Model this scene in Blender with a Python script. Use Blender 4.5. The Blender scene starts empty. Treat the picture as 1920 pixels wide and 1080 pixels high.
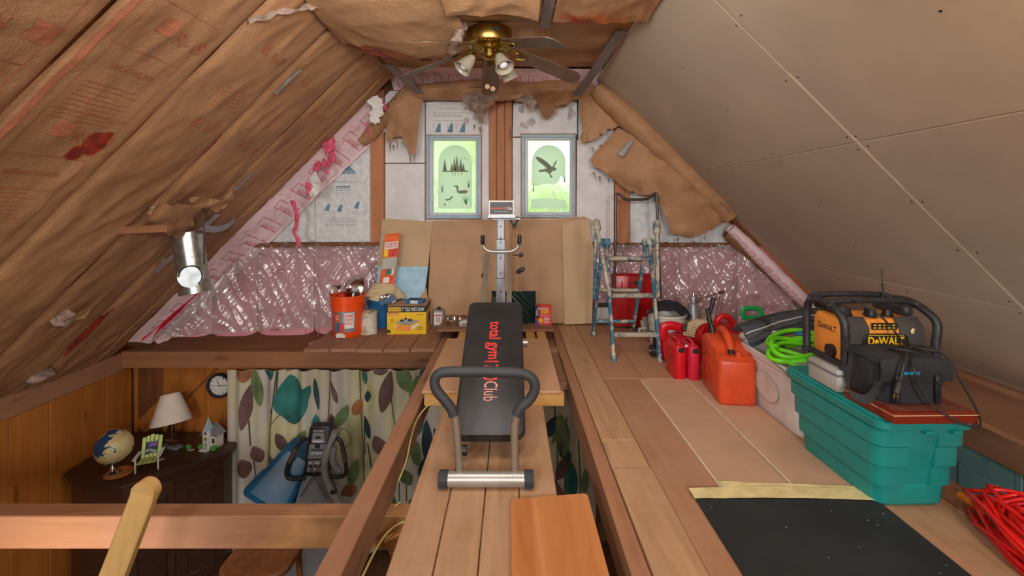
import bpy, bmesh, math, random
from mathutils import Vector, Matrix, noise
random.seed(7)
C = bpy.context.scene
COL = C.collection
R = math.radians
PI = math.pi
# ---------------------------------------------------------------- camera, world, lights, exposure
F, CX, CY, CAMH = 880.0, 960.0, 388.0, 1.17      # focal length and horizon of the photograph (1920 wide)
cam_d = bpy.data.cameras.new('camera'); cam = bpy.data.objects.new('camera', cam_d); COL.objects.link(cam)
cam_d.sensor_width = 36; cam_d.lens = F / 1920 * 36; cam_d.shift_y = (CY - 540) / 1920
cam_d.clip_start = 0.05; cam_d.clip_end = 200
cam.location = (0, 0, CAMH); cam.rotation_euler = (R(90), 0, 0)
C.camera = cam
w = bpy.data.worlds.new('sky'); C.world = w; w.use_nodes = True
bg = w.node_tree.nodes['Background']; bg.inputs[0].default_value = (0.95, 0.98, 1.0, 1); bg.inputs[1].default_value = 1.7
def light(name, kind, loc, energy, color=(1, 1, 1), size=1.0, aim=None, size_y=None):
    d = bpy.data.lights.new(name, kind); d.energy = energy; d.color = color
    if kind == 'AREA':
        d.size = size
        if size_y: d.shape = 'RECTANGLE'; d.size_y = size_y
    elif kind == 'SUN': d.angle = R(1)
    else: d.shadow_soft_size = size
    o = bpy.data.objects.new(name, d); COL.objects.link(o); o.location = loc
    if aim: o.rotation_euler = (Vector(aim) - Vector(loc)).to_track_quat('-Z', 'Y').to_euler()
    return o
light('sun', 'SUN', (0, -3, 10), 4.0, (1, 0.96, 0.88), aim=(0, 4.2, 4))
light('flash_one', 'AREA', (-1.15, -1.9, 1.55), 62, (1, 0.98, 0.95), 0.5, aim=(-0.6, 4.6, 0.9))
light('flash_two', 'AREA', (0.75, -1.9, 1.55), 62, (1, 0.98, 0.95), 0.5, aim=(0.4, 4.6, 0.9))
light('gable_fill', 'AREA', (-0.2, 1.7, 2.22), 30, (1, 0.97, 0.93), 1.2, aim=(-0.2, 4.6, 0.6))  # area light added under the ceiling to brighten the far gable
light('bulb', 'POINT', (1.28, 0.75, 1.72), 12, (1, 0.74, 0.42), 0.05)
light('lower_room_fill', 'AREA', (-1.9, 1.5, -0.55), 11, (1, 0.9, 0.76), 0.8, aim=(-2.6, 4.4, -1.1))  # unseen fill light added to lift the dim lower room
light('under_loft_fill', 'AREA', (1.9, 1.0, -0.45), 9, (1, 0.93, 0.84), 0.6, aim=(3.1, 2.6, -0.9))  # unseen fill light added below the loft to brighten the teal doors
vs = C.view_settings
vs.view_transform = 'Standard'; vs.look = 'None'; vs.gamma = 1; vs.use_curve_mapping = False
vs.exposure = 0.13
# ---------------------------------------------------------------- positions
def P(px, py, Y): return Vector(((px - CX) / F * Y, Y, CAMH - (py - CY) / F * Y))
def G(px, py, Z=0.0): return P(px, py, (CAMH - Z) * F / (py - CY))
# ---------------------------------------------------------------- mesh helpers
class MB:
    def __init__(s): s.bm = bmesh.new()
    def box(s, x0, x1, y0, y1, z0, z1, bev=0.0, M=None, seg=1):
        m = Matrix.Translation(((x0+x1)/2, (y0+y1)/2, (z0+z1)/2)) @ Matrix.Diagonal((abs(x1-x0), abs(y1-y0), abs(z1-z0), 1))
        if M is not None: m = M @ m
        r = bmesh.ops.create_cube(s.bm, size=1.0, matrix=m)
        if bev > 0:
            es = list({e for v in r['verts'] for e in v.link_edges})
            bmesh.ops.bevel(s.bm, geom=es, offset=bev, segments=seg, affect='EDGES', profile=0.5)
        return s
    def bar(s, a, b, w, t, up=(0, 0, 1), bev=0.0):
        a, b = Vector(a), Vector(b); d = (b - a); L = d.length; d.normalize()
        u = Vector(up); x = d.cross(u)
        if x.length < 1e-4: x = d.cross(Vector((1, 0, 0)))
        x.normalize(); z = x.cross(d)
        M = Matrix((x, d, z)).transposed().to_4x4(); M.translation = a
        return s.box(-w/2, w/2, 0, L, -t/2, t/2, bev, M)
    def tube(s, pts, r, n=8, closed=False, caps=True, sq=1.0):
        pts = [Vector(p) for p in pts]; N = len(pts)
        rs = r if isinstance(r, (list, tuple)) else [r] * N
        rings = []; prev = None
        for i, p in enumerate(pts):
            if closed: t = pts[(i+1) % N] - pts[i-1]
            else: t = pts[min(i+1, N-1)] - pts[max(i-1, 0)]
            if t.length < 1e-9: t = Vector((0, 0, 1))
            t.normalize()
            if prev is None:
                a = Vector((0, 0, 1)) if abs(t.z) < 0.9 else Vector((1, 0, 0))
                u = t.cross(a).normalized()
            else:
                u = prev - t * prev.dot(t)
                u = u.normalized() if u.length > 1e-6 else t.orthogonal().normalized()
            prev = u; v = t.cross(u)
            rings.append([s.bm.verts.new(p + (u * math.cos(2*PI*k/n) + v * math.sin(2*PI*k/n) * sq) * rs[i]) for k in range(n)])
        for i in range(N if closed else N - 1):
            a, b = rings[i], rings[(i+1) % N]
            for k in range(n): s.bm.faces.new((a[k], a[(k+1) % n], b[(k+1) % n], b[k]))
        if caps and not closed:
            s.bm.faces.new(rings[0][::-1]); s.bm.faces.new(rings[-1])
        return s
    def cyl(s, a, b, r, r2=None, n=20, caps=True): return s.tube([a, b], [r, r if r2 is None else r2], n, caps=caps)
    def lathe(s, prof, n=28, M=None, caps=True, sx=1.0, sy=1.0):
        rings = []
        for (r, z) in prof:
            ring = []
            for k in range(n):
                p = Vector((r*sx*math.cos(2*PI*k/n), r*sy*math.sin(2*PI*k/n), z))
                ring.append(s.bm.verts.new(M @ p if M is not None else p))
            rings.append(ring)
        for i in range(len(prof) - 1):
            a, b = rings[i], rings[i+1]
            for k in range(n): s.bm.faces.new((a[k], a[(k+1) % n], b[(k+1) % n], b[k]))
        if caps:
            if prof[0][0] > 1e-5: s.bm.faces.new(rings[0][::-1])
            if prof[-1][0] > 1e-5: s.bm.faces.new(rings[-1])
        return s
    def prism(s, pts, h0, h1, M=None, bev=0.0):
        lo = [Vector((x, y, h0)) for x, y in pts]; hi = [Vector((x, y, h1)) for x, y in pts]
        if M is not None: lo = [M @ p for p in lo]; hi = [M @ p for p in hi]
        a = [s.bm.verts.new(p) for p in lo]; b = [s.bm.verts.new(p) for p in hi]
        fs = [s.bm.faces.new(a[::-1]), s.bm.faces.new(b)]
        n = len(a)
        for k in range(n): fs.append(s.bm.faces.new((a[k], a[(k+1) % n], b[(k+1) % n], b[k])))
        if bev > 0:
            es = list({e for f in fs for e in f.edges})
            bmesh.ops.bevel(s.bm, geom=es, offset=bev, segments=2, affect='EDGES', profile=0.5)
        return s
    def grid(s, f, nu, nv, thick=0.0, closed_u=False):
        """f(u, v) -> point, u and v in 0..1; thick > 0 gives the sheet a back and edges"""
        V = [[s.bm.verts.new(f(i / nu, j / nv)) for j in range(nv + 1)] for i in range(nu if closed_u else nu + 1)]
        fs = []
        for i in range(nu):
            for j in range(nv):
                a, b = V[i], V[(i+1) % len(V)]
                fs.append(s.bm.faces.new((a[j], b[j], b[j+1], a[j+1])))
        if thick:
            bmesh.ops.recalc_face_normals(s.bm, faces=fs)
            bmesh.ops.solidify(s.bm, geom=fs, thickness=thick)
        return s
    def poly(s, pts, thick=0.0):
        vs_ = [s.bm.verts.new(p) for p in pts]; f = s.bm.faces.new(vs_)
        if thick: bmesh.ops.solidify(s.bm, geom=[f], thickness=thick)
        return s
    def loft(s, rings, caps=True):
        rr = [[s.bm.verts.new(p) for p in ring] for ring in rings]; n = len(rr[0])
        for a, b in zip(rr, rr[1:]):
            for k in range(n): s.bm.faces.new((a[k], a[(k+1) % n], b[(k+1) % n], b[k]))
        if caps: s.bm.faces.new(rr[0][::-1]); s.bm.faces.new(rr[-1])
        return s
    def blob(s, c, rx, ry, rz, amp=0.0, freq=6, sub=3, seed=0, M=None):
        r = bmesh.ops.create_icosphere(s.bm, subdivisions=sub, radius=1.0)
        for v in r['verts']:
            p = Vector(v.co); k = 1 + amp * noise.noise(p * freq + Vector((seed * 7.1, seed, 0)))
            q = Vector((p.x * rx, p.y * ry, p.z * rz)) * k
            v.co = (M @ q if M is not None else q) + Vector(c)
        return s
    def text(s, body, w, h, M, ext=0.0006, off=0.0):
        for vs_, fs in text_geo(body, off):
            bv = [s.bm.verts.new(M @ Vector((x * w, y * h, 0))) for x, y in vs_]
            for f in fs:
                try: s.bm.faces.new([bv[i] for i in f])
                except ValueError: pass
        return s
    def obj(s, name, mat, parent=None, smooth=40, loc=None, label=None, norm=True):
        if norm: bmesh.ops.recalc_face_normals(s.bm, faces=s.bm.faces)
        me = bpy.data.meshes.new(name); s.bm.to_mesh(me); s.bm.free()
        me.materials.append(mat)
        if smooth:
            me.polygons.foreach_set('use_smooth', [True] * len(me.polygons))
            me.set_sharp_from_angle(angle=R(smooth))
        o = bpy.data.objects.new(name, me); COL.objects.link(o)
        if parent is not None: o.parent = parent
        if loc is not None: o.location = loc
        if label: o['label'] = label
        return o
_tg = {}
def text_geo(body, off=0.0):
    """letters as flat outlines, fitted to a unit box centred on 0"""
    k = (body, off)
    if k not in _tg:
        cu = bpy.data.curves.new('t', 'FONT'); cu.body = body; cu.resolution_u = 2; cu.offset = off
        o = bpy.data.objects.new('t', cu); COL.objects.link(o)
        dg = bpy.context.evaluated_depsgraph_get(); dg.update()
        me = bpy.data.meshes.new_from_object(o.evaluated_get(dg))
        bpy.data.objects.remove(o); bpy.data.curves.remove(cu)
        co = [v.co.copy() for v in me.vertices]
        x0 = min(c.x for c in co); x1 = max(c.x for c in co); y0 = min(c.y for c in co); y1 = max(c.y for c in co)
        vs_ = [((c.x - (x0+x1)/2) / (x1-x0), (c.y - (y0+y1)/2) / (y1-y0)) for c in co]
        fs = [list(p.vertices) for p in me.polygons]
        bpy.data.meshes.remove(me)
        _tg[k] = [(vs_, fs)]
    return _tg[k]
def frame(o, x, y):
    """matrix whose local X, Y run along x and y from origin o (Z faces out)"""
    x = Vector(x).normalized(); y = Vector(y).normalized(); z = x.cross(y)
    M = Matrix((x, y, z)).transposed().to_4x4(); M.translation = Vector(o); return M
def thing(name, label, cat, loc=(0, 0, 0), rz=0.0, group=None):
    o = bpy.data.objects.new(name, None); COL.objects.link(o); o.empty_display_size = 0.05
    o.location = loc; o.rotation_euler = (0, 0, R(rz)); o['label'] = label; o['category'] = cat
    if group: o['group'] = group
    return o
def tag(o, label, cat, group=None):
    o['label'] = label; o['category'] = cat
    if group: o['group'] = group
    return o
def struct(name, label=None):
    o = bpy.data.objects.new(name, None); COL.objects.link(o); o['kind'] = 'structure'
    o['label'] = label or name; return o
def copy_tree(o, parent=None):
    c = o.copy(); COL.objects.link(c); c.parent = parent
    for ch in list(o.children): copy_tree(ch, c)
    return c
def n3(x, y, z=0.0): return noise.noise(Vector((x, y, z)))
def ridge(x, y, z=0.0): return 1 - abs(noise.noise(Vector((x, y, z)))) * 2
def arc(c, r, a0, a1, n, ax=(1, 0, 0), ay=(0, 0, 1)):
    c, ax, ay = Vector(c), Vector(ax), Vector(ay)
    return [c + ax * (r * math.cos(R(a0 + (a1-a0)*i/n))) + ay * (r * math.sin(R(a0 + (a1-a0)*i/n))) for i in range(n + 1)]
def smooth_path(pts, n=6):
    pts = [Vector(p) for p in pts]; out = []
    for i in range(len(pts) - 1):
        p0 = pts[max(i-1, 0)]; p1 = pts[i]; p2 = pts[i+1]; p3 = pts[min(i+2, len(pts)-1)]
        for k in range(n):
            t = k / n
            out.append(0.5 * ((2*p1) + (p2-p0)*t + (2*p0-5*p1+4*p2-p3)*t*t + (3*p1-p0-3*p2+p3)*t**3))
    out.append(pts[-1]); return out
# ---------------------------------------------------------------- materials
def lin(c):
    return tuple(((v/255) / 12.92 if v/255 <= 0.04045 else ((v/255 + 0.055) / 1.055) ** 2.4) for v in c) + (1,)
def _new(name):
    m = bpy.data.materials.new(name); m.use_nodes = True; nt = m.node_tree
    return m, nt, nt.nodes, nt.links, nt.nodes['Principled BSDF']
def _coord(nt, scale=(1, 1, 1), rot=(0, 0, 0)):
    tc = nt.nodes.new('ShaderNodeTexCoord'); mp = nt.nodes.new('ShaderNodeMapping')
    mp.inputs['Scale'].default_value = scale; mp.inputs['Rotation'].default_value = rot
    nt.links.new(tc.outputs['Object'], mp.inputs['Vector'])
    oi = nt.nodes.new('ShaderNodeObjectInfo'); ad = nt.nodes.new('ShaderNodeVectorMath'); ad.operation = 'ADD'
    ml = nt.nodes.new('ShaderNodeMath'); ml.operation = 'MULTIPLY'; ml.inputs[1].default_value = 37.0
    nt.links.new(oi.outputs['Random'], ml.inputs[0])
    nt.links.new(mp.outputs[0], ad.inputs[0]); nt.links.new(ml.outputs[0], ad.inputs[1])
    return ad.outputs[0]
def _noise(nt, vec, scale, detail=3, rough=0.6, dist=0.0):
    n = nt.nodes.new('ShaderNodeTexNoise'); n.inputs['Scale'].default_value = scale; n.inputs['Detail'].default_value = detail
    n.inputs['Roughness'].default_value = rough; n.inputs['Distortion'].default_value = dist
    nt.links.new(vec, n.inputs['Vector']); return n.outputs['Fac']
def _ramp(nt, fac, stops):
    r = nt.nodes.new('ShaderNodeValToRGB'); cr = r.color_ramp
    while len(cr.elements) < len(stops): cr.elements.new(0.5)
    for e, (p, c) in zip(cr.elements, stops): e.position = p; e.color = c
    nt.links.new(fac, r.inputs[0]); return r.outputs[0]
def _mix(nt, fac, a, b, mode='MIX'):
    m = nt.nodes.new('ShaderNodeMix'); m.data_type = 'RGBA'; m.blend_type = mode
    for s_, v in ((0, fac), (6, a), (7, b)):
        if hasattr(v, 'links') or hasattr(v, 'is_linked'): nt.links.new(v, m.inputs[s_])
        else: m.inputs[s_].default_value = v
    return m.outputs[2]
def _bump(nt, b, h, strength, dist=0.01):
    n = nt.nodes.new('ShaderNodeBump'); n.inputs['Strength'].default_value = strength; n.inputs['Distance'].default_value = dist
    nt.links.new(h, n.inputs['Height']); nt.links.new(n.outputs[0], b.inputs['Normal'])
def plain(name, c, rough=0.5, metal=0.0, var=0.10, scale=9, bump=0.0, bscale=40, spec=0.5, emit=0.0):
    m, nt, N, L, b = _new(name)
    v = _coord(nt); f = _noise(nt, v, scale, 4)
    a = lin([x * (1 - var) for x in c]); d = lin([min(255, x * (1 + var)) for x in c])
    L.new(_ramp(nt, f, [(0.3, a), (0.7, d)]), b.inputs['Base Color'])
    b.inputs['Roughness'].default_value = rough; b.inputs['Metallic'].default_value = metal
    b.inputs['Specular IOR Level'].default_value = spec
    if bump: _bump(nt, b, _noise(nt, v, bscale, 3), bump)
    if emit:
        b.inputs['Emission Color'].default_value = lin(c); b.inputs['Emission Strength'].default_value = emit
    return m
def wood(name, c1, c2, axis='Y', rough=0.65, dust=None, knots=True, k=1.0, bump=0.25):
    m, nt, N, L, b = _new(name)
    st = {'X': (0.7, 9, 9), 'Y': (9, 0.7, 9), 'Z': (9, 9, 0.7)}[axis]
    v = _coord(nt, tuple(x * k for x in st))
    f = _noise(nt, v, 1.6, 5, 0.62, 0.8)
    col = _ramp(nt, f, [(0.25, lin(c1)), (0.5, lin([(p+q)/2 for p, q in zip(c1, c2)])), (0.75, lin(c2))])
    if knots:
        vo = nt.nodes.new('ShaderNodeTexVoronoi'); vo.inputs['Scale'].default_value = 1.0
        st2 = {'X': (1.3, 6, 6), 'Y': (6, 1.3, 6), 'Z': (6, 6, 1.3)}[axis]
        L.new(_coord(nt, st2), vo.inputs['Vector'])
        kf = _ramp(nt, vo.outputs['Distance'], [(0.04, (1, 1, 1, 1)), (0.16, (0, 0, 0, 1))])
        bw = nt.nodes.new('ShaderNodeMath'); bw.operation = 'MULTIPLY'; bw.inputs[1].default_value = 0.7
        L.new(kf, bw.inputs[0])
        col = _mix(nt, bw.outputs[0], col, lin([x * 0.55 for x in c1]))
    oi = nt.nodes.new('ShaderNodeObjectInfo'); mr = nt.nodes.new('ShaderNodeMapRange')
    mr.inputs['To Min'].default_value = 0.86; mr.inputs['To Max'].default_value = 1.12
    L.new(oi.outputs['Random'], mr.inputs['Value'])
    cb = nt.nodes.new('ShaderNodeCombineColor')
    for i in range(3): L.new(mr.outputs[0], cb.inputs[i])
    col = _mix(nt, 1.0, col, cb.outputs[0], 'MULTIPLY')
    if dust:
        d = _ramp(nt, _noise(nt, _coord(nt), 3.2, 5, 0.65), [(0.35, (0, 0, 0, 1)), (0.75, (1, 1, 1, 1))])
        col = _mix(nt, d, col, lin(dust))
    L.new(col, b.inputs['Base Color']); b.inputs['Roughness'].default_value = rough
    _bump(nt, b, f, bump, 0.004)
    return m
def paper(name, c, rough=0.55, crinkle=0.5, blotch=0.12):
    m, nt, N, L, b = _new(name)
    v = _coord(nt)
    big = _noise(nt, v, 2.2, 4, 0.6); fine = _noise(nt, v, 60, 3, 0.7)
    a = lin([x * (1 - blotch) for x in c]); d = lin([min(255, x * (1 + blotch)) for x in c])
    col = _mix(nt, 0.25, _ramp(nt, big, [(0.3, a), (0.7, d)]), _ramp(nt, fine, [(0.3, a), (0.7, d)]))
    L.new(col, b.inputs['Base Color']); b.inputs['Roughness'].default_value = rough
    b.inputs['Specular IOR Level'].default_value = 0.35
    _bump(nt, b, _mix(nt, 0.4, _noise(nt, v, 9, 6, 0.7, 1.5), fine), crinkle, 0.012)
    return m
M = {}
M['kraft'] = paper('kraft paper', (174, 130, 94), 0.55, 0.7)
M['kraft_pale'] = paper('pale kraft paper', (192, 150, 110), 0.6, 0.7)
M['kraft_dark'] = paper('old kraft paper', (140, 98, 64), 0.6)
M['stain'] = plain('red stain', (140, 48, 34), 0.5, var=0.3, scale=20)
M['stain_orange'] = plain('rust stain', (150, 82, 38), 0.55, var=0.25, scale=14)
M['print_red'] = plain('red print on kraft', (180, 112, 82), 0.6, var=0.10, scale=25)
M['pinkwrap'] = paper('pink poly wrap', (240, 212, 216), 0.35, 0.6, 0.06)
M['wallbatt'] = paper('pink batt facing', (232, 158, 170), 0.5, 0.4, 0.12)
M['pink_print'] = plain('crimson print', (206, 96, 114), 0.5, var=0.1)
M['pinkfiber'] = plain('pink fibreglass', (226, 92, 122), 0.95, var=0.18, scale=12, bump=0.8, bscale=70)
M['grayfiber'] = plain('dirty fibreglass', (150, 128, 116), 0.95, var=0.3, scale=14, bump=0.9, bscale=60)
M['foam'] = plain('white foam board', (224, 222, 222), 0.55, var=0.05, scale=5, bump=0.15)
M['foil'] = plain('foil faced foam board', (222, 225, 227), 0.35, 0.0, var=0.07, scale=18, bump=0.25, bscale=60)
M['ink_blue'] = plain('blue ink', (92, 140, 166), 0.6, var=0.15)
M['ink_grey'] = plain('grey ink', (150, 152, 156), 0.6)
M['ink_black'] = plain('black ink', (26, 24, 24), 0.6)
M['drywall'] = plain('drywall paper', (188, 169, 149), 0.72, var=0.045, scale=1.6, spec=0.3)
M['gypsum'] = plain('gypsum edge', (232, 214, 190), 0.85, var=0.05)
M['stud'] = wood('stud pine', (168, 106, 68), (202, 140, 98), 'Z', dust=None)
M['beamX'] = wood('beam wood along x', (138, 88, 58), (176, 122, 80), 'X', dust=(152, 104, 78))
M['yellowX'] = wood('fresh yellow pine', (196, 140, 74), (222, 172, 102), 'X')
M['beamY'] = wood('joist wood along y', (136, 90, 62), (172, 122, 86), 'Y', dust=(166, 120, 94))
M['plankY'] = wood('dusty floor plank', (150, 110, 76), (202, 160, 118), 'Y', dust=(188, 148, 116), bump=0.5)
M['deckY'] = wood('brown decking', (136, 92, 66), (170, 120, 88), 'Y', dust=(160, 118, 92))
M['ply'] = wood('plywood', (186, 142, 104), (206, 162, 122), 'X', knots=False, dust=(196, 148, 118))
M['floorply'] = wood('loft floor sheet', (164, 116, 82), (188, 138, 104), 'Y', knots=False, dust=(178, 136, 108))
M['panelback'] = plain('hardboard back', (190, 152, 124), 0.75, var=0.05, scale=3)
M['laminate'] = wood('cinnamon laminate', (182, 108, 54), (218, 146, 88), 'Y', 0.4, knots=False, bump=0.05)
M['palewood'] = wood('pale new lumber', (196, 152, 90), (216, 176, 112), 'Z')
M['pinewall'] = wood('amber pine board', (158, 92, 34), (190, 120, 52), 'Z', 0.45, k=0.8)
M['pinedark'] = wood('dark rough board', (96, 56, 28), (140, 84, 42), 'Z', 0.6)
M['darkwood'] = wood('dark walnut', (58, 36, 26), (82, 52, 38), 'X', 0.35, knots=False, bump=0.1)
M['cherry'] = wood('cherry red board', (104, 30, 18), (134, 44, 24), 'X', 0.3, knots=False, bump=0.05)
M['bladewood'] = wood('dark fan blade', (92, 70, 58), (122, 96, 80), 'Y', 0.5, knots=False, bump=0.05)
M['print_o'] = plain('orange package print', (226, 96, 34), 0.3, var=0.1)
M['leaf_plum'] = plain('purple print', (110, 60, 140), 0.5)
M['palewood2'] = wood('ash shaft', (150, 108, 76), (178, 136, 100), 'Z', knots=False)
M['cordblack2'] = plain('dark steel tube', (84, 78, 74), 0.35, 0.6)
M['fabric2'] = plain('dark grey bag cloth', (66, 70, 78), 0.7, var=0.12)
M['greycloth'] = plain('dull green cloth', (128, 134, 118), 0.9, var=0.1)
M['redgrey'] = plain('dusty cherry top', (112, 60, 48), 0.7, var=0.2, scale=30)
M['darkgrey'] = plain('dark grey panel', (66, 64, 62), 0.6, var=0.08)
M['rubber2'] = plain('scuffed black rubber', (40, 40, 44), 0.5, var=0.35, scale=40)
M['limechair'] = plain('lime green paint', (186, 206, 120), 0.5)
M['green2'] = plain('leaf green paint', (70, 150, 50), 0.6, var=0.15)
M['taupe2'] = plain('grey plastic arm', (128, 126, 124), 0.4)
M['leaf_plum2'] = plain('dark plum leaf print', (98, 56, 66), 0.8)
M['soot'] = plain('sooty smudge', (186, 178, 176), 0.9, var=0.2)
M['lath'] = wood('weathered grey lath', (118, 106, 104), (150, 138, 136), 'Y', 0.7, knots=False)
M['cardboard'] = plain('brown cardboard', (186, 148, 114), 0.75, var=0.05, scale=2.5)
M['cardpale'] = plain('pale cardboard', (196, 166, 130), 0.75, var=0.04, scale=2.5)
M['paleblue'] = plain('pale blue board', (168, 208, 228), 0.6, var=0.06)
M['bluegrey'] = plain('blue grey painted frame', (160, 186, 200), 0.5, var=0.06)
M['sash'] = plain('grey vinyl sash', (196, 198, 208), 0.4, var=0.03)
M['brass'] = plain('polished brass', (176, 146, 74), 0.3, 1.0, var=0.08)
M['chrome'] = plain('chrome', (200, 196, 190), 0.16, 1.0, var=0.05)
M['steel'] = plain('galvanised steel', (178, 184, 184), 0.3, 0.9, var=0.12, scale=16)
M['greymetal'] = plain('grey painted metal', (150, 152, 160), 0.4, 0.5, var=0.06)
M['taupe'] = plain('taupe painted tube', (140, 128, 112), 0.4, 0.3, var=0.04)
M['silver'] = plain('silver painted tube', (176, 172, 164), 0.35, 0.6, var=0.05)
M['black'] = plain('black plastic', (32, 32, 34), 0.45, var=0.15)
M['rubber'] = plain('dark foam rubber', (52, 54, 58), 0.6, var=0.1)
M['vinyl'] = plain('black vinyl pad', (44, 43, 44), 0.42, var=0.16, scale=5, bump=0.08)
M['fabric'] = plain('black nylon fabric', (36, 38, 42), 0.8, var=0.2, bump=0.3, bscale=90)
M['grey'] = plain('mid grey plastic', (112, 116, 122), 0.45, var=0.06)
M['palegrey'] = plain('pale grey plastic', (176, 174, 168), 0.5, var=0.05)
M['orange'] = plain('orange plastic bucket', (240, 84, 26), 0.35, var=0.04)
M['yellowbox'] = plain('yellow carton', (238, 190, 24), 0.5, var=0.03)
M['white'] = plain('white', (226, 224, 218), 0.5, var=0.04)
M['offwhite'] = plain('old white plastic', (206, 202, 192), 0.5, var=0.06)
M['blue'] = plain('blue plastic bucket', (40, 108, 158), 0.4, var=0.08)
M['darkblue'] = plain('blue bin plastic', (20, 84, 122), 0.35, var=0.1)
M['red'] = plain('red plastic', (206, 20, 34), 0.32, var=0.06)
M['redfade'] = plain('faded red plastic', (196, 30, 56), 0.38, var=0.08)
M['redorange'] = plain('orange red plastic can', (206, 74, 36), 0.38, var=0.07)
M['redpaint'] = plain('red painted steel', (178, 22, 22), 0.3, 0.1, var=0.06)
M['redprint'] = plain('bright red print', (226, 62, 56), 0.55)
M['pinkprint'] = plain('pale pink print', (226, 150, 140), 0.55)
M['teal'] = plain('teal plastic tote', (24, 138, 132), 0.4, var=0.05)
M['clear'] = plain('cloudy white tote', (214, 206, 202), 0.4, var=0.06, scale=5)
M['green'] = plain('green plastic', (20, 150, 76), 0.4, var=0.06)
M['lime'] = plain('lime green hose', (110, 214, 32), 0.35, var=0.05)
M['darkgreen'] = plain('dark green plastic', (18, 48, 44), 0.35, var=0.12)
M['dewalt'] = plain('orange yellow plastic', (238, 150, 62), 0.45, var=0.05)
M['yellow'] = plain('yellow print', (248, 186, 20), 0.5)
M['cyan'] = plain('cyan print', (40, 170, 214), 0.5)
M['cream'] = plain('cream tape', (222, 206, 150), 0.6, var=0.08, scale=14)
M['mat'] = plain('black rubber mat', (33, 37, 39), 0.75, var=0.18, scale=5, bump=0.1)
M['cloth'] = plain('beige drop cloth', (206, 186, 148), 0.9, var=0.06, bump=0.4, bscale=60)
M['shade'] = plain('cream lamp shade', (222, 208, 196), 0.8, var=0.03)
M['frost'] = plain('frosted glass shade', (172, 162, 142), 0.25, var=0.05)
M['bulb'] = plain('white bulb', (236, 240, 244), 0.3)
M['tealdoor'] = plain('teal painted door', (112, 158, 160), 0.45, var=0.04)
M['cable'] = plain('yellow cable', (206, 184, 112), 0.5)
M['cordred'] = plain('red extension cord', (214, 24, 24), 0.35, var=0.06)
M['cordblack'] = plain('black cord', (44, 44, 44), 0.45)
M['orangepole'] = plain('orange pole', (226, 126, 44), 0.4)
M['floor_low'] = wood('downstairs floor', (84, 54, 34), (112, 74, 48), 'Y', 0.5)
M['leaf_teal'] = plain('teal leaf print', (44, 112, 106), 0.8, var=0.25, scale=4)
M['leaf_green'] = plain('olive leaf print', (96, 116, 76), 0.8, var=0.3, scale=4)
M['leaf_dark'] = plain('slate leaf print', (44, 66, 76), 0.8, var=0.25, scale=4)
M['leaf_brown'] = plain('plum leaf print', (106, 78, 76), 0.8, var=0.2, scale=4)
M['leaf_rust'] = plain('rust leaf print', (160, 108, 72), 0.8, var=0.2, scale=4)
M['stem'] = plain('stem print', (78, 76, 54), 0.8)
M['etchgreen'] = plain('green paint on glass', (70, 140, 104), 0.6)
M['etchdark'] = plain('grey green paint on glass', (118, 130, 104), 0.6)
M['foliage'] = plain('sunlit leaves', (150, 186, 66), 0.6, var=0.3, scale=3)
M['lawn'] = plain('lawn', (90, 140, 40), 0.9, var=0.3, scale=2)
M['bark'] = plain('bark', (80, 66, 50), 0.9, var=0.2)
def curtain_mat():
    m, nt, N, L, b = _new('watercolour curtain cloth')
    v = _coord(nt, (1, 1, 0.45))
    f = _noise(nt, v, 2.6, 3, 0.55)
    col = _ramp(nt, f, [(0.28, lin((178, 172, 104))), (0.42, lin((204, 198, 160))), (0.56, lin((196, 190, 178))), (0.72, lin((176, 164, 164)))])
    L.new(col, b.inputs['Base Color']); b.inputs['Roughness'].default_value = 0.75
    _bump(nt, b, _noise(nt, _coord(nt, (1, 1, 0.05)), 60, 2), 0.15, 0.003)
    return m
M['curtain'] = curtain_mat()
def paint_mat(name, base, spots):
    m, nt, N, L, b = _new(name)
    f = _noise(nt, _coord(nt), 24, 6, 0.75)
    g = _noise(nt, _coord(nt), 7, 4, 0.7)
    mul = nt.nodes.new('ShaderNodeMath'); mul.operation = 'ADD'; L.new(f, mul.inputs[0]); L.new(g, mul.inputs[1])
    col = _ramp(nt, mul.outputs[0], [(0.0, lin(base)), (0.0, lin(base))])
    r = nt.nodes.new('ShaderNodeMapRange'); r.inputs['From Min'].default_value = 1.0; r.inputs['From Max'].default_value = 1.12
    L.new(mul.outputs[0], r.inputs['Value'])
    L.new(_mix(nt, r.outputs[0], lin(base), lin(spots)), b.inputs['Base Color'])
    b.inputs['Roughness'].default_value = 0.55
    _bump(nt, b, f, 0.3, 0.004)
    return m
M['ladder'] = paint_mat('blue paint with white drips', (58, 112, 142), (196, 186, 168))
M['ladder_white'] = paint_mat('white drips over blue paint', (176, 166, 148), (84, 104, 112))
M['cancrust'] = paint_mat('paint crusted can', (216, 208, 190), (176, 156, 120))
def globe_mat():
    m, nt, N, L, b = _new('printed globe')
    f = _noise(nt, _coord(nt), 7.0, 6, 0.55, 0.3)
    L.new(_ramp(nt, f, [(0.485, lin((28, 62, 104))), (0.505, lin((206, 190, 140))), (0.7, lin((190, 160, 110)))]), b.inputs['Base Color'])
    b.inputs['Roughness'].default_value = 0.35
    return m
M['globe'] = globe_mat()
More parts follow.
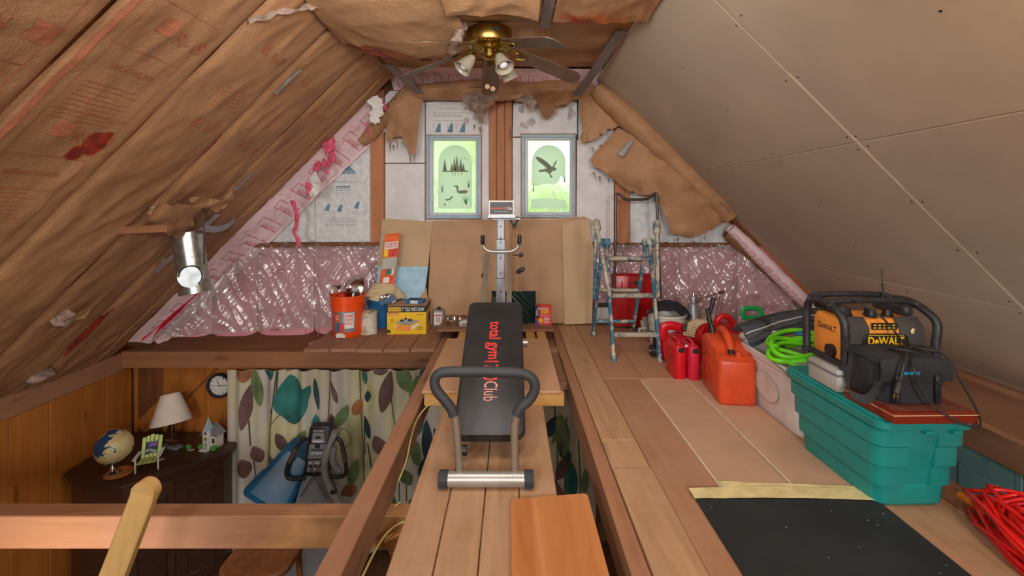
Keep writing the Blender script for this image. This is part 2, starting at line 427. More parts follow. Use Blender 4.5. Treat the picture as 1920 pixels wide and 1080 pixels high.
def film_mat():
    m, nt, N, L, b = _new('clear plastic film')
    N.remove(b); out = N['Material Output']
    tr = N.new('ShaderNodeBsdfTransparent'); tr.inputs[0].default_value = (0.95, 0.94, 0.95, 1)
    gl = N.new('ShaderNodeBsdfGlossy'); gl.inputs['Roughness'].default_value = 0.2
    df = N.new('ShaderNodeBsdfDiffuse'); df.inputs[0].default_value = (0.80, 0.78, 0.79, 1)
    bp = N.new('ShaderNodeBump'); bp.inputs['Strength'].default_value = 0.15; bp.inputs['Distance'].default_value = 0.02
    L.new(_noise(nt, _coord(nt, (1, 1, 0.6)), 5, 3, 0.5, 1.5), bp.inputs['Height'])
    L.new(bp.outputs[0], gl.inputs['Normal'])
    m1 = N.new('ShaderNodeMixShader'); m1.inputs[0].default_value = 0.30
    L.new(tr.outputs[0], m1.inputs[1]); L.new(df.outputs[0], m1.inputs[2])
    m2 = N.new('ShaderNodeMixShader'); m2.inputs[0].default_value = 0.16
    L.new(m1.outputs[0], m2.inputs[1]); L.new(gl.outputs[0], m2.inputs[2])
    L.new(m2.outputs[0], out.inputs['Surface'])
    return m
M['film'] = film_mat()
def pane_mat(name, tint, clear, rough, milk):
    m, nt, N, L, b = _new(name)
    N.remove(b); out = N['Material Output']
    tr = N.new('ShaderNodeBsdfTransparent'); tr.inputs[0].default_value = tint
    gs = N.new('ShaderNodeBsdfGlass'); gs.inputs[0].default_value = tint; gs.inputs['Roughness'].default_value = rough; gs.inputs['IOR'].default_value = 1.3
    bp = N.new('ShaderNodeBump'); bp.inputs['Strength'].default_value = 0.9; bp.inputs['Distance'].default_value = 0.01
    L.new(_noise(nt, _coord(nt), 34, 3, 0.6, 1.0), bp.inputs['Height']); L.new(bp.outputs[0], gs.inputs['Normal'])
    tl = N.new('ShaderNodeBsdfTranslucent'); tl.inputs[0].default_value = tint
    m1 = N.new('ShaderNodeMixShader'); m1.inputs[0].default_value = clear; L.new(gs.outputs[0], m1.inputs[1]); L.new(tr.outputs[0], m1.inputs[2])
    m2 = N.new('ShaderNodeMixShader'); m2.inputs[0].default_value = milk; L.new(m1.outputs[0], m2.inputs[1]); L.new(tl.outputs[0], m2.inputs[2])
    L.new(m2.outputs[0], out.inputs['Surface'])
    return m
M['pane'] = pane_mat('textured glass', (0.97, 1.0, 0.95, 1), 0.35, 0.07, 0.10)
M['etch'] = pane_mat('frosted glass', (0.94, 0.98, 0.93, 1), 0.0, 0.5, 0.75)
def stained(name, base, spots):
    """kraft paper with soft edged water stains: spots are (centre, radii, colour, strength)"""
    m = M[base].copy(); m.name = name; nt = m.node_tree; N = nt.nodes; L = nt.links; b = N['Principled BSDF']
    col = b.inputs['Base Color'].links[0].from_socket
    tc = N.new('ShaderNodeTexCoord'); nz = N.new('ShaderNodeTexNoise'); nz.inputs['Scale'].default_value = 7; nz.inputs['Detail'].default_value = 4
    L.new(tc.outputs['Object'], nz.inputs['Vector'])
    for c, r, cl, st in spots:
        mp = N.new('ShaderNodeMapping'); mp.vector_type = 'TEXTURE'; mp.inputs['Location'].default_value = c; mp.inputs['Scale'].default_value = r
        L.new(tc.outputs['Object'], mp.inputs['Vector'])
        ln = N.new('ShaderNodeVectorMath'); ln.operation = 'LENGTH'; L.new(mp.outputs[0], ln.inputs[0])
        ad = N.new('ShaderNodeMath'); ad.operation = 'MULTIPLY_ADD'; ad.inputs[1].default_value = 0.8; L.new(nz.outputs['Fac'], ad.inputs[0]); L.new(ln.outputs['Value'], ad.inputs[2])
        f = _ramp(nt, ad.outputs[0], [(0.62, (st, st, st, 1)), (1.0, (0, 0, 0, 1))])
        col = _mix(nt, f, col, lin(cl))
    L.new(col, b.inputs['Base Color']); return m
# ================================================================ the shell
def sbox(name, *bx, mat='kraft_dark'):
    mb = MB()
    for b in bx: mb.box(*b)
    o = mb.obj(name, M[mat], None, 0); o['kind'] = 'structure'; o['label'] = name.replace('_', ' '); return o
WY = 4.88
def Wx(px, Y=WY): return (px - CX) / F * Y
def Wz(py, Y=WY): return CAMH - (py - CY) / F * Y
# lower floor, and the walls around both storeys
sbox('floor_lower', (-4.2, 4.0, -4.2, 5.2, -2.45, -2.35), mat='floor_low')
wl = struct('wall_left', 'lower wall of amber pine boards')
MB().box(-4.15, -4.0, -4.1, 5.0, -2.35, -0.3).obj('wall_core', M['pinedark'], wl, 0)
ys = [-4.0, -3.0, -2.0, -1.0, 0.0, 1.0, 2.0, 2.6, 3.0, 3.32, 3.70, 4.02, 4.30, 4.58, 4.89]
for i, (a, b) in enumerate(zip(ys, ys[1:])):
    MB().box(-4.0, -3.965 + 0.006 * (i % 2), a + 0.003, b - 0.003, -2.35, -0.44, 0.004).obj('board', M['pinewall'] if i % 3 != 1 else M['pinewall'], wl, 0)
wr = struct('wall_right', 'lower wall with teal painted joinery')
MB().box(3.25, 3.75, -4.1, 5.0, -2.35, -0.28).obj('wall_core', M['tealdoor'], wr, 0)
sbox('wall_front', (-4.2, 4.0, -4.2, -4.05, -2.35, 3.3))
# back wall: solid around the two window openings
wx = [(799, 902), (978, 1078)]; wyT, wyB = 254, 409
x1a, x1b = Wx(801), Wx(900); x2a, x2b = Wx(980), Wx(1076); zt, zb_ = Wz(256), Wz(407)
wb = struct('wall_back', 'gable end wall of foam boards between studs')
mb = MB()
for b in ((-4.2, x1a, zb_, zt), (x1b, x2a, zb_, zt), (x2b, 4.0, zb_, zt), (-4.2, 4.0, zt, 3.3), (-4.2, 4.0, -2.35, zb_)):
    mb.box(b[0], b[1], 4.95, 5.06, b[2], b[3])
mb.obj('sheathing', M['kraft_dark'], wb, 0)
FM = lambda Y: frame((0, Y, 0), (1, 0, 0), (0, 0, 1))     # drawing board on the gable: X right, Z up, facing the room
def wallpoly(name, pts, mat, Y, t=0.03, bev=0.0):
    return MB().prism([(Wx(x), Wz(y)) for x, y in pts], 0, t, FM(Y + t), bev).obj(name, M[mat], wb, 0)
g = 1.0
fb = [([(446, 454), (590, 454), (590, 311)], 'foil'), ([(591, 454), (695, 454), (695, 206), (591, 310)], 'foil'),
      ([(722, 305), (796, 305), (796, 170), (731, 170), (722, 179)], 'foam'), ([(722, 455), (796, 455), (796, 307), (722, 307)], 'foam'),
      ([(798, 253), (903, 253), (903, 170), (798, 170)], 'foam'), ([(903, 455), (917, 455), (917, 170), (904, 170)], 'foam'),
      ([(961, 455), (976, 455), (976, 258), (961, 258)], 'foam'), ([(961, 256), (963, 170), (1082, 170), (1082, 252)], 'foam'),
      ([(1081, 455), (1151, 455), (1151, 201), (1120, 171), (1083, 171)], 'foam'), ([(1181, 455), (1404, 455), (1181, 232)], 'foil'),
      ([(798, 455), (902, 455), (902, 411), (798, 411)], 'foam'), ([(977, 455), (1080, 455), (1080, 410), (977, 410)], 'foam')]
for p, m_ in fb: wallpoly('foam_board', p, m_, 4.89, 0.05)
for a, b, t, bt in ((696, 721, 170, 455), (917, 931, 165, 640), (931.5, 946, 165, 640), (946.5, 960, 165, 640), (1152, 1180, 195, 455)):
    MB().box(Wx(a), Wx(b), 4.845 + (0.012 if a == 931.5 else 0), 4.95, Wz(bt), Wz(t), 0.004).obj('stud', M['stud'], wb, 0)
MB().box(Wx(440), Wx(720), 4.80, 4.95, Wz(463), Wz(455), 0.003).obj('plate', M['pinedark'], wb, 0)
MB().box(Wx(1082), Wx(1410), 4.80, 4.95, Wz(462), Wz(455), 0.003).obj('plate', M['pinedark'], wb, 0)
# crumbs of fibre and foam along the plate
for a, b in ((440, 720), (1085, 1390)):
    mb = MB()
    for i in range(46):
        x = random.uniform(a, b)
        mb.blob((Wx(x), 4.80, Wz(random.uniform(453, 462))), random.uniform(.008, .03), .02, random.uniform(.006, .014), 0.5, 3, 1, i)
    o = mb.obj('plate_crumbs', M['grayfiber'], wb); o['kind'] = 'stuff'
# printing on the foam boards
def print_lines(pts_mb, x0, x1, y, n, rag=0.3):
    for i in range(n):
        yy = y + i * 3.3
        xe = x1 - (x1 - x0) * random.uniform(0, rag)
        x = x0
        while x < xe:
            l = random.uniform(3, 11); pts_mb.box(Wx(x), Wx(min(x + l, xe)), 4.888, 4.8895, Wz(yy + 0.8), Wz(yy)); x += l + 1.4
mb = MB()
print_lines(mb, 818, 880, 203, 1); print_lines(mb, 812, 882, 211, 3); print_lines(mb, 814, 875, 226, 1)
print_lines(mb, 624, 672, 339, 1); print_lines(mb, 618, 680, 342, 1, 0.1); print_lines(mb, 628, 662, 364, 1)
print_lines(mb, 607, 634, 397, 2); print_lines(mb, 660, 690, 397, 2); print_lines(mb, 610, 690, 407, 6, 0.4); print_lines(mb, 520, 572, 398, 4); print_lines(mb, 518, 570, 430, 2)
for x in (816, 842, 858): print_lines(mb, x - 4, x - 1, 232, 5, 0.1)
mb.obj('print', M['ink_grey'], wb, 0)['kind'] = 'stuff'
mb = MB()
mb.box(Wx(612), Wx(666), 4.888, 4.8895, Wz(326), Wz(320.5))
mb.prism([(Wx(x), Wz(y)) for x, y in ((640, 320), (658, 302), (655, 312), (664, 320))], 0, .001, FM(4.8895))
for x in (815, 838, 861):
    mb.prism([(Wx(x + q), Wz(r)) for q, r in ((0, 248), (11, 248), (11, 231), (7, 231), (3, 240))], 0, .001, FM(4.8895))
for x, y in ((608, 381), (631, 383), (663, 377)):
    mb.prism([(Wx(x + q), Wz(y + r)) for q, r in ((0, 13), (8, 15), (11, 3), (9, 0), (4, 4))], 0, .001, FM(4.8895))
for yy in (349, 353, 357, 361): mb.box(Wx(630), Wx(656), 4.888, 4.8895, Wz(yy + (2 if yy == 349 else .5)), Wz(yy))
for xx in (630, 639, 647, 655.5): mb.box(Wx(xx), Wx(xx + .5), 4.888, 4.8895, Wz(361), Wz(349))
mb.obj('print', M['ink_blue'], wb, 0)['kind'] = 'stuff'
MB().text('INSULATION', Wx(664) - Wx(615), 0.020, frame((Wx(639.5), 4.8875, Wz(323.3)), (1, 0, 0), (0, 0, 1)), 0).obj('lettering', M['white'], wb, 0, label='white lettering on blue bar')
# stains and tape at the head of the boards
mb = MB()
for i in range(16):
    x, y = random.choice([(random.gauss(985, 7), random.gauss(207, 8)), (random.gauss(993, 5), random.gauss(230, 5)), (random.gauss(1072, 6), random.gauss(207, 8)), (random.gauss(885, 6), random.gauss(215, 8))])
    mb.blob((Wx(x), 4.888, Wz(y)), .026, .0015, .030, 0.7, 3, 2, i)
o = mb.obj('soot_marks', M['soot'], wb); o['kind'] = 'stuff'
mb = MB(); mb.box(Wx(1082), Wx(1084.5), 4.883, 4.90, Wz(262), Wz(190)); mb.obj('black_tape', M['black'], wb, 0)
# ---------------- windows
def window(name, label, o, sash, pane):
    t = struct(name, label)
    def rim(nm, a, b, y0, y1, mat, bev=0.004):
        (ax0, ax1, ay0, ay1), (bx0, bx1, by0, by1) = a, b
        for q in ((ax0, ax1, ay0, by0), (ax0, ax1, by1, ay1), (ax0, bx0, by0, by1), (bx1, ax1, by0, by1)):
            MB().box(Wx(q[0]), Wx(q[1]), y0, y1, Wz(q[3]), Wz(q[2]), bev).obj(nm, M[mat], t, 0)
    rim('casing', (o[0] - 2, o[1] + 2, o[2] - 2, o[3] + 2), o, 4.885, 4.94, 'stud', 0)
    rim('casing', o, sash, 4.865, 4.95, 'bluegrey'); rim('sash', sash, pane, 4.875, 4.95, 'sash')
    MB().box(Wx(pane[0]), Wx(pane[1]), 4.925, 4.931, Wz(pane[3]), Wz(pane[2])).obj('pane', M['pane'], t, 0)
    return t
w1 = window('window_1', 'window with frosted loon and pine tree scene', (799, 902, 254, 410), (805, 895, 259, 404), (811.5, 892, 262.5, 399))
w2 = window('window_2', 'window with frosted eagle scene', (978, 1078, 252, 408), (984, 1073, 258, 403), (990, 1069.5, 262, 398))
def etch(t, pts, mat, lay=1, name='etching'):
    return MB().prism([(Wx(x), Wz(y)) for x, y in pts], 0, 0.0012, FM(4.9245 - lay * 0.0015)).obj(name, M[mat], t, 0)
def arch(x0, x1, yb, yt):
    c = (x0 + x1) / 2; r = (x1 - x0) / 2
    return [(x0, yb), (x1, yb)] + [(c + r * math.cos(R(a)), yt + r - r * math.sin(R(a))) for a in range(0, 181, 12)]
etch(w1, arch(821, 884, 391, 271), 'etch', 0, 'frosted_arch')
ea = [(997, 346), (1002, 349), (1010, 348), (1018, 345), (1028, 344), (1040, 346), (1048, 340), (1053, 328)]
etch(w2, ea + [p for p in arch(998, 1061, 340, 271)[1:]], 'etch', 0, 'frosted_arch')
etch(w2, [(996, 374), (1030, 371), (1061, 376), (1061, 391), (996, 391)], 'etch', 0, 'frosted_water')
mb = MB()
def fir(mb, x, yb, h, wd):
    pts = [(x - wd * .12, yb)]
    n = 6
    L = []; Rr = []
    for i in range(n):
        f = i / n; ww = wd * (1 - f) * .5; y = yb - h * (0.08 + .92 * f)
        L += [(x - ww, y), (x - ww * .55, y - h * .10)]; Rr += [(x + ww, y), (x + ww * .55, y - h * .10)]
    return pts + L + [(x, yb - h)] + Rr[::-1] + [(x + wd * .12, yb)]
FMe = FM(4.9205)
def pr(mb, pts): mb.prism([(Wx(x), Wz(y)) for x, y in pts], 0, 0.0012, FMe)
for x, h, wd in ((833, 23, 9), (846, 15, 7), (851, 28, 8), (856, 30, 10), (863, 25, 9), (868, 15, 8)): pr(mb, fir(mb, x, 320, h, wd))
pr(mb, [(827, 320), (878, 319.5), (876, 321.5), (850, 322), (829, 321.5)])
for x in (847, 852, 858, 864): pr(mb, [(x, 323), (x + 1.5, 323), (x + 1, 331)])
pr(mb, [(868, 296), (872, 293), (870, 295.5), (874, 297)]); pr(mb, [(874, 299), (877, 297.5), (876, 299.5)])
pr(mb, [(849, 348.5), (855, 346.5), (859, 349), (859, 354), (857, 357), (862, 357), (872, 356), (877, 358), (874, 362.5), (862, 363), (857, 361), (855, 356), (855, 350), (852, 350)])   # loon
pr(mb, [(833, 374), (842, 372), (845, 368), (848, 367), (847, 371), (843, 375), (836, 376)])
mb.obj('painted_scene', M['etchdark'], w1, 0)
mb = MB()
for x, y, h, sp in ((828, 361, 18, 3), (878, 352, 18, 4), (833, 386, 8, 5), (873, 384, 22, 9), (872, 380, 16, 12)):
    for k in range(-2, 3): pr(mb, [(x - .5, y), (x + .6, y), (x + k * sp * .4, y - h + abs(k) * 2)])
mb.obj('painted_reeds', M['etchgreen'], w1, 0)
mb = MB()
pr(mb, [(1004, 294), (1009, 293), (1017, 297), (1026, 303), (1032, 309), (1036, 313), (1041, 303), (1045, 299), (1043, 306), (1039, 312), (1044, 315), (1043, 319), (1037, 320), (1032, 326), (1037, 331), (1033, 333), (1030, 325), (1022, 321), (1012, 322), (1010, 318), (1020, 317), (1026, 315), (1018, 308), (1009, 301)])
pr(mb, [(999, 359), (1000, 342), (1002, 359)]); pr(mb, [(1058, 341), (1059, 328), (1060.5, 341)])
mb.obj('painted_eagle', M['etchdark'], w2, 0)
# ---------------- outdoors seen through the panes
go = MB().box(-14, 14, 5.3, 30, -2.6, -2.5).obj('ground_outside', M['lawn'], None, 0); go['kind'] = 'structure'; go['label'] = 'lawn outside'
def tree(x, y, h, r, n, label):
    t = thing('tree', label, 'tree', (x, y, -2.5), 0, 'trees outside the gable windows')
    MB().tube([(0, 0, 0), (.05, 0, h * .5), (0, .1, h * .9)], [.12, .09, .03], 8).obj('trunk', M['bark'], t)
    mb = MB()
    for i in range(n):
        a, b = random.uniform(0, 2*PI), math.acos(random.uniform(-1, 1)); q = r * random.uniform(.55, 1) ** .5
        c = Vector((q*math.sin(b)*math.cos(a), q*math.sin(b)*math.sin(a), h * .62 + q * 1.25 * math.cos(b)))
        d = Vector((random.uniform(-1, 1), random.uniform(-1, 1), random.uniform(-.6, .6))).normalized() * .13
        e = d.orthogonal().normalized() * .05
        mb.poly([c - d, c + e, c + d, c - e])
    mb.obj('foliage', M['foliage'], t, 0, norm=False)['kind'] = 'stuff'
tree(-1.9, 8.2, 6.4, 1.9, 1500, 'leafy tree outside the loon window, nearest the glass')
tree(-0.6, 13.5, 7.4, 1.9, 1500, 'leafy tree outside between the two windows')
tree(.75, 8.4, 4.5, 1.05, 1300, 'low leafy bush below the eagle window')
tree(3.9, 12.0, 5.2, 1.5, 1000, 'leafy tree outside beyond the eagle window')
# ---------------- pink batts behind clear film, under the plate
ZT, ZB = Wz(462), -0.24
def wall_batt(x0, x1):
    t = thing('wall_batt', 'x', 'insulation', (0, 0, 0), 0, 'pink batts behind the clear film')
    mb = MB()
    def f(u, v):
        e = 1 - abs(2*u-1)**5
        return Vector((x0 + (x1-x0)*u, 4.93 - .05*e - .012*n3(x0+u*3, v*4, 3), ZB + (min(ZT, Wz(906 - (CX + F*(x0 + (x1-x0)*u)/WY))) - ZB)*v))
    mb.grid(f, 12, 12); mb.obj('wrap', M['wallbatt'], t)
    mb = MB()
    for k in range(3):
        v = random.uniform(.1, .9); u = random.uniform(.1, .6)
        a, b = f(u, v), f(min(u + random.uniform(.15, .3), .92), v)
        y = min(a.y, b.y) - .012
        mb.box(a.x, b.x, y, y + .004, a.z, a.z + random.choice((.012, .03, .05)))
    if x0 > -3: mb.box(x0 + .06, x0 + .065, 4.862, 4.866, ZB + .05, ZT - .03); mb.box(x1 - .065, x1 - .06, 4.862, 4.866, ZB + .05, ZT - .03)
    mb.obj('print', M['pink_print'], t, 0)['kind'] = 'stuff'
    return t
xs = [Wx(300), Wx(394), Wx(478), Wx(586), Wx(694), Wx(760)]
lbl = ['sloping pink batt under film, lowest in the roof corner', 'pink batt under film in the narrow corner by the duct', 'pink batt under film, second from the duct', 'pink batt under film behind the orange bucket', 'pink batt under film at the foam pipe pack']
for a, b, l in zip(xs, xs[1:], lbl): wall_batt(a + .005, b - .005)['label'] = l
xs = [Wx(1085), Wx(1170), Wx(1278), Wx(1386), Wx(1494)]
lbl = ['pink batt under film behind the ladder', 'pink batt under film behind the red cart handle', 'pink batt under film behind the desk lamp', 'pink batt under film behind the green pump handle']
for a, b, l in zip(xs, xs[1:], lbl): wall_batt(a + .005, b - .005)['label'] = l
# the film itself: pinned along the plate, hanging in swags
def film(name, xa, xb, label, pins, ztop, zbot, bulge, out):
    def f(u, v):
        x = xa + (xb-xa)*u; z = zbot(u) + (ztop(u) - zbot(u))*v
        fold = 0
        for (pu, ps) in pins:
            a = math.atan2((u - pu) * (xb-xa), max(1.02 - v, .02) * .9); r = math.hypot((u - pu)*(xb-xa), (1-v)*.9)
            fold += math.sin(a * ps + pu * 9) * math.exp(-r * 2.2) * min(r * 3, 1)
        ps = [-.25] + [q[0] for q in pins] + [1.25]
        k = max(i for i in range(len(ps) - 1) if ps[i] <= u) if u < ps[-1] else len(ps) - 2
        sw = (u - (ps[k] + ps[k+1])/2) / ((ps[k+1] - ps[k])/2)
        c_ = (1 - v)*2.6 - .9*(1 - sw*sw) + .25*n3(u*5, v*3, 7)
        swag = max(0, math.sin(c_*7.5))**5 * math.exp(-(1-v)*1.3) * (1 - abs(sw)**6)
        y = 4.845 - .030*swag - bulge(u, v) - .022*fold - .03*n3(u*7 + v*2, v*5, pins[0][0]*10)*(1-v*.6) - .022*max(0, ridge(u*20 + v*4, v*1.8 - u*2, 1))**3 - .012*max(0, ridge(u*34 - v*9, v*3, 4))**4
        return Vector((x, min(y, 4.85) - out(u) * (1-v), z))
    return tag(MB().grid(f, 240, 84).obj(name, M['film'], None, 60), label, 'plastic sheet')
film('plastic_sheet', Wx(312), Wx(716), 'clear plastic sheet stapled over pink batts beside the orange bucket',
     [(.33, 13), (.62, 10), (.85, 12), (.98, 9)], lambda u: Wz(max(460, 909 - (312 + 404*u))), lambda u: -.02 - .12*(1-u), lambda u, v: .04 + .02*math.sin(u*9), lambda u: .12 * max(0, .4-u) + .05)
film('plastic_sheet', Wx(1112), Wx(1500), 'clear plastic sheet stapled over pink batts behind the ladder and lamp',
     [(.1, 11), (.38, 13), (.55, 9), (.72, 12)], lambda u: Wz(max(458, (1112 + 388*u) - 943)), lambda u: -.02, lambda u, v: .03 + .02*math.sin(u*11), lambda u: .03)
# ================================================================ roof slopes
SL = math.sqrt(0.5)
def Lp(s, y, h=0.0):     # left slope: s metres up from the plate, h metres off it into the room
    return Vector((-3.97 + s*SL + h*SL, y, -0.32 + s*SL - h*SL))
LS = 3.95
rs_l = MB(); q = [Lp(-.3, -4.1, -.1), Lp(LS + .4, -4.1, -.1), Lp(LS + .4, 5.0, -.1), Lp(-.3, 5.0, -.1)]
rs_l.poly(q, 0.08); o = rs_l.obj('ceiling_left', M['kraft_dark'], None, 0); o['kind'] = 'structure'; o['label'] = 'left roof slope'
def Rp(s, y, h=0.0):     # right slope: s metres down from the top edge
    return Vector((0.87 + s*SL - h*SL, y, 2.40 - s*SL - h*SL))
rs_r = MB(); q = [Rp(-.4, -4.1, -.06), Rp(3.9, -4.1, -.06), Rp(3.9, 5.0, -.06), Rp(-.4, 5.0, -.06)]
rs_r.poly(q, 0.06); o = rs_r.obj('ceiling_outer', M['kraft_dark'], None, 0); o['kind'] = 'structure'; o['label'] = 'right roof deck'
sbox('ceiling', (-1.5, 1.2, -4.1, 5.0, 2.62, 2.70))
# drywall panels on the right slope
cr = struct('ceiling_right', 'right slope lined with unfinished drywall')
for i, (a, b) in enumerate(((-2.44, -.01), (0, 2.395), (2.405, 4.66))):
    for j, (c, d) in enumerate(((-.05, 1.268), (1.275, 2.486), (2.494, 3.62))):
        mb = MB(); M_ = Matrix((Rp(1, 0) - Rp(0, 0), Vector((0, 1, 0)), Rp(0, 0, 1) - Rp(0, 0))).transposed().to_4x4(); M_.translation = Rp(0, 0)
        mb.box(c, d, a + .002, b - .002, -.013, 0, .002, M_)
        mb.obj('drywall_panel', M['drywall'], cr, 0)
        if i > 0:
            mb = MB()
            for k in range(4):
                for l in range(4):
                    p = Rp(c + .05 + (d - c - .1)*k/3 + random.uniform(-.02, .02), a + .04 + (b - a - .08)*l/3 + random.uniform(-.03, .03), .0005)
                    n_ = (Rp(0, 0, 1) - Rp(0, 0)); mb.cyl(p - n_*.002, p + n_*.0008, .0055, n=8)
            mb.obj('screw', M['cordblack'], cr, 0)['kind'] = 'stuff'
for a, b, c, d in ((-2.4, 4.64, 1.266, 1.278), (-2.4, 4.64, 2.484, 2.496)):
    MB().poly([Rp(c, a, -.004), Rp(d, a, -.004), Rp(d, b, -.004), Rp(c, b, -.004)], .004).obj('joint', M['gypsum'], cr, 0)
MB().poly([Rp(0, 2.392, -.002), Rp(3.6, 2.392, -.002), Rp(3.6, 2.409, -.002), Rp(0, 2.409, -.002)], .004).obj('joint', M['gypsum'], cr, 0)
# plates where the slopes land
for nm, b in (('trim_1', (-4.12, -3.945, -4, 4.83, -.49, -.31)), ('trim_2', (3.15, 3.24, -4, 4.83, -.49, -.26)), ('trim_3', (3.24, 3.60, -4, 4.83, -.25, -.02))):
    o = MB().box(*b, .004).obj(nm, M['deckY'], None, 0); o['kind'] = 'structure'; o['label'] = 'wall plate under the roof slope'
for nm, b in (('trim_4', (-3.945, -.63, 4.74, 4.94, -.46, -.29)), ('trim_5', (-.38, 3.15, 4.74, 4.94, -.40, -.13))):
    o = MB().box(*b, .004).obj(nm, M['beamX'], None, 0); o['kind'] = 'structure'; o['label'] = 'header along the gable wall'
mb = MB(); mb.poly([(-3.85, 4.74, -.285), (-.63, 4.74, -.285), (-.63, 4.93, -.10), (-3.75, 4.93, -.16)], .02)
o = mb.obj('trim_6', M['beamX'], None, 0); o['kind'] = 'structure'; o['label'] = 'sloping ledge under the plastic film'
# ================================================================ kraft batts on the left slope
def batt_surf(y0, y1, seed, bulge=0.026):
    W = y1 - y0
    def f(s, y, h=0.0):
        t = (y - y0) / W
        t = min(max(t, 0), 1)
        b = bulge * (1 - abs(2*t-1)**14) * min(1, (s+.05)/.25)
        wr = .015 * max(0, ridge(s*1.3 + y*3.2, y*4.5 - s*2.6, seed) - .2) * (1-abs(2*t-1)**4) + .02*n3(s*1.1, y*2.0, seed+5) * (1-abs(2*t-1)**2)
        wr += .006 * ridge(s*5 - y*3, y*9 + s*2, seed+2) * (.3 + abs(2*t-1)) * (1-abs(2*t-1)**8)
        return Lp(s, y, b + wr + h)
    return f
def batt(y0, y1, seed, label, top=LS, ns=110, nt=40):
    f = batt_surf(y0, y1, seed)
    t = thing('insulation_batt', label, 'insulation', (0, 0, 0), 0, 'kraft faced batts on the bare roof slope')
    MB().grid(lambda u, v: f(u*top, y0 + .005 + .014*n3(u*top*2.1, y0*7) + (y1 - y0 - .010 + .014*(n3(u*top*2.1, y1*7) - n3(u*top*2.1, y0*7)))*v), ns, nt, .003).obj('kraft_facing', M['kraft'], t, 60)
    return t, f
def sprint(f, parent, items, mat='print_red', name='print'):
    """flat print laid on a surface f(s, y, h)"""
    mb = MB(); H = .007
    def put(s, y, dx, dy, ang):       # dx runs along +Y, dy up the slope
        c, sn = math.cos(R(ang)), math.sin(R(ang))
        return f(s + dx*sn + dy*c, y + dx*c - dy*sn, H)
    for it in items:
        k = it[0]
        if k == 'text':
            _, body, s, y, w_, h_, ang = it
            for vs_, fs in text_geo(body, .012):
                bv = [mb.bm.verts.new(put(s, y, a*w_, b*h_, ang)) for a, b in vs_]
                for q in fs:
                    try: mb.bm.faces.new([bv[i] for i in q])
                    except ValueError: pass
        elif k == 'line':
            _, s0, y0, s1, y1, w_ = it; n = max(2, int(math.hypot(s1-s0, y1-y0) / .05)); L = math.hypot(s1-s0, y1-y0)
            ns_, ny = -(y1-y0)/L*w_/2, (s1-s0)/L*w_/2
            for i in range(n):
                a, b = i/n, (i+1)/n
                mb.poly([f(s0+(s1-s0)*a+ns_, y0+(y1-y0)*a+ny, H), f(s0+(s1-s0)*b+ns_, y0+(y1-y0)*b+ny, H), f(s0+(s1-s0)*b-ns_, y0+(y1-y0)*b-ny, H), f(s0+(s1-s0)*a-ns_, y0+(y1-y0)*a-ny, H)])
        elif k == 'block':
            _, s, y, w_, h_ = it
            mb.grid(lambda u, v: f(s + (u-.5)*h_, y + (v-.5)*w_, H), 4, 4)
        elif k == 'blotch':
            _, s, y, rs, ry, seed = it
            n = 26; ring = []
            for a in range(n):
                q = 1 + .45*n3(math.cos(2*PI*a/n)*1.3 + seed, math.sin(2*PI*a/n)*1.3, seed)
                ring.append((s + rs*q*math.cos(2*PI*a/n), y + ry*q*math.sin(2*PI*a/n)))
            for r0, r1 in ((0.02, .35), (.35, .7), (.7, 1)):
                for a in range(n):
                    b = (a+1) % n
                    mb.poly([f(s+(ring[i][0]-s)*k_, y+(ring[i][1]-y)*k_, H + .001) for i, k_ in ((a, r0), (b, r0), (b, r1), (a, r1))])
    o = mb.obj(name, M[mat], parent, 0, norm=False); o['kind'] = 'stuff'; return o
def Lsy(px, py):          # (s, y) on the left slope under a pixel of the photograph
    Y = 2182 / (1348 - px - py); X = (px - CX)/F*Y; return ((X + 3.97)/SL, Y)
yb = [0.60, 1.27, 1.91, 2.555, 3.185, 3.815, 4.39, 4.60]
bl = ['kraft batt on the roof slope beyond the top corner of the picture', 'kraft faced batt nearest the camera with upside down R-19 print', 'kraft faced batt with the large wet red blot and R-19 print',
      'kraft faced batt with long diagonal creases, just past the red blot batt', 'kraft faced batt with the torn paper patch near its foot', 'kraft faced batt behind the metal duct tee', 'narrow kraft strip beside the pink wrapped roll']
BT = []
for i, (a, b) in enumerate(zip(yb, yb[1:])): BT.append(batt(a, b, i*3.3 + 1, bl[i]))
t, f = BT[1]; s, y = Lsy(20, 45)
it = [('text', 'R-19', s, y - .13, .17, .085, 180), ('block', s + .03, y + .07, .10, .10)]
s0, y0 = Lsy(120, 0); it += [('line', 2.0, 1.81, 3.8, 1.81, .005), ('line', s - .13, 1.35, s - .13, 1.81, .005), ('line', s - .27, 1.35, s - .27, 1.81, .005), ('line', s - .27, 1.36, s - .95, 1.36, .005)]
for k in range(5): it.append(('text', 'KRAFT FACED', s - .2, 1.45 + k*.0, .2, .02, 180)) if k == 0 else None
sprint(f, t, [i for i in it if i])
t, f = BT[2]; it = []
for px, py, sg in ((338, 70, 1), (150, 250, 1)):
    s, y = Lsy(px, py); it += [('block', s + .03, y - .13, .09, .09), ('text', 'R-19', s, y + .05, .19, .085, 0)]
    it += [('line', s + .14, 2.02, s + .14, 2.42, .004), ('line', s - .14, 2.02, s - .14, 2.42, .004), ('line', s + .14, 2.42, s - .14, 2.42, .004)]
    for k in range(9): it.append(('line', s - .36 - k*.028, 2.06, s - .36 - k*.028, 2.06 + random.uniform(.22, .33), .006))
    it.append(('text', 'THERMAL INSULATION', s - .25, 2.22, .26, .03, 0))
it += [('line', .5, 2.02, 3.8, 2.02, .004), ('line', .5, 2.42, 3.8, 2.42, .004), ('line', 1.2, 1.955, 3.85, 1.955, .025)]
sprint(f, t, it)
s, y = Lsy(172, 258)
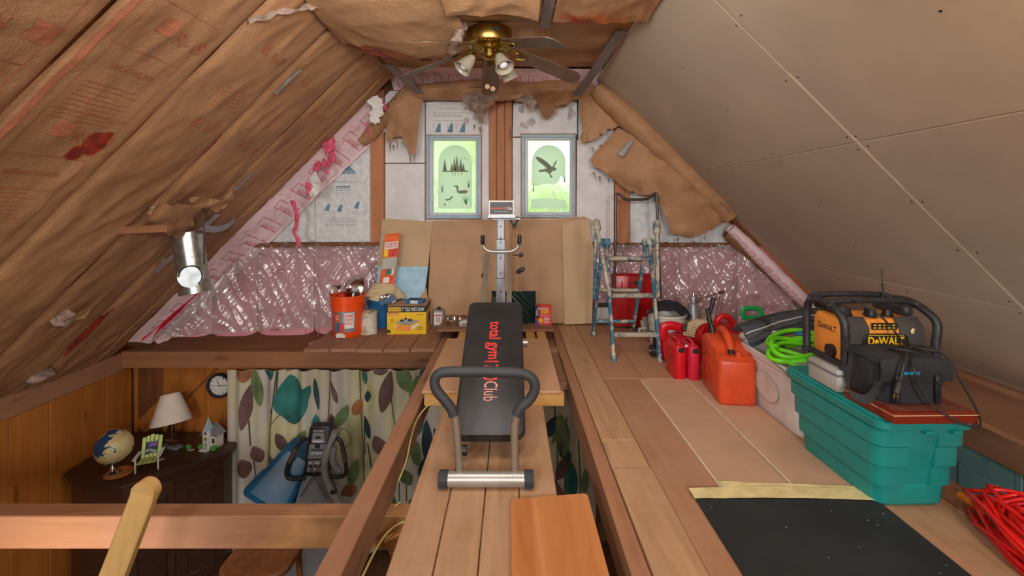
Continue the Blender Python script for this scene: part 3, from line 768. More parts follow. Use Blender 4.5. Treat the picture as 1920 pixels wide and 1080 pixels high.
sprint(f, t, [('blotch', s, y, .085, .060, 3.1)], 'stain', 'wet_stain'); sprint(f, t, [('blotch', s - .085, y - .05, .05, .035, 1.7)], 'stain', 'wet_stain')
for bi, pxs in ((3, ((505, 100), (380, 230))), (4, ((575, 160), (460, 275))), (5, ((590, 215), (235, 490)))):
    t, f = BT[bi]; it = []
    for px, py in pxs:
        s, y = Lsy(px, py); it += [('block', s + .02, y - .1, .07, .07), ('text', 'R-19', s, y + .05, .14, .07, 0)]
        for k in range(6): it.append(('line', s - .3 - k*.03, y - .12, s - .3 - k*.03, y + random.uniform(.05, .15), .004))
    sprint(f, t, it)
for bi, px, py, a, b in ((4, 470, 290, .012, .02), (5, 70, 640, .10, .03), (4, 80, 630, .05, .04)):
    t, f = BT[bi]; s, y = Lsy(px, py)
# red soaked stretches in the seams
t, f = BT[4]; s, y = Lsy(370, 290); sprint(f, t, [('blotch', s, y + .0, .3, .02, 4)], 'stain', 'wet_stain')
t, f = BT[5]; s, y = Lsy(150, 620); sprint(f, t, [('blotch', s, y + .06, .25, .03, 6)], 'stain', 'wet_stain')
# torn openings in the paper: fibre showing, lip of paper around it
def jag(pts, amp, n, only=None):
    out = []
    N = len(pts)
    for i in range(N):
        a, b = Vector(pts[i]), Vector(pts[(i+1) % N]); out.append(a)
        if only is not None and i not in only: continue
        for k in range(1, n):
            p = a.lerp(b, k/n); out.append(p + Vector((random.uniform(-amp, amp), random.uniform(-amp*.4, amp*.4), random.uniform(-amp, amp))))
    return out
def sheet_poly(mb, pts, amp=.02, freq=4, thick=.002, cuts=2, seed=0, bulge=0.0, nrm=(0, -1, 0), stretch=(1, 1, 1)):
    """a torn sheet: outline filled, subdivided and crumpled along nrm"""
    bm = bmesh.new(); vs_ = [bm.verts.new(p) for p in pts]
    es = [bm.edges.new((vs_[i], vs_[(i+1) % len(vs_)])) for i in range(len(vs_))]
    bmesh.ops.triangle_fill(bm, edges=es, use_beauty=True, use_dissolve=False)
    edge = {tuple(v.co) for v in bm.verts}
    for _ in range(cuts): bmesh.ops.subdivide_edges(bm, edges=[e for e in bm.edges if e.calc_length() > .035], cuts=1)
    bmesh.ops.triangulate(bm, faces=bm.faces)
    c = sum((Vector(p) for p in pts), Vector()) / len(pts); rad = max((Vector(p) - c).length for p in pts); n = Vector(nrm).normalized()
    for v in bm.verts:
        p = Vector((v.co.x*stretch[0], v.co.y*stretch[1], v.co.z*stretch[2])) * freq
        d = amp * (ridge(p.x + seed, p.y, p.z) + .5*n3(p.x*2.3, p.y*2.3 + seed, p.z*2.3))
        v.co += n * (d + bulge * (1 - min(1, (v.co - c).length / rad) ** 2))
    bmesh.ops.recalc_face_normals(bm, faces=bm.faces)
    if thick: bmesh.ops.solidify(bm, geom=list(bm.faces), thickness=thick)
    me = bpy.data.meshes.new('tmp'); bm.to_mesh(me); bm.free(); mb.bm.from_mesh(me); bpy.data.meshes.remove(me)
    return mb
def pix_sheet(mb, pix, Y, **k):
    """outline given as (px, py, depth)"""
    return sheet_poly(mb, [P(p[0], p[1], p[2] if len(p) > 2 else Y) for p in pix], **k)
nL = (SL, 0, -SL)
t, f = BT[4]; s, y = Lsy(108, 583)
mb = MB(); mb.blob(Lp(s, y, .075), .055, .075, .06, .5, 3, 2, 4); mb.obj('fibre', M['grayfiber'], t)
mb = MB(); sheet_poly(mb, [Lp(s + a, y + b, .095 + c) for a, b, c in ((.10, -.05, .03), (.12, .08, .02), (.02, .10, .03), (-.02, .02, .0), (.03, -.08, .01))], amp=.01, seed=3, nrm=nL); mb.obj('torn_flap', M['kraft_pale'], t)
s, y = Lsy(70, 700)
mb = MB(); mb.blob(Lp(.25, 3.75, .04), .08, .09, .05, .6, 4, 2, 9); mb.obj('fibre', M['grayfiber'], t)
# grey torn lip of paper at the head of the creased batt
t, f = BT[3]
mb = MB(); pts = [P(*p) for p in ((462, 30, 2.55), (500, 27, 2.6), (525, 10, 2.66), (560, 14, 2.72), (585, 2, 2.78), (600, -20, 2.8), (600, 18, 2.8), (578, 16, 2.76), (545, 22, 2.7), (520, 26, 2.64), (505, 36, 2.6), (465, 46, 2.55))]
sheet_poly(mb, jag(pts, .012, 3), amp=.012, freq=9, seed=2, nrm=nL); mb.obj('torn_lip', M['grayfiber'], t)
t, f = BT[4]
mb = MB(); sheet_poly(mb, jag([P(*p) for p in ((575, 52, 3.1), (592, 57, 3.15), (612, 42, 3.2), (632, 60, 3.3), (600, 72, 3.2), (588, 66, 3.15))], .006, 3), amp=.01, seed=5, nrm=nL); mb.obj('torn_lip', M['kraft'], t)
# silver tape scraps and the sheet metal strap in the seams
def tape(px, py, L_, w_, ang, label, name='metal_tape'):
    s, y = Lsy(px, py)
    mb = MB(); c, sn = math.cos(R(ang)), math.sin(R(ang))
    mb.grid(lambda u, v: Lp(s + (u-.5)*L_*c - (v-.5)*w_*sn, y + (u-.5)*L_*sn + (v-.5)*w_*c, .065 + .01*n3(u*5, v*3, px)), 10, 3, .002)
    return tag(mb.obj(name, M['steel'], None), label, 'tape')
tape(527, 140, .24, .035, 0, 'scrap of silver tape in the seam high on the slope')
tape(446, 330, .20, .05, 0, 'strip of silver tape at the seam above the duct')
MB_ = MB(); MB_.bar(Lp(Lsy(275, 498)[0], 3.8, .085), Lp(Lsy(392, 388)[0], 3.86, .085), .085, .004, (SL, 0, -SL))
tag(MB_.obj('metal_strap', M['steel'], None, 0), 'dull metal strap running down the seam behind the duct', 'strap')
# ================================================================ ceiling: kraft batts across the collar ties
def Cp(x, y, d=0.0): return Vector((x, y, 2.43 - d))
def ceil_batt(y0, y1, seed, label, sag, x0=-1.24, x1=.865, up=0.0):
    t = thing('ceiling_batt', label, 'insulation', (0, 0, 0), 0, 'kraft batts between the collar ties')
    def f(u, v):
        e = (1 - abs(2*v-1)**3); x = x0 + (x1-x0)*u
        return Cp(x, y0 + (y1-y0)*v + .02*n3(u*9, v*.4, seed), -up + e*(sag*(.6 + .5*math.sin(PI*u)) + .014*ridge(x*2.2, v*2.5, seed) + .03*n3(x*1.5, v*2, seed+3)))
    MB().grid(f, 90, 22, .003).obj('kraft_facing', M['kraft'], t, 60)
    mb = MB()
    for k in range(5):
        u = random.uniform(.1, .8); a = f(u, .4)
        mb.box(a.x, a.x + .10, a.y, a.y + .05, a.z - .016, a.z - .013)
    o = mb.obj('print', M['print_red'], t, 0); o['kind'] = 'stuff'
    return t, f
ceil_batt(1.9, 2.55, 1, 'kraft batt across the flat ceiling above the top of the picture', .04)
cb1 = ceil_batt(2.56, 3.19, 2, 'kraft batt across the flat ceiling behind the fallen drape', .03)
cb2 = ceil_batt(3.20, 3.83, 3, 'kraft batt across the flat ceiling right above the fan', .04, up=.03)
cb3 = ceil_batt(3.84, 4.50, 4, 'kraft batt across the flat ceiling between fan and pink roll', .03, x1=.80, up=.085)
# sagging, stained sheet in the bay by the drywall
t = thing('stained_drape', 'sagging kraft sheet with a red and orange water stain beside the drywall', 'insulation')
def fs(u, v):
    x = .26 + .60*u; y = 2.30 + (.68 - .05*math.sin(PI*u))*v
    return Cp(x, y, .03 + .075*math.sin(PI*min(u*.62 + .2, 1)) * v**1.5 + .01*ridge(u*4, v*3, 8) + .008*n3(u*14, v*2))
MB().grid(fs, 40, 24, .003).obj('kraft_facing', stained('stained kraft by drywall', 'kraft', [((.56, 2.92, 2.33), (.42, .30, .4), (160, 88, 42), .85), ((.42, 2.95, 2.33), (.24, .20, .4), (128, 38, 28), .95)]), t, 60)
def patch_on(f, u0, u1, v0, v1, mat, parent, name, rag=.12, seed=0, off=-.005):
    mb = MB()
    mb.grid(lambda a, b: f(u0 + (u1-u0)*a, (v0 + (v0 - 0)*0 + (rag*n3(a*4, seed, 2) if b < .01 else 0)) + (v1-v0)*b) + Vector((0, 0, off)), 20, 6)
    return mb.obj(name, M[mat], parent, 60, norm=False)
# the big drape of kraft paper that has come down beside the fan
t = thing('fallen_drape', 'large torn kraft sheet sagging from the ceiling beside the brass fan', 'insulation')
def fd(u, v):
    x = -1.20 + .86*u; sag = math.sin(PI*min(1, u*.9 + .08))
    y = 2.50 + .85*v + .10*u*v; z = 2.40 - (.04 + .10*sag)*v - .02*math.sin(v*PI) * sag
    z -= .014*ridge(u*2.2 + v*.9, v*2.6 - u*1.5, 3) + .003*ridge(u*9, v*5, 4)
    if u > .93: z += .03*(u-.93)/.07*n3(v*9, 2)
    return Vector((x + (.05*n3(v*6, 3) if u > .97 else 0), y, z))
MB().grid(fd, 60, 46, .003).obj('kraft_sheet', stained('stained fallen kraft', 'kraft_pale', [((-.95, 3.34, 2.28), (.42, .20, .5), (160, 84, 44), .8), ((-1.08, 3.36, 2.3), (.26, .13, .5), (112, 42, 30), .9)]), t, 60)
mb = MB(); mb.grid(lambda a, b: fd(a*.62, 1 - .16*(1-b)*(1 - abs(2*a-1)**2) * (1 + .3*n3(a*7, 1))) + Vector((0, 0, -.006)), 40, 6); mb.obj('wet_stain', M['stain_orange'], t, 60, norm=False)
mb = MB(); mb.grid(lambda a, b: fd(.02 + a*.36, 1 - .09*(1-b)*(1 - abs(2*a-1)**2) * (1 + .4*n3(a*7, 4))) + Vector((0, 0, -.009)), 40, 6); mb.obj('wet_stain', M['stain'], t, 60, norm=False)
t = thing('fallen_drape', 'torn flap of kraft paper hanging over the top of the brass fan housing', 'insulation')
def fd2(u, v):
    x = -.40 + .56*u; y = 2.22 + (.62 + .02*u)*v
    z = 2.42 - .075*v - .016*ridge(u*2 - v*1.2, v*2 + u*2.5, 6) - .003*ridge(u*8, v*5, 2)
    if u > .9: z -= .03*v*(u-.9)/.1
    return Vector((x, y + .03*n3(u*5, 7)*v, z))
MB().grid(fd2, 44, 36, .003).obj('kraft_sheet', M['kraft_pale'], t, 60)
# dirty fibre at the tear between the two drapes
t = thing('torn_fibre', 'dirty grey fibreglass showing in the tear beside the fan housing', 'insulation')
mb = MB()
for i in range(9): mb.blob(P(868 - i*2.2 + random.uniform(-3, 3), 48 + i*6, 3.12), .03, .03, .035, .6, 3, 2, i)
mb.obj('fibre', M['grayfiber'], t)['kind'] = 'stuff'
t = MB().box(.185, .255, 2.2, 3.16, 2.375, 2.415, .003).obj('collar_stub', M['lath'], None, 0); tag(t, 'short grey board end showing on the ceiling right of the fan drape', 'board')
for nm, a, b, lab in (('lath', (.776, 3.33, 2.41), (.637, 4.80, 2.26), 'weathered grey lath nailed along the corner beside the drywall'),
                      ('lath', (-1.06, 4.02, 2.39), (-.865, 4.82, 2.26), 'weathered grey lath at the head of the pink wrapped roll')):
    mb = MB(); mb.bar(a, b, .082, .014, (0, 0, 1), .002); tag(mb.obj(nm, M['lath'], None, 0), lab, 'board')
# ---------------- pink wrapped rolls in the corner between roof and gable
def wrap_roll(label, f, nu, items, group='pink wrapped rolls in the roof corner'):
    t = thing('wrapped_roll', label, 'insulation', (0, 0, 0), 0, group)
    MB().grid(f, nu, 18, .004).obj('wrap', M['pinkwrap'], t, 60)
    mb = MB()
    for k in items:
        if k[0] == 'rect':
            _, u0, u1, v0, v1 = k; d = .0025
            for a, b, c, e in ((u0, u1, v0, v0 + .012), (u0, u1, v1 - .012, v1), (u0, u0 + d, v0, v1), (u1 - d, u1, v0, v1)):
                mb.grid(lambda p, q: f(a + (b-a)*p, c + (e-c)*q, .006), 6, 4)
        elif k[0] == 'text':
            _, body, u, v, wu, hv, rot = k
            for vs_, fs_ in text_geo(body, .01):
                bv = []
                for a, b in vs_:
                    if rot: a, b = -b, a
                    bv.append(mb.bm.verts.new(f(u + a*wu, v - b*hv, .007)))
                for q in fs_:
                    try: mb.bm.faces.new([bv[i] for i in q])
                    except ValueError: pass
        elif k[0] == 'line':
            _, u0, v0, u1, v1 = k
            mb.grid(lambda p, q: f(u0 + (u1-u0)*p, v0 + (v1-v0)*p + (q-.5)*.012, .006), 5, 1)
        elif k[0] == 'swirl':
            _, u, v, ru, rv = k
            for a in range(14):
                c0, c1 = a*.9, a*.9 + 1.1; r0, r1 = .3 + .05*a, .34 + .05*a
                mb.grid(lambda p, q: f(u + ru*r0*math.cos(c0 + (c1-c0)*p), v + rv*(r0 + q*.07)*math.sin(c0*1.3 + (c1-c0)*p), .006), 4, 1)
    o = mb.obj('print', M['pink_print'], t, 0, norm=False); o['kind'] = 'stuff'
    return t
def fleft(u, v, h=0.0):
    s = .30 + 3.35*u; seed = 3
    th = v*PI/2
    a = .20 - .05*(1-u); 
    y = 4.56 + .30*math.sin(th)*.98; d = .03 + a*(1 - math.cos(th))**.9 * 1.15
    bul = .05*math.sin(PI*v) + .012*ridge(u*9, v*2.2, seed) + .006*ridge(u*30, v*5, 1)
    if u < .42: bul -= .055*math.exp(-((v - .62 - .1*n3(u*6, 2))/.07)**2) * min(1, (.42-u)*8)
    n = Vector((0, -.5, 0)).lerp(Vector((SL, 0, -SL)), .5 + v*.3).normalized()
    return Lp(s, y, d) + n*(bul + h)
it = []
for k in range(13):
    u = .06 + k*.072
    it += [('rect', u, u + .033, .20, .80), ('text', 'CAUTION', u + .009, .5, .013, .34, 1), ('line', u + .017, .24, u + .017, .76)]
    it += [('line', u + .038 + j*.0045, .25, u + .038 + j*.0045, .55 + random.uniform(0, .25)) for j in range(5)]
    if k % 2: it += [('swirl', u + .05, .22, .016, .12)]
    else: it += [('line', u + .05, .12, u + .068, .30), ('line', u + .068, .30, u + .052, .34), ('line', u + .052, .34, u + .05, .12)]
tL = wrap_roll('long pink poly wrapped roll with red printing, torn in places, along the sloping gable edge', fleft, 150, it)
def pix_on(px, py, off): return P(px, py, 4.62 - off)
# torn places in it
mb = MB()
for i, (px, py) in enumerate(((623, 262), (622, 275), (621, 285), (625, 296), (618, 302), (608, 306), (597, 310), (592, 316))):
    mb.blob(P(px, py, 4.56), .025, .02, .05, .4, 3, 2, i)
o = mb.obj('torn_fibre', M['pinkfiber'], tL); o['kind'] = 'stuff'; o['label'] = 'bright pink fibre in the tears'
mb = MB()
for i, (a, b) in enumerate((((605, 268), (624, 262)), ((712, 186), (722, 193)), ((686, 232), (692, 241)))):
    mb = MB(); sheet_poly(mb, jag([P(a[0], a[1], 4.50), P(b[0], b[1], 4.48), P(b[0] + 6, b[1] + 16, 4.48), P(a[0] + 5, a[1] + 20, 4.5)], .012, 3), amp=.01, seed=i); mb.obj('torn_flap', M['pinkfiber'], tL)
mb = MB()
sheet_poly(mb, jag([P(*p) for p in ((688, 190, 4.42), (706, 181, 4.40), (722, 185, 4.40), (718, 200, 4.42), (722, 212, 4.44), (710, 222, 4.45), (713, 232, 4.46), (698, 232, 4.46), (692, 214, 4.44), (700, 204, 4.42))], .015, 4), amp=.03, freq=8, seed=4); mb.obj('torn_flap', M['white'], tL); mb = MB()
sheet_poly(mb, jag([P(*p) for p in ((580, 336, 4.50), (592, 320, 4.48), (601, 338, 4.48), (603, 355, 4.5), (592, 371, 4.52), (582, 368, 4.52), (588, 350, 4.5))], .010, 4), amp=.02, freq=9, seed=6)
mb.obj('torn_flap', M['white'], tL)
mb = MB()
for i, pts in enumerate((((548, 376), (553, 388), (557, 402), (556, 420), (552, 437), (558, 446), (560, 462)), ((577, 342), (579, 352), (580, 366)), ((613, 308), (614, 320), (611, 328)))):
    ww = (.018, .024, .010)[i]; mb = MB()
    q = smooth_path([P(x, y, 4.52) for x, y in pts], 4); n = len(q) - 1
    mb.grid(lambda u, v: q[round(u*n)] + Vector(((v-.5)*ww*2*(1 + .6*n3(u*9, i)), -.012*math.sin(v*PI) + .01*n3(u*8, v), 0)), n, 3, .004); mb.obj('torn_strip', M['pinkfiber'], tL, label='ragged bright pink strip hanging down')
mb = MB()
for a, b, c, d in (((383, 540), (330, 585), (268, 637), .03), ((352, 568), (318, 600), (290, 632), .05)):
    q = smooth_path([P(a[0], a[1], 4.42), P(b[0], b[1], 4.38), P(c[0], c[1], 4.36)], 6); n = len(q) - 1
    mb.grid(lambda u, v: q[round(u*n)] + Vector(((v-.5)*d*2.4*math.sin(PI*min(1, u*.8 + .15)), -.01, (v-.5)*d*1.4)), n, 4, .004)
mb.obj('torn_fibre', M['redfade'], tL, label='deep pink fibre showing through the slit')
# the roll along the flat ceiling and the one beside the drywall
def ftop(u, v, h=0.0):
    x = -1.22 + 2.10*u; th = v*PI/2
    return Vector((x, 4.50 + .34*math.sin(th) - h*.6 - .03*math.sin(PI*v), 2.535 - .04*u - .155*(1 - math.cos(th)) - .03*math.sin(PI*v) - .01*math.sin(PI*u) - .006*ridge(u*20, v*3, 2) - h))
it = []
for k in range(15):
    u = .03 + k*.063
    it += [('rect', u, u + .025, .25, .85), ('line', u + .03, .3, u + .03, .8), ('line', u + .036, .3, u + .036, .7), ('line', u + .042, .3, u + .055, .6)]
    if k % 3 == 1: it += [('swirl', u + .05, .4, .02, .2)]
wrap_roll('pink poly wrapped roll with red printing across the top of the gable, behind the fan', ftop, 90, it)
def fright(u, v, h=0.0):
    s = 1.95 + 1.32*u; th = v*2*PI
    c = Rp(s, 4.70, .085); n = Rp(0, 0, 1) - Rp(0, 0)
    r = .062 - .016*abs(2*u-1)**3 + .006*ridge(u*7, v*3, 5) + h
    return c + n*(r*math.sin(th)) + Vector((0, -r*1.3*math.cos(th), 0))
it = []
for k in range(11):
    u = .04 + k*.085; it += [('rect', u, u + .05, .08, .30), ('line', u + .06, .1, u + .06, .28), ('line', u + .068, .1, u + .068, .28)]
wrap_roll('slim pink wrapped roll under the edge of the drywall', fright, 70, it)
# ---------------- kraft rolls and torn kraft flaps around the gable
def kroll(name, label, a, b, r, Y, seed, mat='kraft', sq=1.3):
    a, b = Vector(a), Vector(b); d = (b-a).normalized(); n = d.cross(Vector((0, 1, 0))).normalized()
    def f(u, v):
        th = v*2*PI; rr = r*(1 - .35*abs(2*u-1)**6)*(1 + .10*ridge(u*3 + v*2.0, v*3 - u*5, seed) + .18*n3(u*4, v*2, seed)) + .006*ridge(u*16, v*6 + u*12, seed)
        return a.lerp(b, u) + n*(rr*math.sin(th)) + Vector((0, -rr*sq*math.cos(th), 0))
    return tag(MB().grid(f, 90, 28).obj(name, M[mat], None, 60), label, 'insulation', 'rolled kraft along the gable')
kroll('kraft_roll', 'rolled brown kraft batt running down under the drywall edge', P(1118, 165, 4.62), P(1368, 408, 4.64), .105, 4.7, 2)
kroll('kraft_roll', 'dark kraft roll tucked under the slim pink roll', P(1362, 436, 4.76), P(1480, 538, 4.78), .06, 4.8, 6, 'kraft_dark')
kroll('kraft_roll', 'sagging kraft roll across the gable just below the pink roll', P(770, 171, 4.72), P(1110, 169, 4.72), .088, 4.7, 9)
kroll('kraft_roll', 'brown kraft roll below the torn head of the long pink roll', P(772, 165, 4.74), P(678, 268, 4.78), .062, 4.7, 12)
def flap(label, pix, seed, amp=.03, freq=3, mat='kraft', edges=None, bulge=.04, jagamp=.02, name='kraft_flap', st=(1, 1, 1), cuts=3, n=5):
    mb = MB(); pts = [P(*p) for p in pix]
    sheet_poly(mb, jag(pts, jagamp, n, edges), amp=amp, freq=freq, seed=seed, bulge=bulge, stretch=st, cuts=cuts)
    return tag(mb.obj(name, M[mat], None, 60), label, 'insulation', 'torn kraft flaps on the gable')
flap('torn kraft flap hanging beside the foam board left of the loon window', [(795, 178, 4.72), (770, 172, 4.68), (738, 205, 4.70), (726, 245, 4.75), (727, 262, 4.76), (736, 266, 4.76), (744, 258, 4.75), (757, 257, 4.74), (764, 280, 4.72), (772, 290, 4.72), (780, 288, 4.72), (786, 240, 4.73)], 3, .025, 4, edges=(3, 4, 5, 6, 7, 8, 9), st=(2, 1, .5))
flap('pleated kraft flap hanging just past the eagle window', [(1083, 160, 4.74), (1112, 160, 4.66), (1135, 200, 4.66), (1158, 238, 4.70), (1130, 252, 4.72), (1110, 264, 4.74), (1090, 270, 4.75), (1086, 215, 4.76)], 8, .03, 3.5, edges=(3, 4, 5, 6), st=(3, 1, .6))
flap('big kraft flap with a silver tape strip hanging over the white boards', [(1158, 240, 4.64), (1182, 256, 4.58), (1240, 305, 4.55), (1300, 352, 4.56), (1346, 396, 4.60), (1350, 418, 4.66), (1322, 436, 4.70), (1298, 446, 4.72), (1256, 438, 4.74), (1240, 400, 4.72), (1226, 366, 4.70), (1190, 366, 4.72), (1160, 346, 4.73), (1112, 314, 4.74), (1106, 300, 4.74), (1118, 284, 4.72)], 11, .045, 3.4, edges=(5, 6, 7, 11, 12, 13, 14), st=(1, 1, 1.6), bulge=.06)
mb = MB(); mb.poly([P(1168, 276, 4.50), P(1182, 262, 4.49), P(1186, 268, 4.49), P(1168, 294, 4.50), P(1158, 290, 4.51)], .002)
tag(mb.obj('metal_tape', M['taupe2'], None, 60), 'short silver tape strip stuck on the big kraft flap', 'tape')
for i, (pix, mt, lab) in enumerate((
    ([(865, 176, 4.66), (900, 176, 4.62), (935, 180, 4.62), (925, 200, 4.66), (912, 214, 4.68), (902, 232, 4.70), (893, 222, 4.70), (886, 205, 4.70), (876, 204, 4.70), (868, 194, 4.70)], 'grayfiber', 'grey matted fibre hanging over the head of the pine post'),
    ([(905, 212, 4.66), (918, 196, 4.63), (945, 178, 4.60), (985, 178, 4.60), (930, 192, 4.60), (916, 206, 4.62)], 'kraft', 'narrow twist of kraft paper across the head of the post'),
    ([(960, 178, 4.68), (1000, 178, 4.66), (1006, 192, 4.68), (996, 210, 4.72), (990, 200, 4.72), (980, 194, 4.72), (966, 192, 4.72)], 'grayfiber', 'dirty grey rag of fibre above the eagle window board'),
    ([(1004, 180, 4.64), (1040, 172, 4.60), (1075, 172, 4.62), (1080, 186, 4.66), (1058, 198, 4.68), (1040, 200, 4.70), (1032, 222, 4.72), (1018, 224, 4.72), (1010, 206, 4.70)], 'kraft_dark', 'ragged brown kraft scrap above the eagle window'))):
    flap(lab, pix, 20 + i, .03, 6, mt, None, .02, .022, 'torn_scrap', n=4)
mb = MB()
for px, py in ((1138, 268), (1125, 272), (1112, 322), (1124, 330), (1140, 335), (732, 268), (738, 272), (745, 264), (770, 292), (778, 290), (890, 234), (900, 238), (1270, 446), (1300, 452), (1320, 444), (655, 268), (1110, 276)):
    p = P(px, py, 4.74); mb.tube([p, p + Vector((random.uniform(-.02, .02), 0, -random.uniform(.03, .10)))], [.012, .001], 5)
o = mb.obj('fibre_strands', M['grayfiber'], None); tag(o, 'wisps of grey fibre dangling from the torn kraft edges', 'insulation'); o['kind'] = 'stuff'
# kraft paper torn open around the duct
f5 = Lp
t = thing('torn_paper', 'torn open kraft paper curling around the metal duct tee', 'insulation')
mb = MB()
PS = lambda x, y, l=.12: P(x, y, 2182/(1348 - x - y) - l)
sheet_poly(mb, jag([PS(p[0], p[1]) for p in ((268, 388, 3.62), (290, 372, 3.60), (330, 372, 3.66), (365, 372, 3.66), (350, 400, 3.62), (352, 432, 3.55), (378, 440, 3.6), (330, 440, 3.52), (296, 424, 3.52), (272, 404, 3.56))], .012, 4), amp=.03, freq=5, seed=2, nrm=nL, bulge=.05)
mb.obj('torn_flap', M['kraft'], t, 60)
mb = MB()
sheet_poly(mb, jag([PS(p[0], p[1], .16) for p in ((352, 372, 3.62), (380, 366, 3.6), (410, 372, 3.62), (432, 352, 3.66), (434, 368, 3.66), (418, 384, 3.64), (400, 393, 3.62), (384, 384, 3.6), (366, 386, 3.6))], .010, 4), amp=.02, freq=8, seed=9, nrm=nL, bulge=.02)
mb.obj('torn_flap', M['kraft_pale'], t, 60)
mb = MB()
for i, (px, py) in enumerate(((300, 396), (290, 390), (395, 436), (382, 432), (375, 438), (318, 480), (308, 486))): mb.blob(PS(px, py, .06), .03, .03, .022, .6, 3, 2, i)
mb.obj('fibre', M['grayfiber'], t)['kind'] = 'stuff'
mb = MB(); mb.bar(PS(228, 432, .06), P(318, 428, PS(228, 432, .06).y), .06, .05, (0, 0, 1), .003)
tag(mb.obj('wood_block', M['beamX'], None, 0), 'short brown wooden block between the roof batts above the duct', 'board')
# ---------------- galvanised duct tee and threaded rod
t = thing('duct_tee', 'galvanised metal duct tee with a round opening, hanging from the roof slope', 'duct', P(355, 492, 3.72))
ax = Vector((.085, -.02, -.47)); a0 = Vector((-.02, 0, .23)); a1 = a0 + ax; d = ax.normalized()
mb = MB(); mb.tube([a0, a0.lerp(a1, .40), a0.lerp(a1, .405), a0.lerp(a1, .42), a0.lerp(a1, .425), a0.lerp(a1, .88)], [.107, .107, .111, .111, .107, .107], 36, caps=False); mb.obj('pipe', M['steel'], t)
mb = MB(); mb.tube([a0.lerp(a1, .86), a0.lerp(a1, .87), a1, a1 - d*.004, a0.lerp(a1, .9)], [.108, .113, .113, .105, .105], 36, caps=False); mb.obj('end_collar', M['steel'], t)
c = a0.lerp(a1, .70); fr = Vector((.45, -.88, .05)).normalized()
mb = MB(); mb.tube([c + fr*.06, c + fr*.135, c + fr*.138, c + fr*.137, c + fr*.06], [.078, .078, .084, .074, .073], 36, caps=False); mb.obj('branch_collar', M['steel'], t)
mb = MB(); mb.cyl(c + fr*.109, c + fr*.113, .074, n=32); mb.obj('inner_sheet', M['taupe2'], t)
mb = MB(); mb.tube(smooth_path([c + fr*.14 + fr.cross(Vector((0, 0, 1))).normalized()*.076*math.cos(k*.5) + Vector((0, 0, .076*math.sin(k*.5)*(1 + .1*random.random()))) for k in range(9)], 3), .006, 6); mb.obj('torn_rim', M['cordblack'], t)
mb = MB(); mb.tube([P(381, 382, 3.58), P(383, 496, 3.58)], .0065, 8); tag(mb.obj('threaded_rod', M['cordblack'], None), 'thin metal rod hanging beside the duct tee', 'rod')
mb = MB(); q = smooth_path([P(*p) for p in ((384, 428, 3.7), (405, 430, 3.9), (425, 424, 4.1), (440, 412, 4.3))], 6); n = len(q) - 1
mb.grid(lambda u, v: q[round(u*n)] + Vector((0, 0, (v-.5)*.05)), n, 2, .003); tag(mb.obj('metal_strap', M['greymetal'], None, 60), 'short grey strap curving from the duct to the pink roll', 'strap')
# ================================================================ loft floor, joists and beams
fl = struct('floor', 'loft floor of loose boards and sheets')
def plank(x0, x1, y0, y1, z1, th, mat, name='plank', parent=fl, bev=.003):
    return MB().box(x0, x1, y0, y1, z1 - th, z1, bev).obj(name, M[mat], parent, 0)
plank(.38, .443, -3.5, 4.72, 0, .16, 'beamY', 'joist')
plank(-.63, -.545, 1.0, 4.74, -.002, .155, 'beamY', 'joist')
for a, b in ((-3.0, 1.06), (1.063, 2.088), (2.093, 2.352), (2.357, 4.70)): plank(.448, .622, a, b, .008 if a < 2 else 0, .03, 'plankY')
for x0, x1 in ((.626, .898), (.901, 1.148), (1.151, 1.50)):
    for a, b in ((-3.0, .9), (.903, 3.20), (3.203, 4.72)): plank(x0, x1, a, b, -.001, .03, 'floorply', 'floor_sheet')
plank(1.503, 2.6, 2.6, 4.72, -.001, .03, 'floorply', 'floor_sheet'); plank(1.503, 1.74, -3, 2.597, -.004, .03, 'plankY'); plank(1.76, 1.90, -3, 2.597, -.01, .06, 'deckY', 'joist')
plank(2.6, 3.14, 2.3, 4.72, -.02, .03, 'deckY', 'floor_sheet')
for a, b in ((-.402, -.256), (-.252, -.112), (-.108, .027), (.031, .183)): plank(a, b, .9 if a < 0 else .9, 3.3, 0, .038, 'plankY', bev=.004)
plank(-.40, .17, 2.015, 2.105, -.04, .115, 'yellowX', 'cleat'); plank(-.40, .17, 2.6, 2.69, -.04, .115, 'yellowX', 'cleat')
plank(-.516, .306, 2.755, 2.80, .074, .074, 'yellowX', 'crosspiece')
plank(-.53, .29, 2.75, 3.86, .089, .014, 'ply', 'plywood_sheet')
for x in (-.46, .12, .215): plank(x, x + .075, 3.5, 4.14, .074, .07, 'yellowX', 'block')
plank(-.66, .365, 4.12, 4.70, .094, .02, 'deckY', 'plank')
plank(-.545, -.4, 3.3, 4.2, -.03, .05, 'deckY', 'cleat'); plank(.29, .38, 3.2, 4.7, -.03, .05, 'deckY', 'cleat'); plank(-.545, .38, 3.86, 3.95, 0, .04, 'deckY', 'cleat'); plank(-.545, .38, 4.55, 4.64, .074, .08, 'deckY', 'cleat')
# boards under the buckets
ex = [568, 617, 667, 718, 768, 818]
for i, (a, b) in enumerate(zip(ex, ex[1:])):
    plank(Wx(a, 3.86) + .003, min(Wx(b, 3.86), -.632) - .003, 3.86 + .01*math.sin(i*2), 4.74, 0, .03, 'deckY', 'plank', bev=.004)
plank(-1.80, -.55, 4.15, 4.24, -.03, .10, 'beamX', 'cleat')
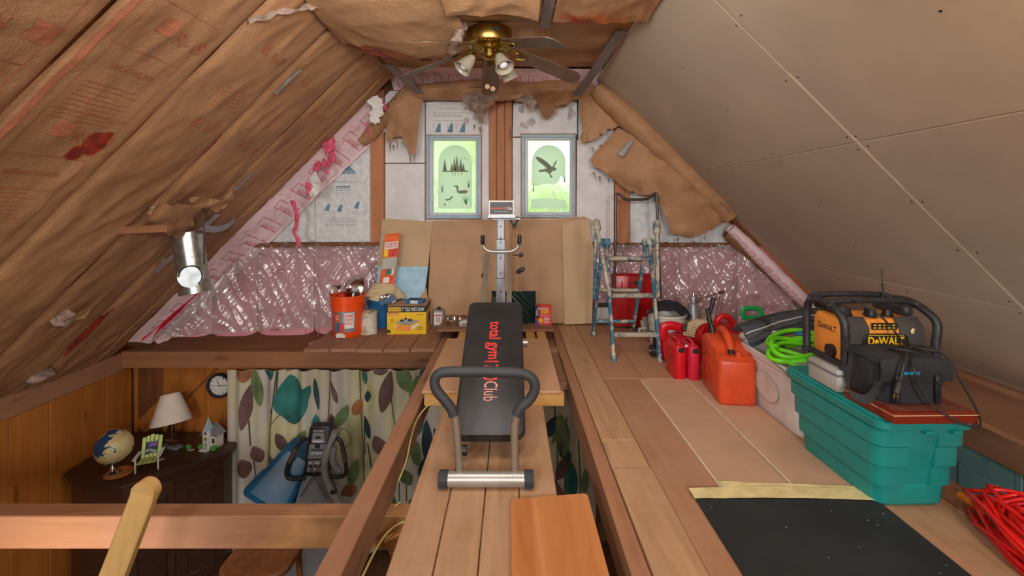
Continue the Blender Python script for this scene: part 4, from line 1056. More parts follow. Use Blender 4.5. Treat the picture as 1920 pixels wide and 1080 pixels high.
# the big beam spanning the open side, and the brace below it
o = MB().box(-3.96, -.33, 2.015, 2.105, -.30, -.158, .004).obj('trim_7', stained('beam with a fresh yellow end', 'beamX', [((-.40, 2.0, -.26), (1.3, .4, .26), (196, 144, 82), .7)]), None, 0); o['kind'] = 'structure'; o['label'] = 'big beam across the open side of the loft'
mb = MB(); mb.bar((-.50, 1.99, -.22), (-.22, 1.98, -.75), .09, .04, (0, 1, 0), .002); o = mb.obj('trim_8', M['yellowX'], None, 0); o['kind'] = 'structure'; o['label'] = 'diagonal yellow pine brace under the beam'
# hardboard sheets lying on the floor
for x0, x1, y0, y1, lab in ((.865, 1.163, 1.92, 3.165, 'brown hardboard sheet with pale edges lying on the loft floor, left of the pair'), (1.172, 1.44, 1.90, 3.20, 'brown hardboard sheet with a pale edge lying beside the gas cans')):
    t = thing('hardboard_sheet', lab, 'board', (0, 0, 0), 0, 'hardboard sheets on the floor')
    MB().box(x0 + .005, x1, y0, y1 - .005, .001, .007).obj('sheet', M['panelback'], t, 0)
    MB().box(x0, x0 + .005, y0, y1, .001, .0072).obj('pale_edge', M['gypsum'], t, 0); MB().box(x0, x1, y1 - .005, y1, .001, .0072).obj('pale_edge', M['gypsum'], t, 0)
mb = MB(); mb.prism([(.0, 1.2), (.306, 1.2), (.303, 1.875), (.292, 1.889), (.01, 1.853), (-.004, 1.835)], .001, .018, None, .001)
tag(mb.obj('laminate_board', M['laminate'], None, 0), 'cinnamon wood laminate board lying on the planks', 'board')
t = thing('floor_mat', 'black rubber mat edged with cream tape lying on the loft floor', 'mat')
MB().grid(lambda u, v: Vector((.732 + .716*u, 1.05 + .815*v - .02*u*v + (.015*math.sin(u*2.6))*v, .009 + .001*n3(u*4, v*4))), 16, 10, .006).obj('mat', M['mat'], t, 60)
mb = MB(); mb.grid(lambda u, v: Vector((.725 + .712*u + .0*v, 1.862 + .075*v*(1 - .25*abs(u-.5)) - .02*u + .015*math.sin(u*2.6), .0135 + .002*n3(u*9, v*3))), 24, 4, .002); mb.obj('tape_edge', M['cream'], t, 60)
mb = MB(); mb.grid(lambda u, v: Vector((.87 + .56*u, 1.93 + .055*v*(1-u*.5) - .01*u, .012 + .004*n3(u*7, v*3))), 20, 3, .002); mb.obj('tape_edge', M['cream'], t, 60)
mb = MB()
for k in range(14):
    q = Vector((random.uniform(.76, 1.4), random.uniform(1.2, 1.84), .0165)); mb.blob(q, random.uniform(.001, .0025), random.uniform(.001, .0025), .001, .2, 3, 1, k)
mb.obj('crumbs', M['white'], t)['kind'] = 'stuff'
# pale post leaning on the beam
mb = MB()
a, b = Vector((-1.372, 1.76, .105)), Vector((-2.06, 1.30, -2.35)); d = (a-b).normalized()
mb.bar(b, a, .088, .04, (0, 1, 0), .006)
mb2 = a + d*.0
mb.cyl(a + Vector((0, -.0, 0)) + Vector((0, .02, 0)), a + Vector((0, -.02, 0)), .044, n=24)
tag(mb.obj('leaning_post', M['palewood'], None, 30), 'pale lumber post with a rounded top leaning in front of the big beam', 'post')
# yellow cable along the joist
mb = MB(); mb.tube(smooth_path([(-.42, 2.73, .045), (-.48, 2.70, .03), (-.535, 2.66, -.03), (-.538, 2.50, -.06), (-.53, 2.35, -.10), (-.55, 2.2, -.16), (-.545, 2.08, -.17), (-.50, 2.10, -.15)], 8), .005, 6, sq=.6)
tag(mb.obj('electric_cable', M['cable'], None), 'yellow electric cable stapled along the joist beside the planks', 'cable')
mb = MB(); mb.tube(smooth_path([(-.40, 2.0, -.165), (-.46, 1.99, -.165), (-.51, 1.98, -.19), (-.535, 1.9, -.19), (-.538, 1.7, -.16), (-.538, 1.3, -.12)], 8), .006, 6, sq=.6)
tag(mb.obj('electric_cable', M['cable'], None), 'yellow electric cable looping under the joist in front of the beam', 'cable')
# ================================================================ ceiling fan
t = thing('ceiling_fan', 'brass ceiling fan with drooping dark wood blades and three glass lights', 'fan', (-.155, 3.24, 2.385))
MB().lathe([(.0, .03), (.10, .03), (.10, .0), (.152, .0), (.156, -.005), (.156, -.085), (.150, -.098), (.125, -.105), (0, -.106)], 48).obj('motor_housing', M['brass'], t)
mb = MB()
for k in range(40):
    a = 2*PI*k/40; mb.bar((.125*math.cos(a), .125*math.sin(a), -.106), (.06*math.cos(a), .06*math.sin(a), -.135), .007, .006)
mb.obj('cooling_fins', M['brass'], t, 0)['kind'] = 'stuff'
MB().lathe([(.06, -.10), (.06, -.128), (.05, -.132), (.038, -.135), (.038, -.155), (.046, -.16), (.046, -.182), (.03, -.195), (.012, -.2), (0, -.2)], 28).obj('switch_housing', M['brass'], t)
mb = MB(); mb.tube([(.055 + .018*math.cos(a*.7), -.158, -.045 + .012*math.sin(a*.7)) for a in range(9)], .003, 6, closed=True); mb.tube([(.055 + .007*math.cos(a*.7), -.158, -.045 + .006*math.sin(a*.7)) for a in range(9)], .002, 6, closed=True); mb.obj('emblem', M['cordblack'], t)
for k in range(5):
    a = R(92 + 72*k); ca, sa = math.cos(a), math.sin(a)
    dr = .27; zz = lambda r: -.112 - max(0, r - .10)*dr
    pt = lambda r, q, h=0: Vector((r*ca - q*sa, r*sa + q*ca, zz(r) - q*.26 + h))
    mb = MB()
    out = [(.20, -.052), (.20, .052), (.30, .060), (.61, .072), (.65, .068), (.685, .045), (.695, 0), (.685, -.045), (.65, -.068), (.61, -.072), (.30, -.060)]
    lo = [mb.bm.verts.new(pt(r, q, -.003)) for r, q in out]; hi = [mb.bm.verts.new(pt(r, q, .003)) for r, q in out]
    mb.bm.faces.new(lo[::-1]); mb.bm.faces.new(hi)
    for i in range(len(out)): mb.bm.faces.new((lo[i], lo[(i+1) % len(out)], hi[(i+1) % len(out)], hi[i]))
    bl_ = mb.obj('blade', M['bladewood'], t, 0)
    mb = MB()
    mb.tube(smooth_path([pt(.05, 0, .01), pt(.10, 0, .0), pt(.15, .0, -.004)], 5), .008, 8)
    for s_ in (-1, 1): mb.tube(smooth_path([pt(.13, 0, -.006), pt(.17, s_*.032, -.010), pt(.22, s_*.036, -.010), pt(.265, s_*.012, -.009), pt(.275, 0, -.009)], 6), .0062, 8)
    mb.tube([pt(.205 + .026*math.cos(j*.7), .024*math.sin(j*.7), -.009) for j in range(9)], .005, 6, closed=True)
    mb.obj('blade_iron', M['brass'], bl_)
for k, (a, tilt) in enumerate(((-155, 38), (-55, 32), (35, 30))):
    ca, sa = math.cos(R(a)), math.sin(R(a)); ct, st_ = math.cos(R(tilt)), math.sin(R(tilt))
    o_ = Vector((.045*ca, .045*sa, -.150)); dv = Vector((ca*st_*1.1, sa*st_*1.1, -ct)).normalized()
    mb = MB(); mb.tube(smooth_path([o_, o_ + Vector((ca, sa, .1))*.03, o_ + Vector((ca, sa, -.2))*.045, o_ + Vector((ca, sa, -.2))*.045 + dv*.03], 5), .008, 8)
    e = o_ + Vector((ca, sa, -.2))*.045 + dv*.02; mb.tube([e, e + dv*.005, e + dv*.03], [.02, .024, .024], 16)
    arm = mb.obj('light_arm', M['brass'], t)
    x_ = dv.orthogonal().normalized(); y_ = dv.cross(x_); Mx = Matrix((x_, y_, dv)).transposed().to_4x4(); Mx.translation = e + dv*.03
    mb = MB(); mb.lathe([(.024, 0), (.030, .012), (.044, .05), (.054, .09), (.062, .118), (.064, .121), (.061, .122), (.050, .085), (.040, .05), (.026, .014), (.02, .004)], 32, Mx, caps=False); mb.obj('glass_shade', M['frost'], arm)
    mb = MB(); mb.lathe([(.012, .01), (.013, .04), (.026, .065), (.031, .085), (.026, .104), (.012, .114), (0, .116)], 20, Mx, caps=False); mb.obj('light_bulb', M['bulb'], arm)
mb = MB()
for x, y, l in ((-.012, -.02, .24), (.022, -.02, .255)):
    mb.tube([(x, y, -.22), (x, y, -.22 - l + .07)], .0015, 5)
mb.obj('pull_chain', M['brass'], t)
for x, y, l in ((-.014, -.02, .24), (.024, -.02, .255)):
    MB().cyl((x, y - .003, -.15 - l), (x, y + .003, -.15 - l), .0165, n=20).obj('chain_fob', M['palewood2'], t)
# ================================================================ things standing on the loft
def wpart(mb, name, mat, t, label=None, smooth=40, norm=True):
    """a part whose mesh is in world coordinates, under a thing that is not turned"""
    par, off = t, Vector()
    while par is not None: off = off + par.location; par = par.parent
    return mb.obj(name, M[mat], t, smooth, -off, label, norm)
def rr(w, d, r, z, cx=0, cy=0, n=5):
    out = []
    for sx, sy, a in ((1, 1, 0), (-1, 1, 90), (-1, -1, 180), (1, -1, 270)):
        for k in range(n + 1):
            q = R(a + 90*k/n); out.append(Vector((cx + sx*(w/2 - r) + r*math.cos(q), cy + sy*(d/2 - r) + r*math.sin(q), z)))
    return out
# ---------------- total body trainer
T = thing('exercise_bench', 'black and grey incline exercise bench with red lettering on its padded board', 'exercise machine', (-.105, 2.0, 0))
mb = MB(); mb.cyl((-.268, 1.96, .033), (.052, 1.96, .033), .031, n=28); wpart(mb, 'base_bar', 'silver', T)
for a, b in ((-.306, -.266), (.050, .090)):
    mb = MB(); mb.tube([(a, 1.96, .034), (a + .003, 1.96, .034), (b - .003, 1.96, .034), (b, 1.96, .034)], [.029, .034, .034, .032], 24)
    for k in range(24): mb.bar((a + .004, 1.96 + .034*math.cos(k*PI/12), .034 + .034*math.sin(k*PI/12)), (b - .004, 1.96 + .034*math.cos(k*PI/12), .034 + .034*math.sin(k*PI/12)), .003, .003)
    wpart(mb, 'end_cap', 'rubber', T)
HY = 1.975
hp = lambda x, y, Y=HY: P(x, y, Y)
for pts in ([(863, 902), (860, 860), (854, 790), (849, 770)], [(966, 902), (965, 860), (965, 800), (971, 776)]):
    mb = MB(); mb.tube(smooth_path([hp(*p) for p in pts], 5), .0165, 16); mb.tube([hp(pts[0][0], 905), hp(pts[0][0], 893)], .021, 16); wpart(mb, 'upright', 'taupe', T)
g_ = [(851, 779), (846, 766), (832, 748), (818, 730), (815, 712), (824, 700), (845, 697), (880, 697), (910, 697), (945, 698), (978, 700), (998, 710), (1003, 728), (994, 748), (978, 762), (968, 778)]
mb = MB(); mb.tube(smooth_path([hp(*p) for p in g_], 5), .0215, 16); wpart(mb, 'foam_grip', 'rubber', T)
# the padded board
bo = Vector((-.105, 2.15, .126)); by = Vector((0, .84, .436)).normalized(); bn = Vector((1, 0, 0)).cross(by)
BM = frame(bo, (1, 0, 0), by); BL = .955
mb = MB()
W2 = .168
ol = lambda k: [(-W2*k + .0, .03), (-W2*k + .02, .004), (-W2*k + .045, 0), (W2*k - .045, 0), (W2*k - .02, .004), (W2*k, .03), (W2*k, BL - .035), (W2*k - .012, BL - .010), (W2*k - .04, BL), (-W2*k + .04, BL), (-W2*k + .012, BL - .010), (-W2*k, BL - .035)]
mb.prism(ol(1), -.048, 0, BM, .012); wpart(mb, 'padded_board', 'vinyl', T, smooth=50)
mb = MB(); mb.prism([(-.12, .05), (.12, .05), (.12, .9), (-.12, .9)], -.075, -.047, BM); wpart(mb, 'carriage', 'black', T)
TX = frame(bo + by*.5, -by, (1, 0, 0))
def btext(body, y0, y1, xc, h, mat, off=.01):
    a, b = (y0 - 2.15)/by.y, (y1 - 2.15)/by.y
    m = frame(bo + by*((a+b)/2) + Vector((xc + .105, 0, 0)) + bn*.0012, -by, (1, 0, 0))
    mb = MB(); mb.text(body, abs(a-b), h, m, 0, off); wpart(mb, 'lettering', mat, T, {'redprint': 'red lettering', 'pinkprint': 'pale script lettering'}[mat], 0, False)
btext('total gym', 2.83, 2.56, -.108, .09, 'redprint', .018); btext('1700', 2.55, 2.43, -.112, .08, 'redprint', .018); btext('Club', 2.425, 2.315, -.108, .07, 'pinkprint', .0)
for s_ in (-1, 1):
    x = -.105 + s_*.086
    mb = MB(); mb.bar((x, 2.24, .105), (x, 3.60, .80), .034, .026); wpart(mb, 'rail', 'taupe', T, smooth=0)
    mb = MB(); mb.cyl((x*1 + s_*.03 - .012, 2.17, .045), (x + s_*.03 + .012, 2.17, .045), .024, n=16); wpart(mb, 'roller', 'black', T)
TY = 3.60; s_t = F/TY
mb = MB(); mb.box(-.123, -.051, TY, TY + .07, .09, .62, .004); mb.box(-.119, -.055, TY + .004, TY + .066, .62, .84, .004); mb.box(-.121, -.053, TY + .003, TY + .067, .84, .92, .003); mb.box(-.115, -.058, TY + .008, TY + .062, .92, 1.085, .004); wpart(mb, 'tower', 'greymetal', T)
mb = MB()
for z in (1.02, .93, .90, .78, .66, .52, .40): mb.cyl((-.087, TY - .002, z), (-.087, TY + .01, z), .006, n=10)
wpart(mb, 'pin_hole', 'black', T)['kind'] = 'stuff'
mb = MB(); mb.cyl((-.30, TY + .04, .118), (.12, TY + .04, .118), .028, n=20); wpart(mb, 'rear_bar', 'silver', T)
ub = [(905, 446), (905, 458), (909, 466), (918, 471), (930, 472), (950, 472), (962, 470), (970, 464), (973, 455), (974, 446)]
mb = MB(); mb.tube(smooth_path([P(x, y, TY - .015) for x, y in ub], 4), .0125, 12); wpart(mb, 'wing_bar', 'silver', T)
for x in (905, 974):
    mb = MB(); mb.tube([P(x, 459, TY - .015), P(x, 441, TY - .015)], .0155, 14); mb.blob(P(x, 452, TY - .02), .017, .02, .03, .2, 5, 2, x); wpart(mb, 'pulley', 'black', T)
mb = MB(); mb.tube(smooth_path([P(903, 458, TY - .03), P(902, 475, TY - .05), P(905, 500, TY - .06), P(907, 517, TY - .06), P(909, 530, TY - .05)], 5), .0035, 6); wpart(mb, 'pull_cable', 'silver', T); mb = MB(); mb.tube(smooth_path([P(976, 456, TY - .03), P(974, 470, TY - .05), P(971, 490, TY - .06), P(974, 506, TY - .06)], 5), .0035, 6); wpart(mb, 'pull_cable', 'silver', T); mb = MB()
mb.tube([P(922, 492, TY), P(922, 510, TY)], .004, 6); wpart(mb, 'pull_cable', 'silver', T)
for c, d_ in (((907, 516), (.004, 0, .012)), ((976, 507), (.020, -.005, .012))):
    q = P(c[0], c[1], TY - .07); d_ = Vector(d_); mb = MB(); mb.tube([q - d_*1.5, q - d_, q + d_, q + d_*1.5], [.010, .017, .017, .010], 14); wpart(mb, 'cable_handle', 'black', T)
mb = MB(); mb.tube([P(962, 478, TY - .02), P(971, 478, TY - .02)], .006, 8); mb.tube([P(971, 478, TY - .02), P(974, 478, TY - .02), P(979, 478, TY - .02), P(981, 478, TY - .02)], [.010, .0155, .0155, .008], 14); wpart(mb, 'knob', 'black', T)
mb = MB(); mb.bar(P(922, 410, TY), P(975, 410, TY), .02, .012); wpart(mb, 'cross_plate', 'greymetal', T, smooth=0)
# ---------------- flip chart on the tower
t = thing('flip_chart', 'spiral bound exercise flip chart standing on the bench tower', 'chart', P(940, 404, 3.57))
cm = frame(P(940, 390, 3.555), (1, 0, 0), (0, .12, 1)); sc = 3.555/F
def cbox(mb, x0, x1, y0, y1, h0, h1): mb.prism([(x0*sc, y0*sc), (x1*sc, y0*sc), (x1*sc, y1*sc), (x0*sc, y1*sc)], h0, h1, cm)
mb = MB(); cbox(mb, -23.5, 23.5, -14.5, 14, -.012, 0); wpart(mb, 'pages', 'white', t, smooth=0)
mb = MB(); cbox(mb, -21.5, 21.5, -12, 11.5, 0, .0008); wpart(mb, 'cover', 'cordblack', t, smooth=0)
mb = MB(); cbox(mb, -24.5, 26, -19, -14.5, -.03, .02); wpart(mb, 'stand', 'greymetal', t, smooth=0)
mb = MB()
for k in range(16): mb.tube([cm @ Vector(((-21 + k*2.8)*sc, (13 + 1.6*math.sin(a))*sc, .003*math.cos(a) - .004)) for a in (0, 1.05, 2.1, 3.14, 4.2, 5.2)], .0012, 5, closed=True)
wpart(mb, 'spiral', 'silver', t)['kind'] = 'stuff'
mb = MB(); mb.text('totalgym1700', 29*sc, 5*sc, cm @ Matrix.Translation((-5*sc, -1*sc, .0014)), 0, .03); wpart(mb, 'lettering', 'redprint', t, smooth=0, norm=False)
mb = MB(); mb.text('Club', 9*sc, 5*sc, cm @ Matrix.Translation((15*sc, -.5*sc, .0014)), 0, .01); mb.text('exercises at a glance', 25*sc, 1.8*sc, cm @ Matrix.Translation((0, -7*sc, .0014)), 0, .02); wpart(mb, 'lettering', 'white', t, smooth=0, norm=False)
# ---------------- cardboard leaning on the gable
def leaning(name, label, px, yb, yt, mat, cat='board', th=.008, rag=0.0, grp=None):
    pts = []
    for (x, y) in px:
        f_ = (y - min(q[1] for q in px)) / (max(q[1] for q in px) - min(q[1] for q in px)); pts.append(P(x, y, yt + (yb - yt)*f_))
    mb = MB(); sheet_poly(mb, pts, amp=.004, freq=2, thick=th, cuts=2, seed=len(pts) + px[0][0], nrm=(0, -1, 0))
    return tag(mb.obj(name, M[mat], None, 30), label, cat, grp)
leaning('cardboard_sheet', 'large brown cardboard sheet leaning behind the exercise bench', [(800, 608), (806, 500), (808, 414), (930, 411), (1088, 412), (1097, 414), (1062, 420), (1066, 606), (1000, 606), (900, 607)], 4.68, 4.80, 'cardboard', 'cardboard')
leaning('cardboard_strip', 'narrow pale cardboard piece leaning behind the ladder', [(1058, 608), (1054, 418), (1106, 410), (1108, 440), (1113, 470), (1110, 606)], 4.64, 4.76, 'cardpale', 'cardboard')
leaning('cardboard_sheet', 'second brown cardboard sheet edge showing above the pale narrow piece', [(1040, 600), (1042, 409), (1095, 406), (1108, 412), (1106, 600)], 4.70, 4.81, 'cardboard', 'cardboard')
t = thing('insulation_sheet', 'tan sheet with a pale blue lower half leaning behind the tile saw box', 'board', P(760, 560, 4.66))
mb = MB(); sheet_poly(mb, [P(*p) for p in ((709, 500, 4.70), (717, 412, 4.80), (726, 410, 4.80), (812, 416, 4.80), (803, 500, 4.70))], amp=.002, freq=2, thick=.012, cuts=1); wpart(mb, 'tan_half', 'cardpale', t, smooth=30)
mb = MB(); sheet_poly(mb, [P(*p) for p in ((706, 540, 4.66), (709, 500, 4.70), (803, 500, 4.70), (797, 545, 4.66), (784, 562, 4.65), (784, 600, 4.6), (706, 600, 4.6))], amp=.002, freq=2, thick=.012, cuts=1); wpart(mb, 'blue_half', 'paleblue', t, 'pale blue lower half', 30)
leaning('cardboard_scrap', 'small triangular cardboard scrap behind the tile saw box', [(786, 606), (784, 562), (800, 540), (806, 606)], 4.58, 4.62, 'cardboard', 'cardboard', .006)
mb = MB()
for x, y in ((832, 422), (843, 428)): mb.box(*(P(x, y, 4.78).x - .002, P(x, y, 4.78).x + .002), 4.775, 4.778, P(x, y + 16, 4.78).z, P(x, y, 4.78).z)
# ---------------- foam pipe insulation pack
t = thing('foam_pipe_pack', 'orange printed pack of grey foam pipe insulation leaning on the tan sheet', 'package', P(728, 530, 4.56))
pa, pb = P(724, 552, 4.52), P(738, 438, 4.60); pd = (pb - pa); pm = frame(pa, Vector((1, 0, .10)), pd); pL = pd.length
for k in range(3): mb = MB(); mb.cyl(pm @ Vector((-.045 + .045*k, .0, .0)), pm @ Vector((-.045 + .045*k, pL - .02, .0)), .022, n=14); wpart(mb, 'foam_tube', 'grey', t)
def pface(y0, y1, mat, nm, x0=-.072, x1=.072, h=.024, label=None):
    mb = MB(); mb.grid(lambda u, v: pm @ Vector((x0 + (x1-x0)*u, (y0 + (y1-y0)*v)*pL, h + .004*math.cos(u*6*PI)*0 + .002*n3(u*5, v*9, y0))), 10, 8, .0015); wpart(mb, nm, mat, t, label, 60)
pface(.60, 1.0, 'print_o', 'printed_band'); pface(.0, .42, 'print_o', 'printed_band'); pface(.42, .60, 'palegrey', 'clear_band', h=.0225)
pface(.745, .86, 'white', 'label_panel', -.066, .066, .027); pface(.62, .74, 'redprint', 'picture', -.02, .06, .0265); pface(.62, .74, 'yellow', 'picture', -.064, -.022, .0265)
for k in range(3): pface(.06 + .13*k, .15 + .13*k, ('yellow', 'white', 'leaf_teal')[k], 'picture', -.06 + .02*k, -.0 + .02*k, .0265); pface(.05 + .13*k, .16 + .13*k, ('white', 'redprint', 'white')[k], 'picture', .01 + .01*k, .055, .0265)
mb = MB(); mb.text('FOAM PIPE', .115, .026, pm @ Matrix.Translation((0, .825*pL, .0305)), 0, .02); mb.text('INSULATION', .115, .024, pm @ Matrix.Translation((0, .78*pL, .0305)), 0, .02); wpart(mb, 'lettering', 'redprint', t, smooth=0, norm=False)
mb = MB(); mb.bar(pm @ Vector((.022, .63*pL, .032)), pm @ Vector((.045, .73*pL, .032)), .014, .006); wpart(mb, 'picture', 'black', t, smooth=0)
mb = MB(); mb.text('FROST KING', .07, .012, pm @ Matrix.Translation((0, .93*pL, .0305)), 0, .02); wpart(mb, 'lettering', 'yellow', t, smooth=0, norm=False)
# ---------------- buckets, cans and boxes beside the bench
def bucket(name, label, loc, r0, r1, h, mat, cat='bucket', rings=True, n=40):
    t = thing(name, label, cat, loc)
    pr = [(0, .003), (r0 - .004, .0), (r0, .006)]
    rz = lambda z: r0 + (r1-r0)*z/h
    pr += [(rz(h*.55), h*.55)]
    if rings:
        for z in (.74, .82): pr += [(rz(h*z), h*z), (rz(h*z) + .008, h*z + .001), (rz(h*z) + .008, h*z + .006), (rz(h*z), h*z + .007)]
    pr += [(r1, h - .02), (r1 + .007, h - .018), (r1 + .008, h), (r1 - .002, h), (r1 - .006, h - .03), (r0 - .006, .012), (0, .012)]
    MB().lathe(pr, n, caps=False).obj('shell', M[mat], t, 35); return t
b1 = bucket('paint_bucket', 'orange plastic bucket with a grey printed label, holding lamp parts', (-1.508, 4.31, 0), .128, .150, .37, 'orange')
def wrap(t, r0, h0, h1, a0, a1, taper, off, mat, name, nu=16, label=None):
    mb = MB(); mb.grid(lambda u, v: Vector(((r0 + taper*(h0 + (h1-h0)*v) + off)*math.cos(R(a0 + (a1-a0)*u)), (r0 + taper*(h0 + (h1-h0)*v) + off)*math.sin(R(a0 + (a1-a0)*u)), h0 + (h1-h0)*v)), nu, 4, .0006)
    return mb.obj(name, M[mat], t, 60, label=label)
tp = .022/.37
wrap(b1, .128, .05, .235, -128, -42, tp, .001, 'greymetal', 'label_panel')
wrap(b1, .128, .085, .225, -82, -48, tp, .002, 'white', 'label_panel'); wrap(b1, .128, .15, .215, -118, -100, tp, .002, 'orange', 'label_panel'); wrap(b1, .128, .06, .135, -112, -84, tp, .0025, 'blue', 'picture'); wrap(b1, .128, .06, .13, -102, -84, tp, .003, 'redprint', 'picture')
def wrap_text(t, body, r0, taper, zc, h, a0, a1, mat, off=.0035, name='lettering'):
    mb = MB()
    for vs_, fs_ in text_geo(body, .015):
        bv = []
        for x, y in vs_:
            a = R(a0 + (a1-a0)*(x + .5)); z = zc + y*h; r = r0 + taper*z + off
            bv.append(mb.bm.verts.new((r*math.cos(a), r*math.sin(a), z)))
        for q in fs_:
            try: mb.bm.faces.new([bv[i] for i in q])
            except ValueError: pass
    return mb.obj(name, M[mat], t, 0, norm=False)
for k, wd in enumerate(('HOMER', 'PAINT', 'BUCKET')): wrap_text(b1, wd, .128, tp, .20 - .035*k, .026, -80, -51, 'redprint', .005)
wrap_text(b1, 'THE HOME', .128, tp, .195, .013, -117, -102, 'white', .005); wrap_text(b1, 'DEPOT', .128, tp, .172, .017, -117, -102, 'white', .005)
mb = MB(); sheet_poly(mb, jag([Vector(p) for p in ((-.06, -.137, .004), (.02, -.142, .004), (.03, -.139, .03), (-.0, -.138, .045), (-.055, -.13, .04))], .006, 3), amp=.004, seed=2, thick=.003); mb.obj('paint_drip', M['white'], b1, 60, label='dried white paint at the foot')
mb = MB(); mb.tube(smooth_path([(.155, 0, .31), (.17, .06, .2), (.15, .14, .12), (0, .17, .10), (-.15, .14, .12), (-.17, .06, .2), (-.155, 0, .31)], 5), .003, 6); mb.obj('bail', M['silver'], b1)
t = thing('clamp_lamp', 'round metal clamp lamp with a black cord lying in the orange bucket', 'lamp', (-1.50, 4.33, .36))
mr = Matrix.Translation((.035, .02, .055)) @ Matrix.Rotation(R(62), 4, 'X') @ Matrix.Rotation(R(-25), 4, 'Y')
MB().lathe([(.025, .075), (.04, .06), (.075, .05), (.105, .02), (.118, 0), (.120, .002), (.10, .028), (.05, .055)], 36, mr, caps=False).obj('reflector', M['chrome'], t)
mb = MB(); mb.tube([mr @ Vector((.121*math.cos(a), .121*math.sin(a), 0)) for a in [k*2*PI/30 for k in range(30)]], .004, 6, closed=True); mb.obj('rim', M['taupe'], t)
mb = MB(); mb.tube(smooth_path([(-.07, -.06, .08), (-.12, -.05, .09), (-.16, -.04, .05), (-.15, -.05, .0), (-.10, -.08, .0), (-.05, -.12, .03), (.03, -.14, .05), (.10, -.12, .04)], 6), .004, 8); mb.obj('cord', M['cordblack'], t)
for q in ((-.075, -.06, .08), (.11, -.115, .035)): MB().blob(q, .02, .022, .018, .2, 4, 2, 3).obj('plug', M['cordblack'], t)
t = thing('putty_knife', 'white handled putty knife standing in the orange bucket', 'tool', (-1.45, 4.22, .33))
mb = MB(); mb.bar((0, 0, -.05), (.03, -.01, .07), .018, .008, (0, 1, 0), .002); mb.obj('handle', M['white'], t); mb = MB(); mb.bar((.03, -.01, .07), (.045, -.015, .12), .05, .002, (0, 1, 0)); mb.obj('blade', M['steel'], t, 0)
t = thing('paint_can', 'paint crusted white tin can between the orange and blue buckets', 'can', (-1.334, 4.36, 0))
MB().lathe([(0, 0), (.082, 0), (.083, .004), (.080, .008), (.080, .185), (.084, .19), (.084, .195), (.070, .196), (.068, .188), (0, .186)], 32, caps=False).obj('shell', M['cancrust'], t)
MB().blob((.0, 0, .195), .072, .07, .014, .7, 4, 3, 4).obj('dried_paint', M['cancrust'], t)
MB().cyl((-.03, -.078, .15), (-.032, -.088, .15), .011, n=14).obj('bail_ear', M['steel'], t)
b2 = bucket('wash_bucket', 'blue plastic bucket heaped with a beige drop cloth', (-1.29, 4.62, 0), .105, .135, .29, 'blue')
t = thing('drop_cloth', 'crumpled beige canvas drop cloth heaped over the blue bucket', 'cloth', (-1.245, 4.56, .30))
def fcl(u, v):
    a = u*2*PI; r = v; q = .155 + .03*math.sin(a*3 + 1) + .02*n3(math.cos(a)*2, math.sin(a)*2)
    z = .125*(1 - r**2.2) + .030*ridge(math.cos(a)*r*2.2, math.sin(a)*r*3.4, 3)*(1 - r*.3) + .02*n3(math.cos(a)*r*5, math.sin(a)*r*5) - .02
    return Vector((q*1.18*r*math.cos(a), q*.9*r*math.sin(a), z))
MB().grid(lambda u, v: fcl(u, max(v, .01)), 60, 26, 0, True).obj('cloth', M['cloth'], t, 70)
mb = MB()
for k in range(5):
    pts = smooth_path([(-.17 + .03*k, -.10 - .01*k, .02 + .022*k), (-.08, -.13 + .015*k, .035 + .022*k), (.03, -.12 + .015*k, .05 + .018*k), (.13, -.09 + .01*k, .03 + .02*k)], 5)
    mb.tube(pts, [.012 + .010*math.sin(PI*i/(len(pts)-1)) for i in range(len(pts))], 8, sq=.7)
mb.obj('fold', M['cloth'], t, 70)
mb = MB(); mb.tube([P(706, 537, 4.55), P(716, 530, 4.54), P(729, 523, 4.53)], [.014, .016, .014], 10); tag(mb.obj('tool_handle', M['leaf_teal'], None), 'teal tool handle poking out of the drop cloth', 'tool')
t = thing('plastic_package', 'crumpled clear package of blue items beside the drop cloth', 'package', (-1.17, 4.42, .24))
MB().blob((0, 0, .06), .075, .05, .05, .5, 3, 3, 8).obj('bag', M['steel'], t, 20); mb = MB(); mb.bar((-.06, -.05, .03), (.06, -.045, .075), .035, .004, (0, 1, 0)); mb.obj('blue_strip', M['blue'], t, 0)
t = thing('tile_saw_box', 'yellow and black carton for a tile wet saw', 'box', (-1.145, 4.30, 0), 3)
BW, BD, BH = .355, .34, .262
MB().box(0, BW, 0, BD, 0, BH - .06, .002).obj('carton', M['yellowbox'], t, 0); MB().box(-.001, BW + .001, -.001, BD + .001, BH - .06, BH - .002, .002).obj('black_band', M['black'], t, 0); MB().box(.0, BW, .0, BD, BH - .002, BH, .0005).obj('lid', M['cardboard'], t, 0)
fr_ = lambda x, z, h=.0015: Matrix.Translation((x, -h, z)) @ Matrix.Rotation(R(90), 4, 'X')
def fbox(x0, x1, z0, z1, h, mat, nm, lab=None): MB().box(x0, x1, -h, -h + .001, z0, z1).obj(nm, M[mat], t, 0, label=lab)
fbox(.01, .125, BH - .05, BH - .012, .0022, 'yellow', 'logo_panel'); fbox(.015, .105, BH - .083, BH - .064, .0015, 'redprint', 'logo_panel')
MB().text('7" TILE WET SAW', .205, .034, fr_(.235, BH - .031, .003), 0, .015).obj('lettering', M['white'], t, 0, norm=False)
MB().text('WORKFORCE', .10, .017, fr_(.067, BH - .031, .0035), 0, .015).obj('lettering', M['black'], t, 0, norm=False)
MB().text('THD550', .06, .011, fr_(.30, BH - .083, .0025), 0, .01).obj('lettering', M['black'], t, 0, norm=False); MB().text('WARNING', .075, .012, fr_(.06, BH - .0735, .0035), 0, .01).obj('lettering', M['white'], t, 0, norm=False)
fbox(.002, .03, .015, .045, .0015, 'black', 'logo_panel')
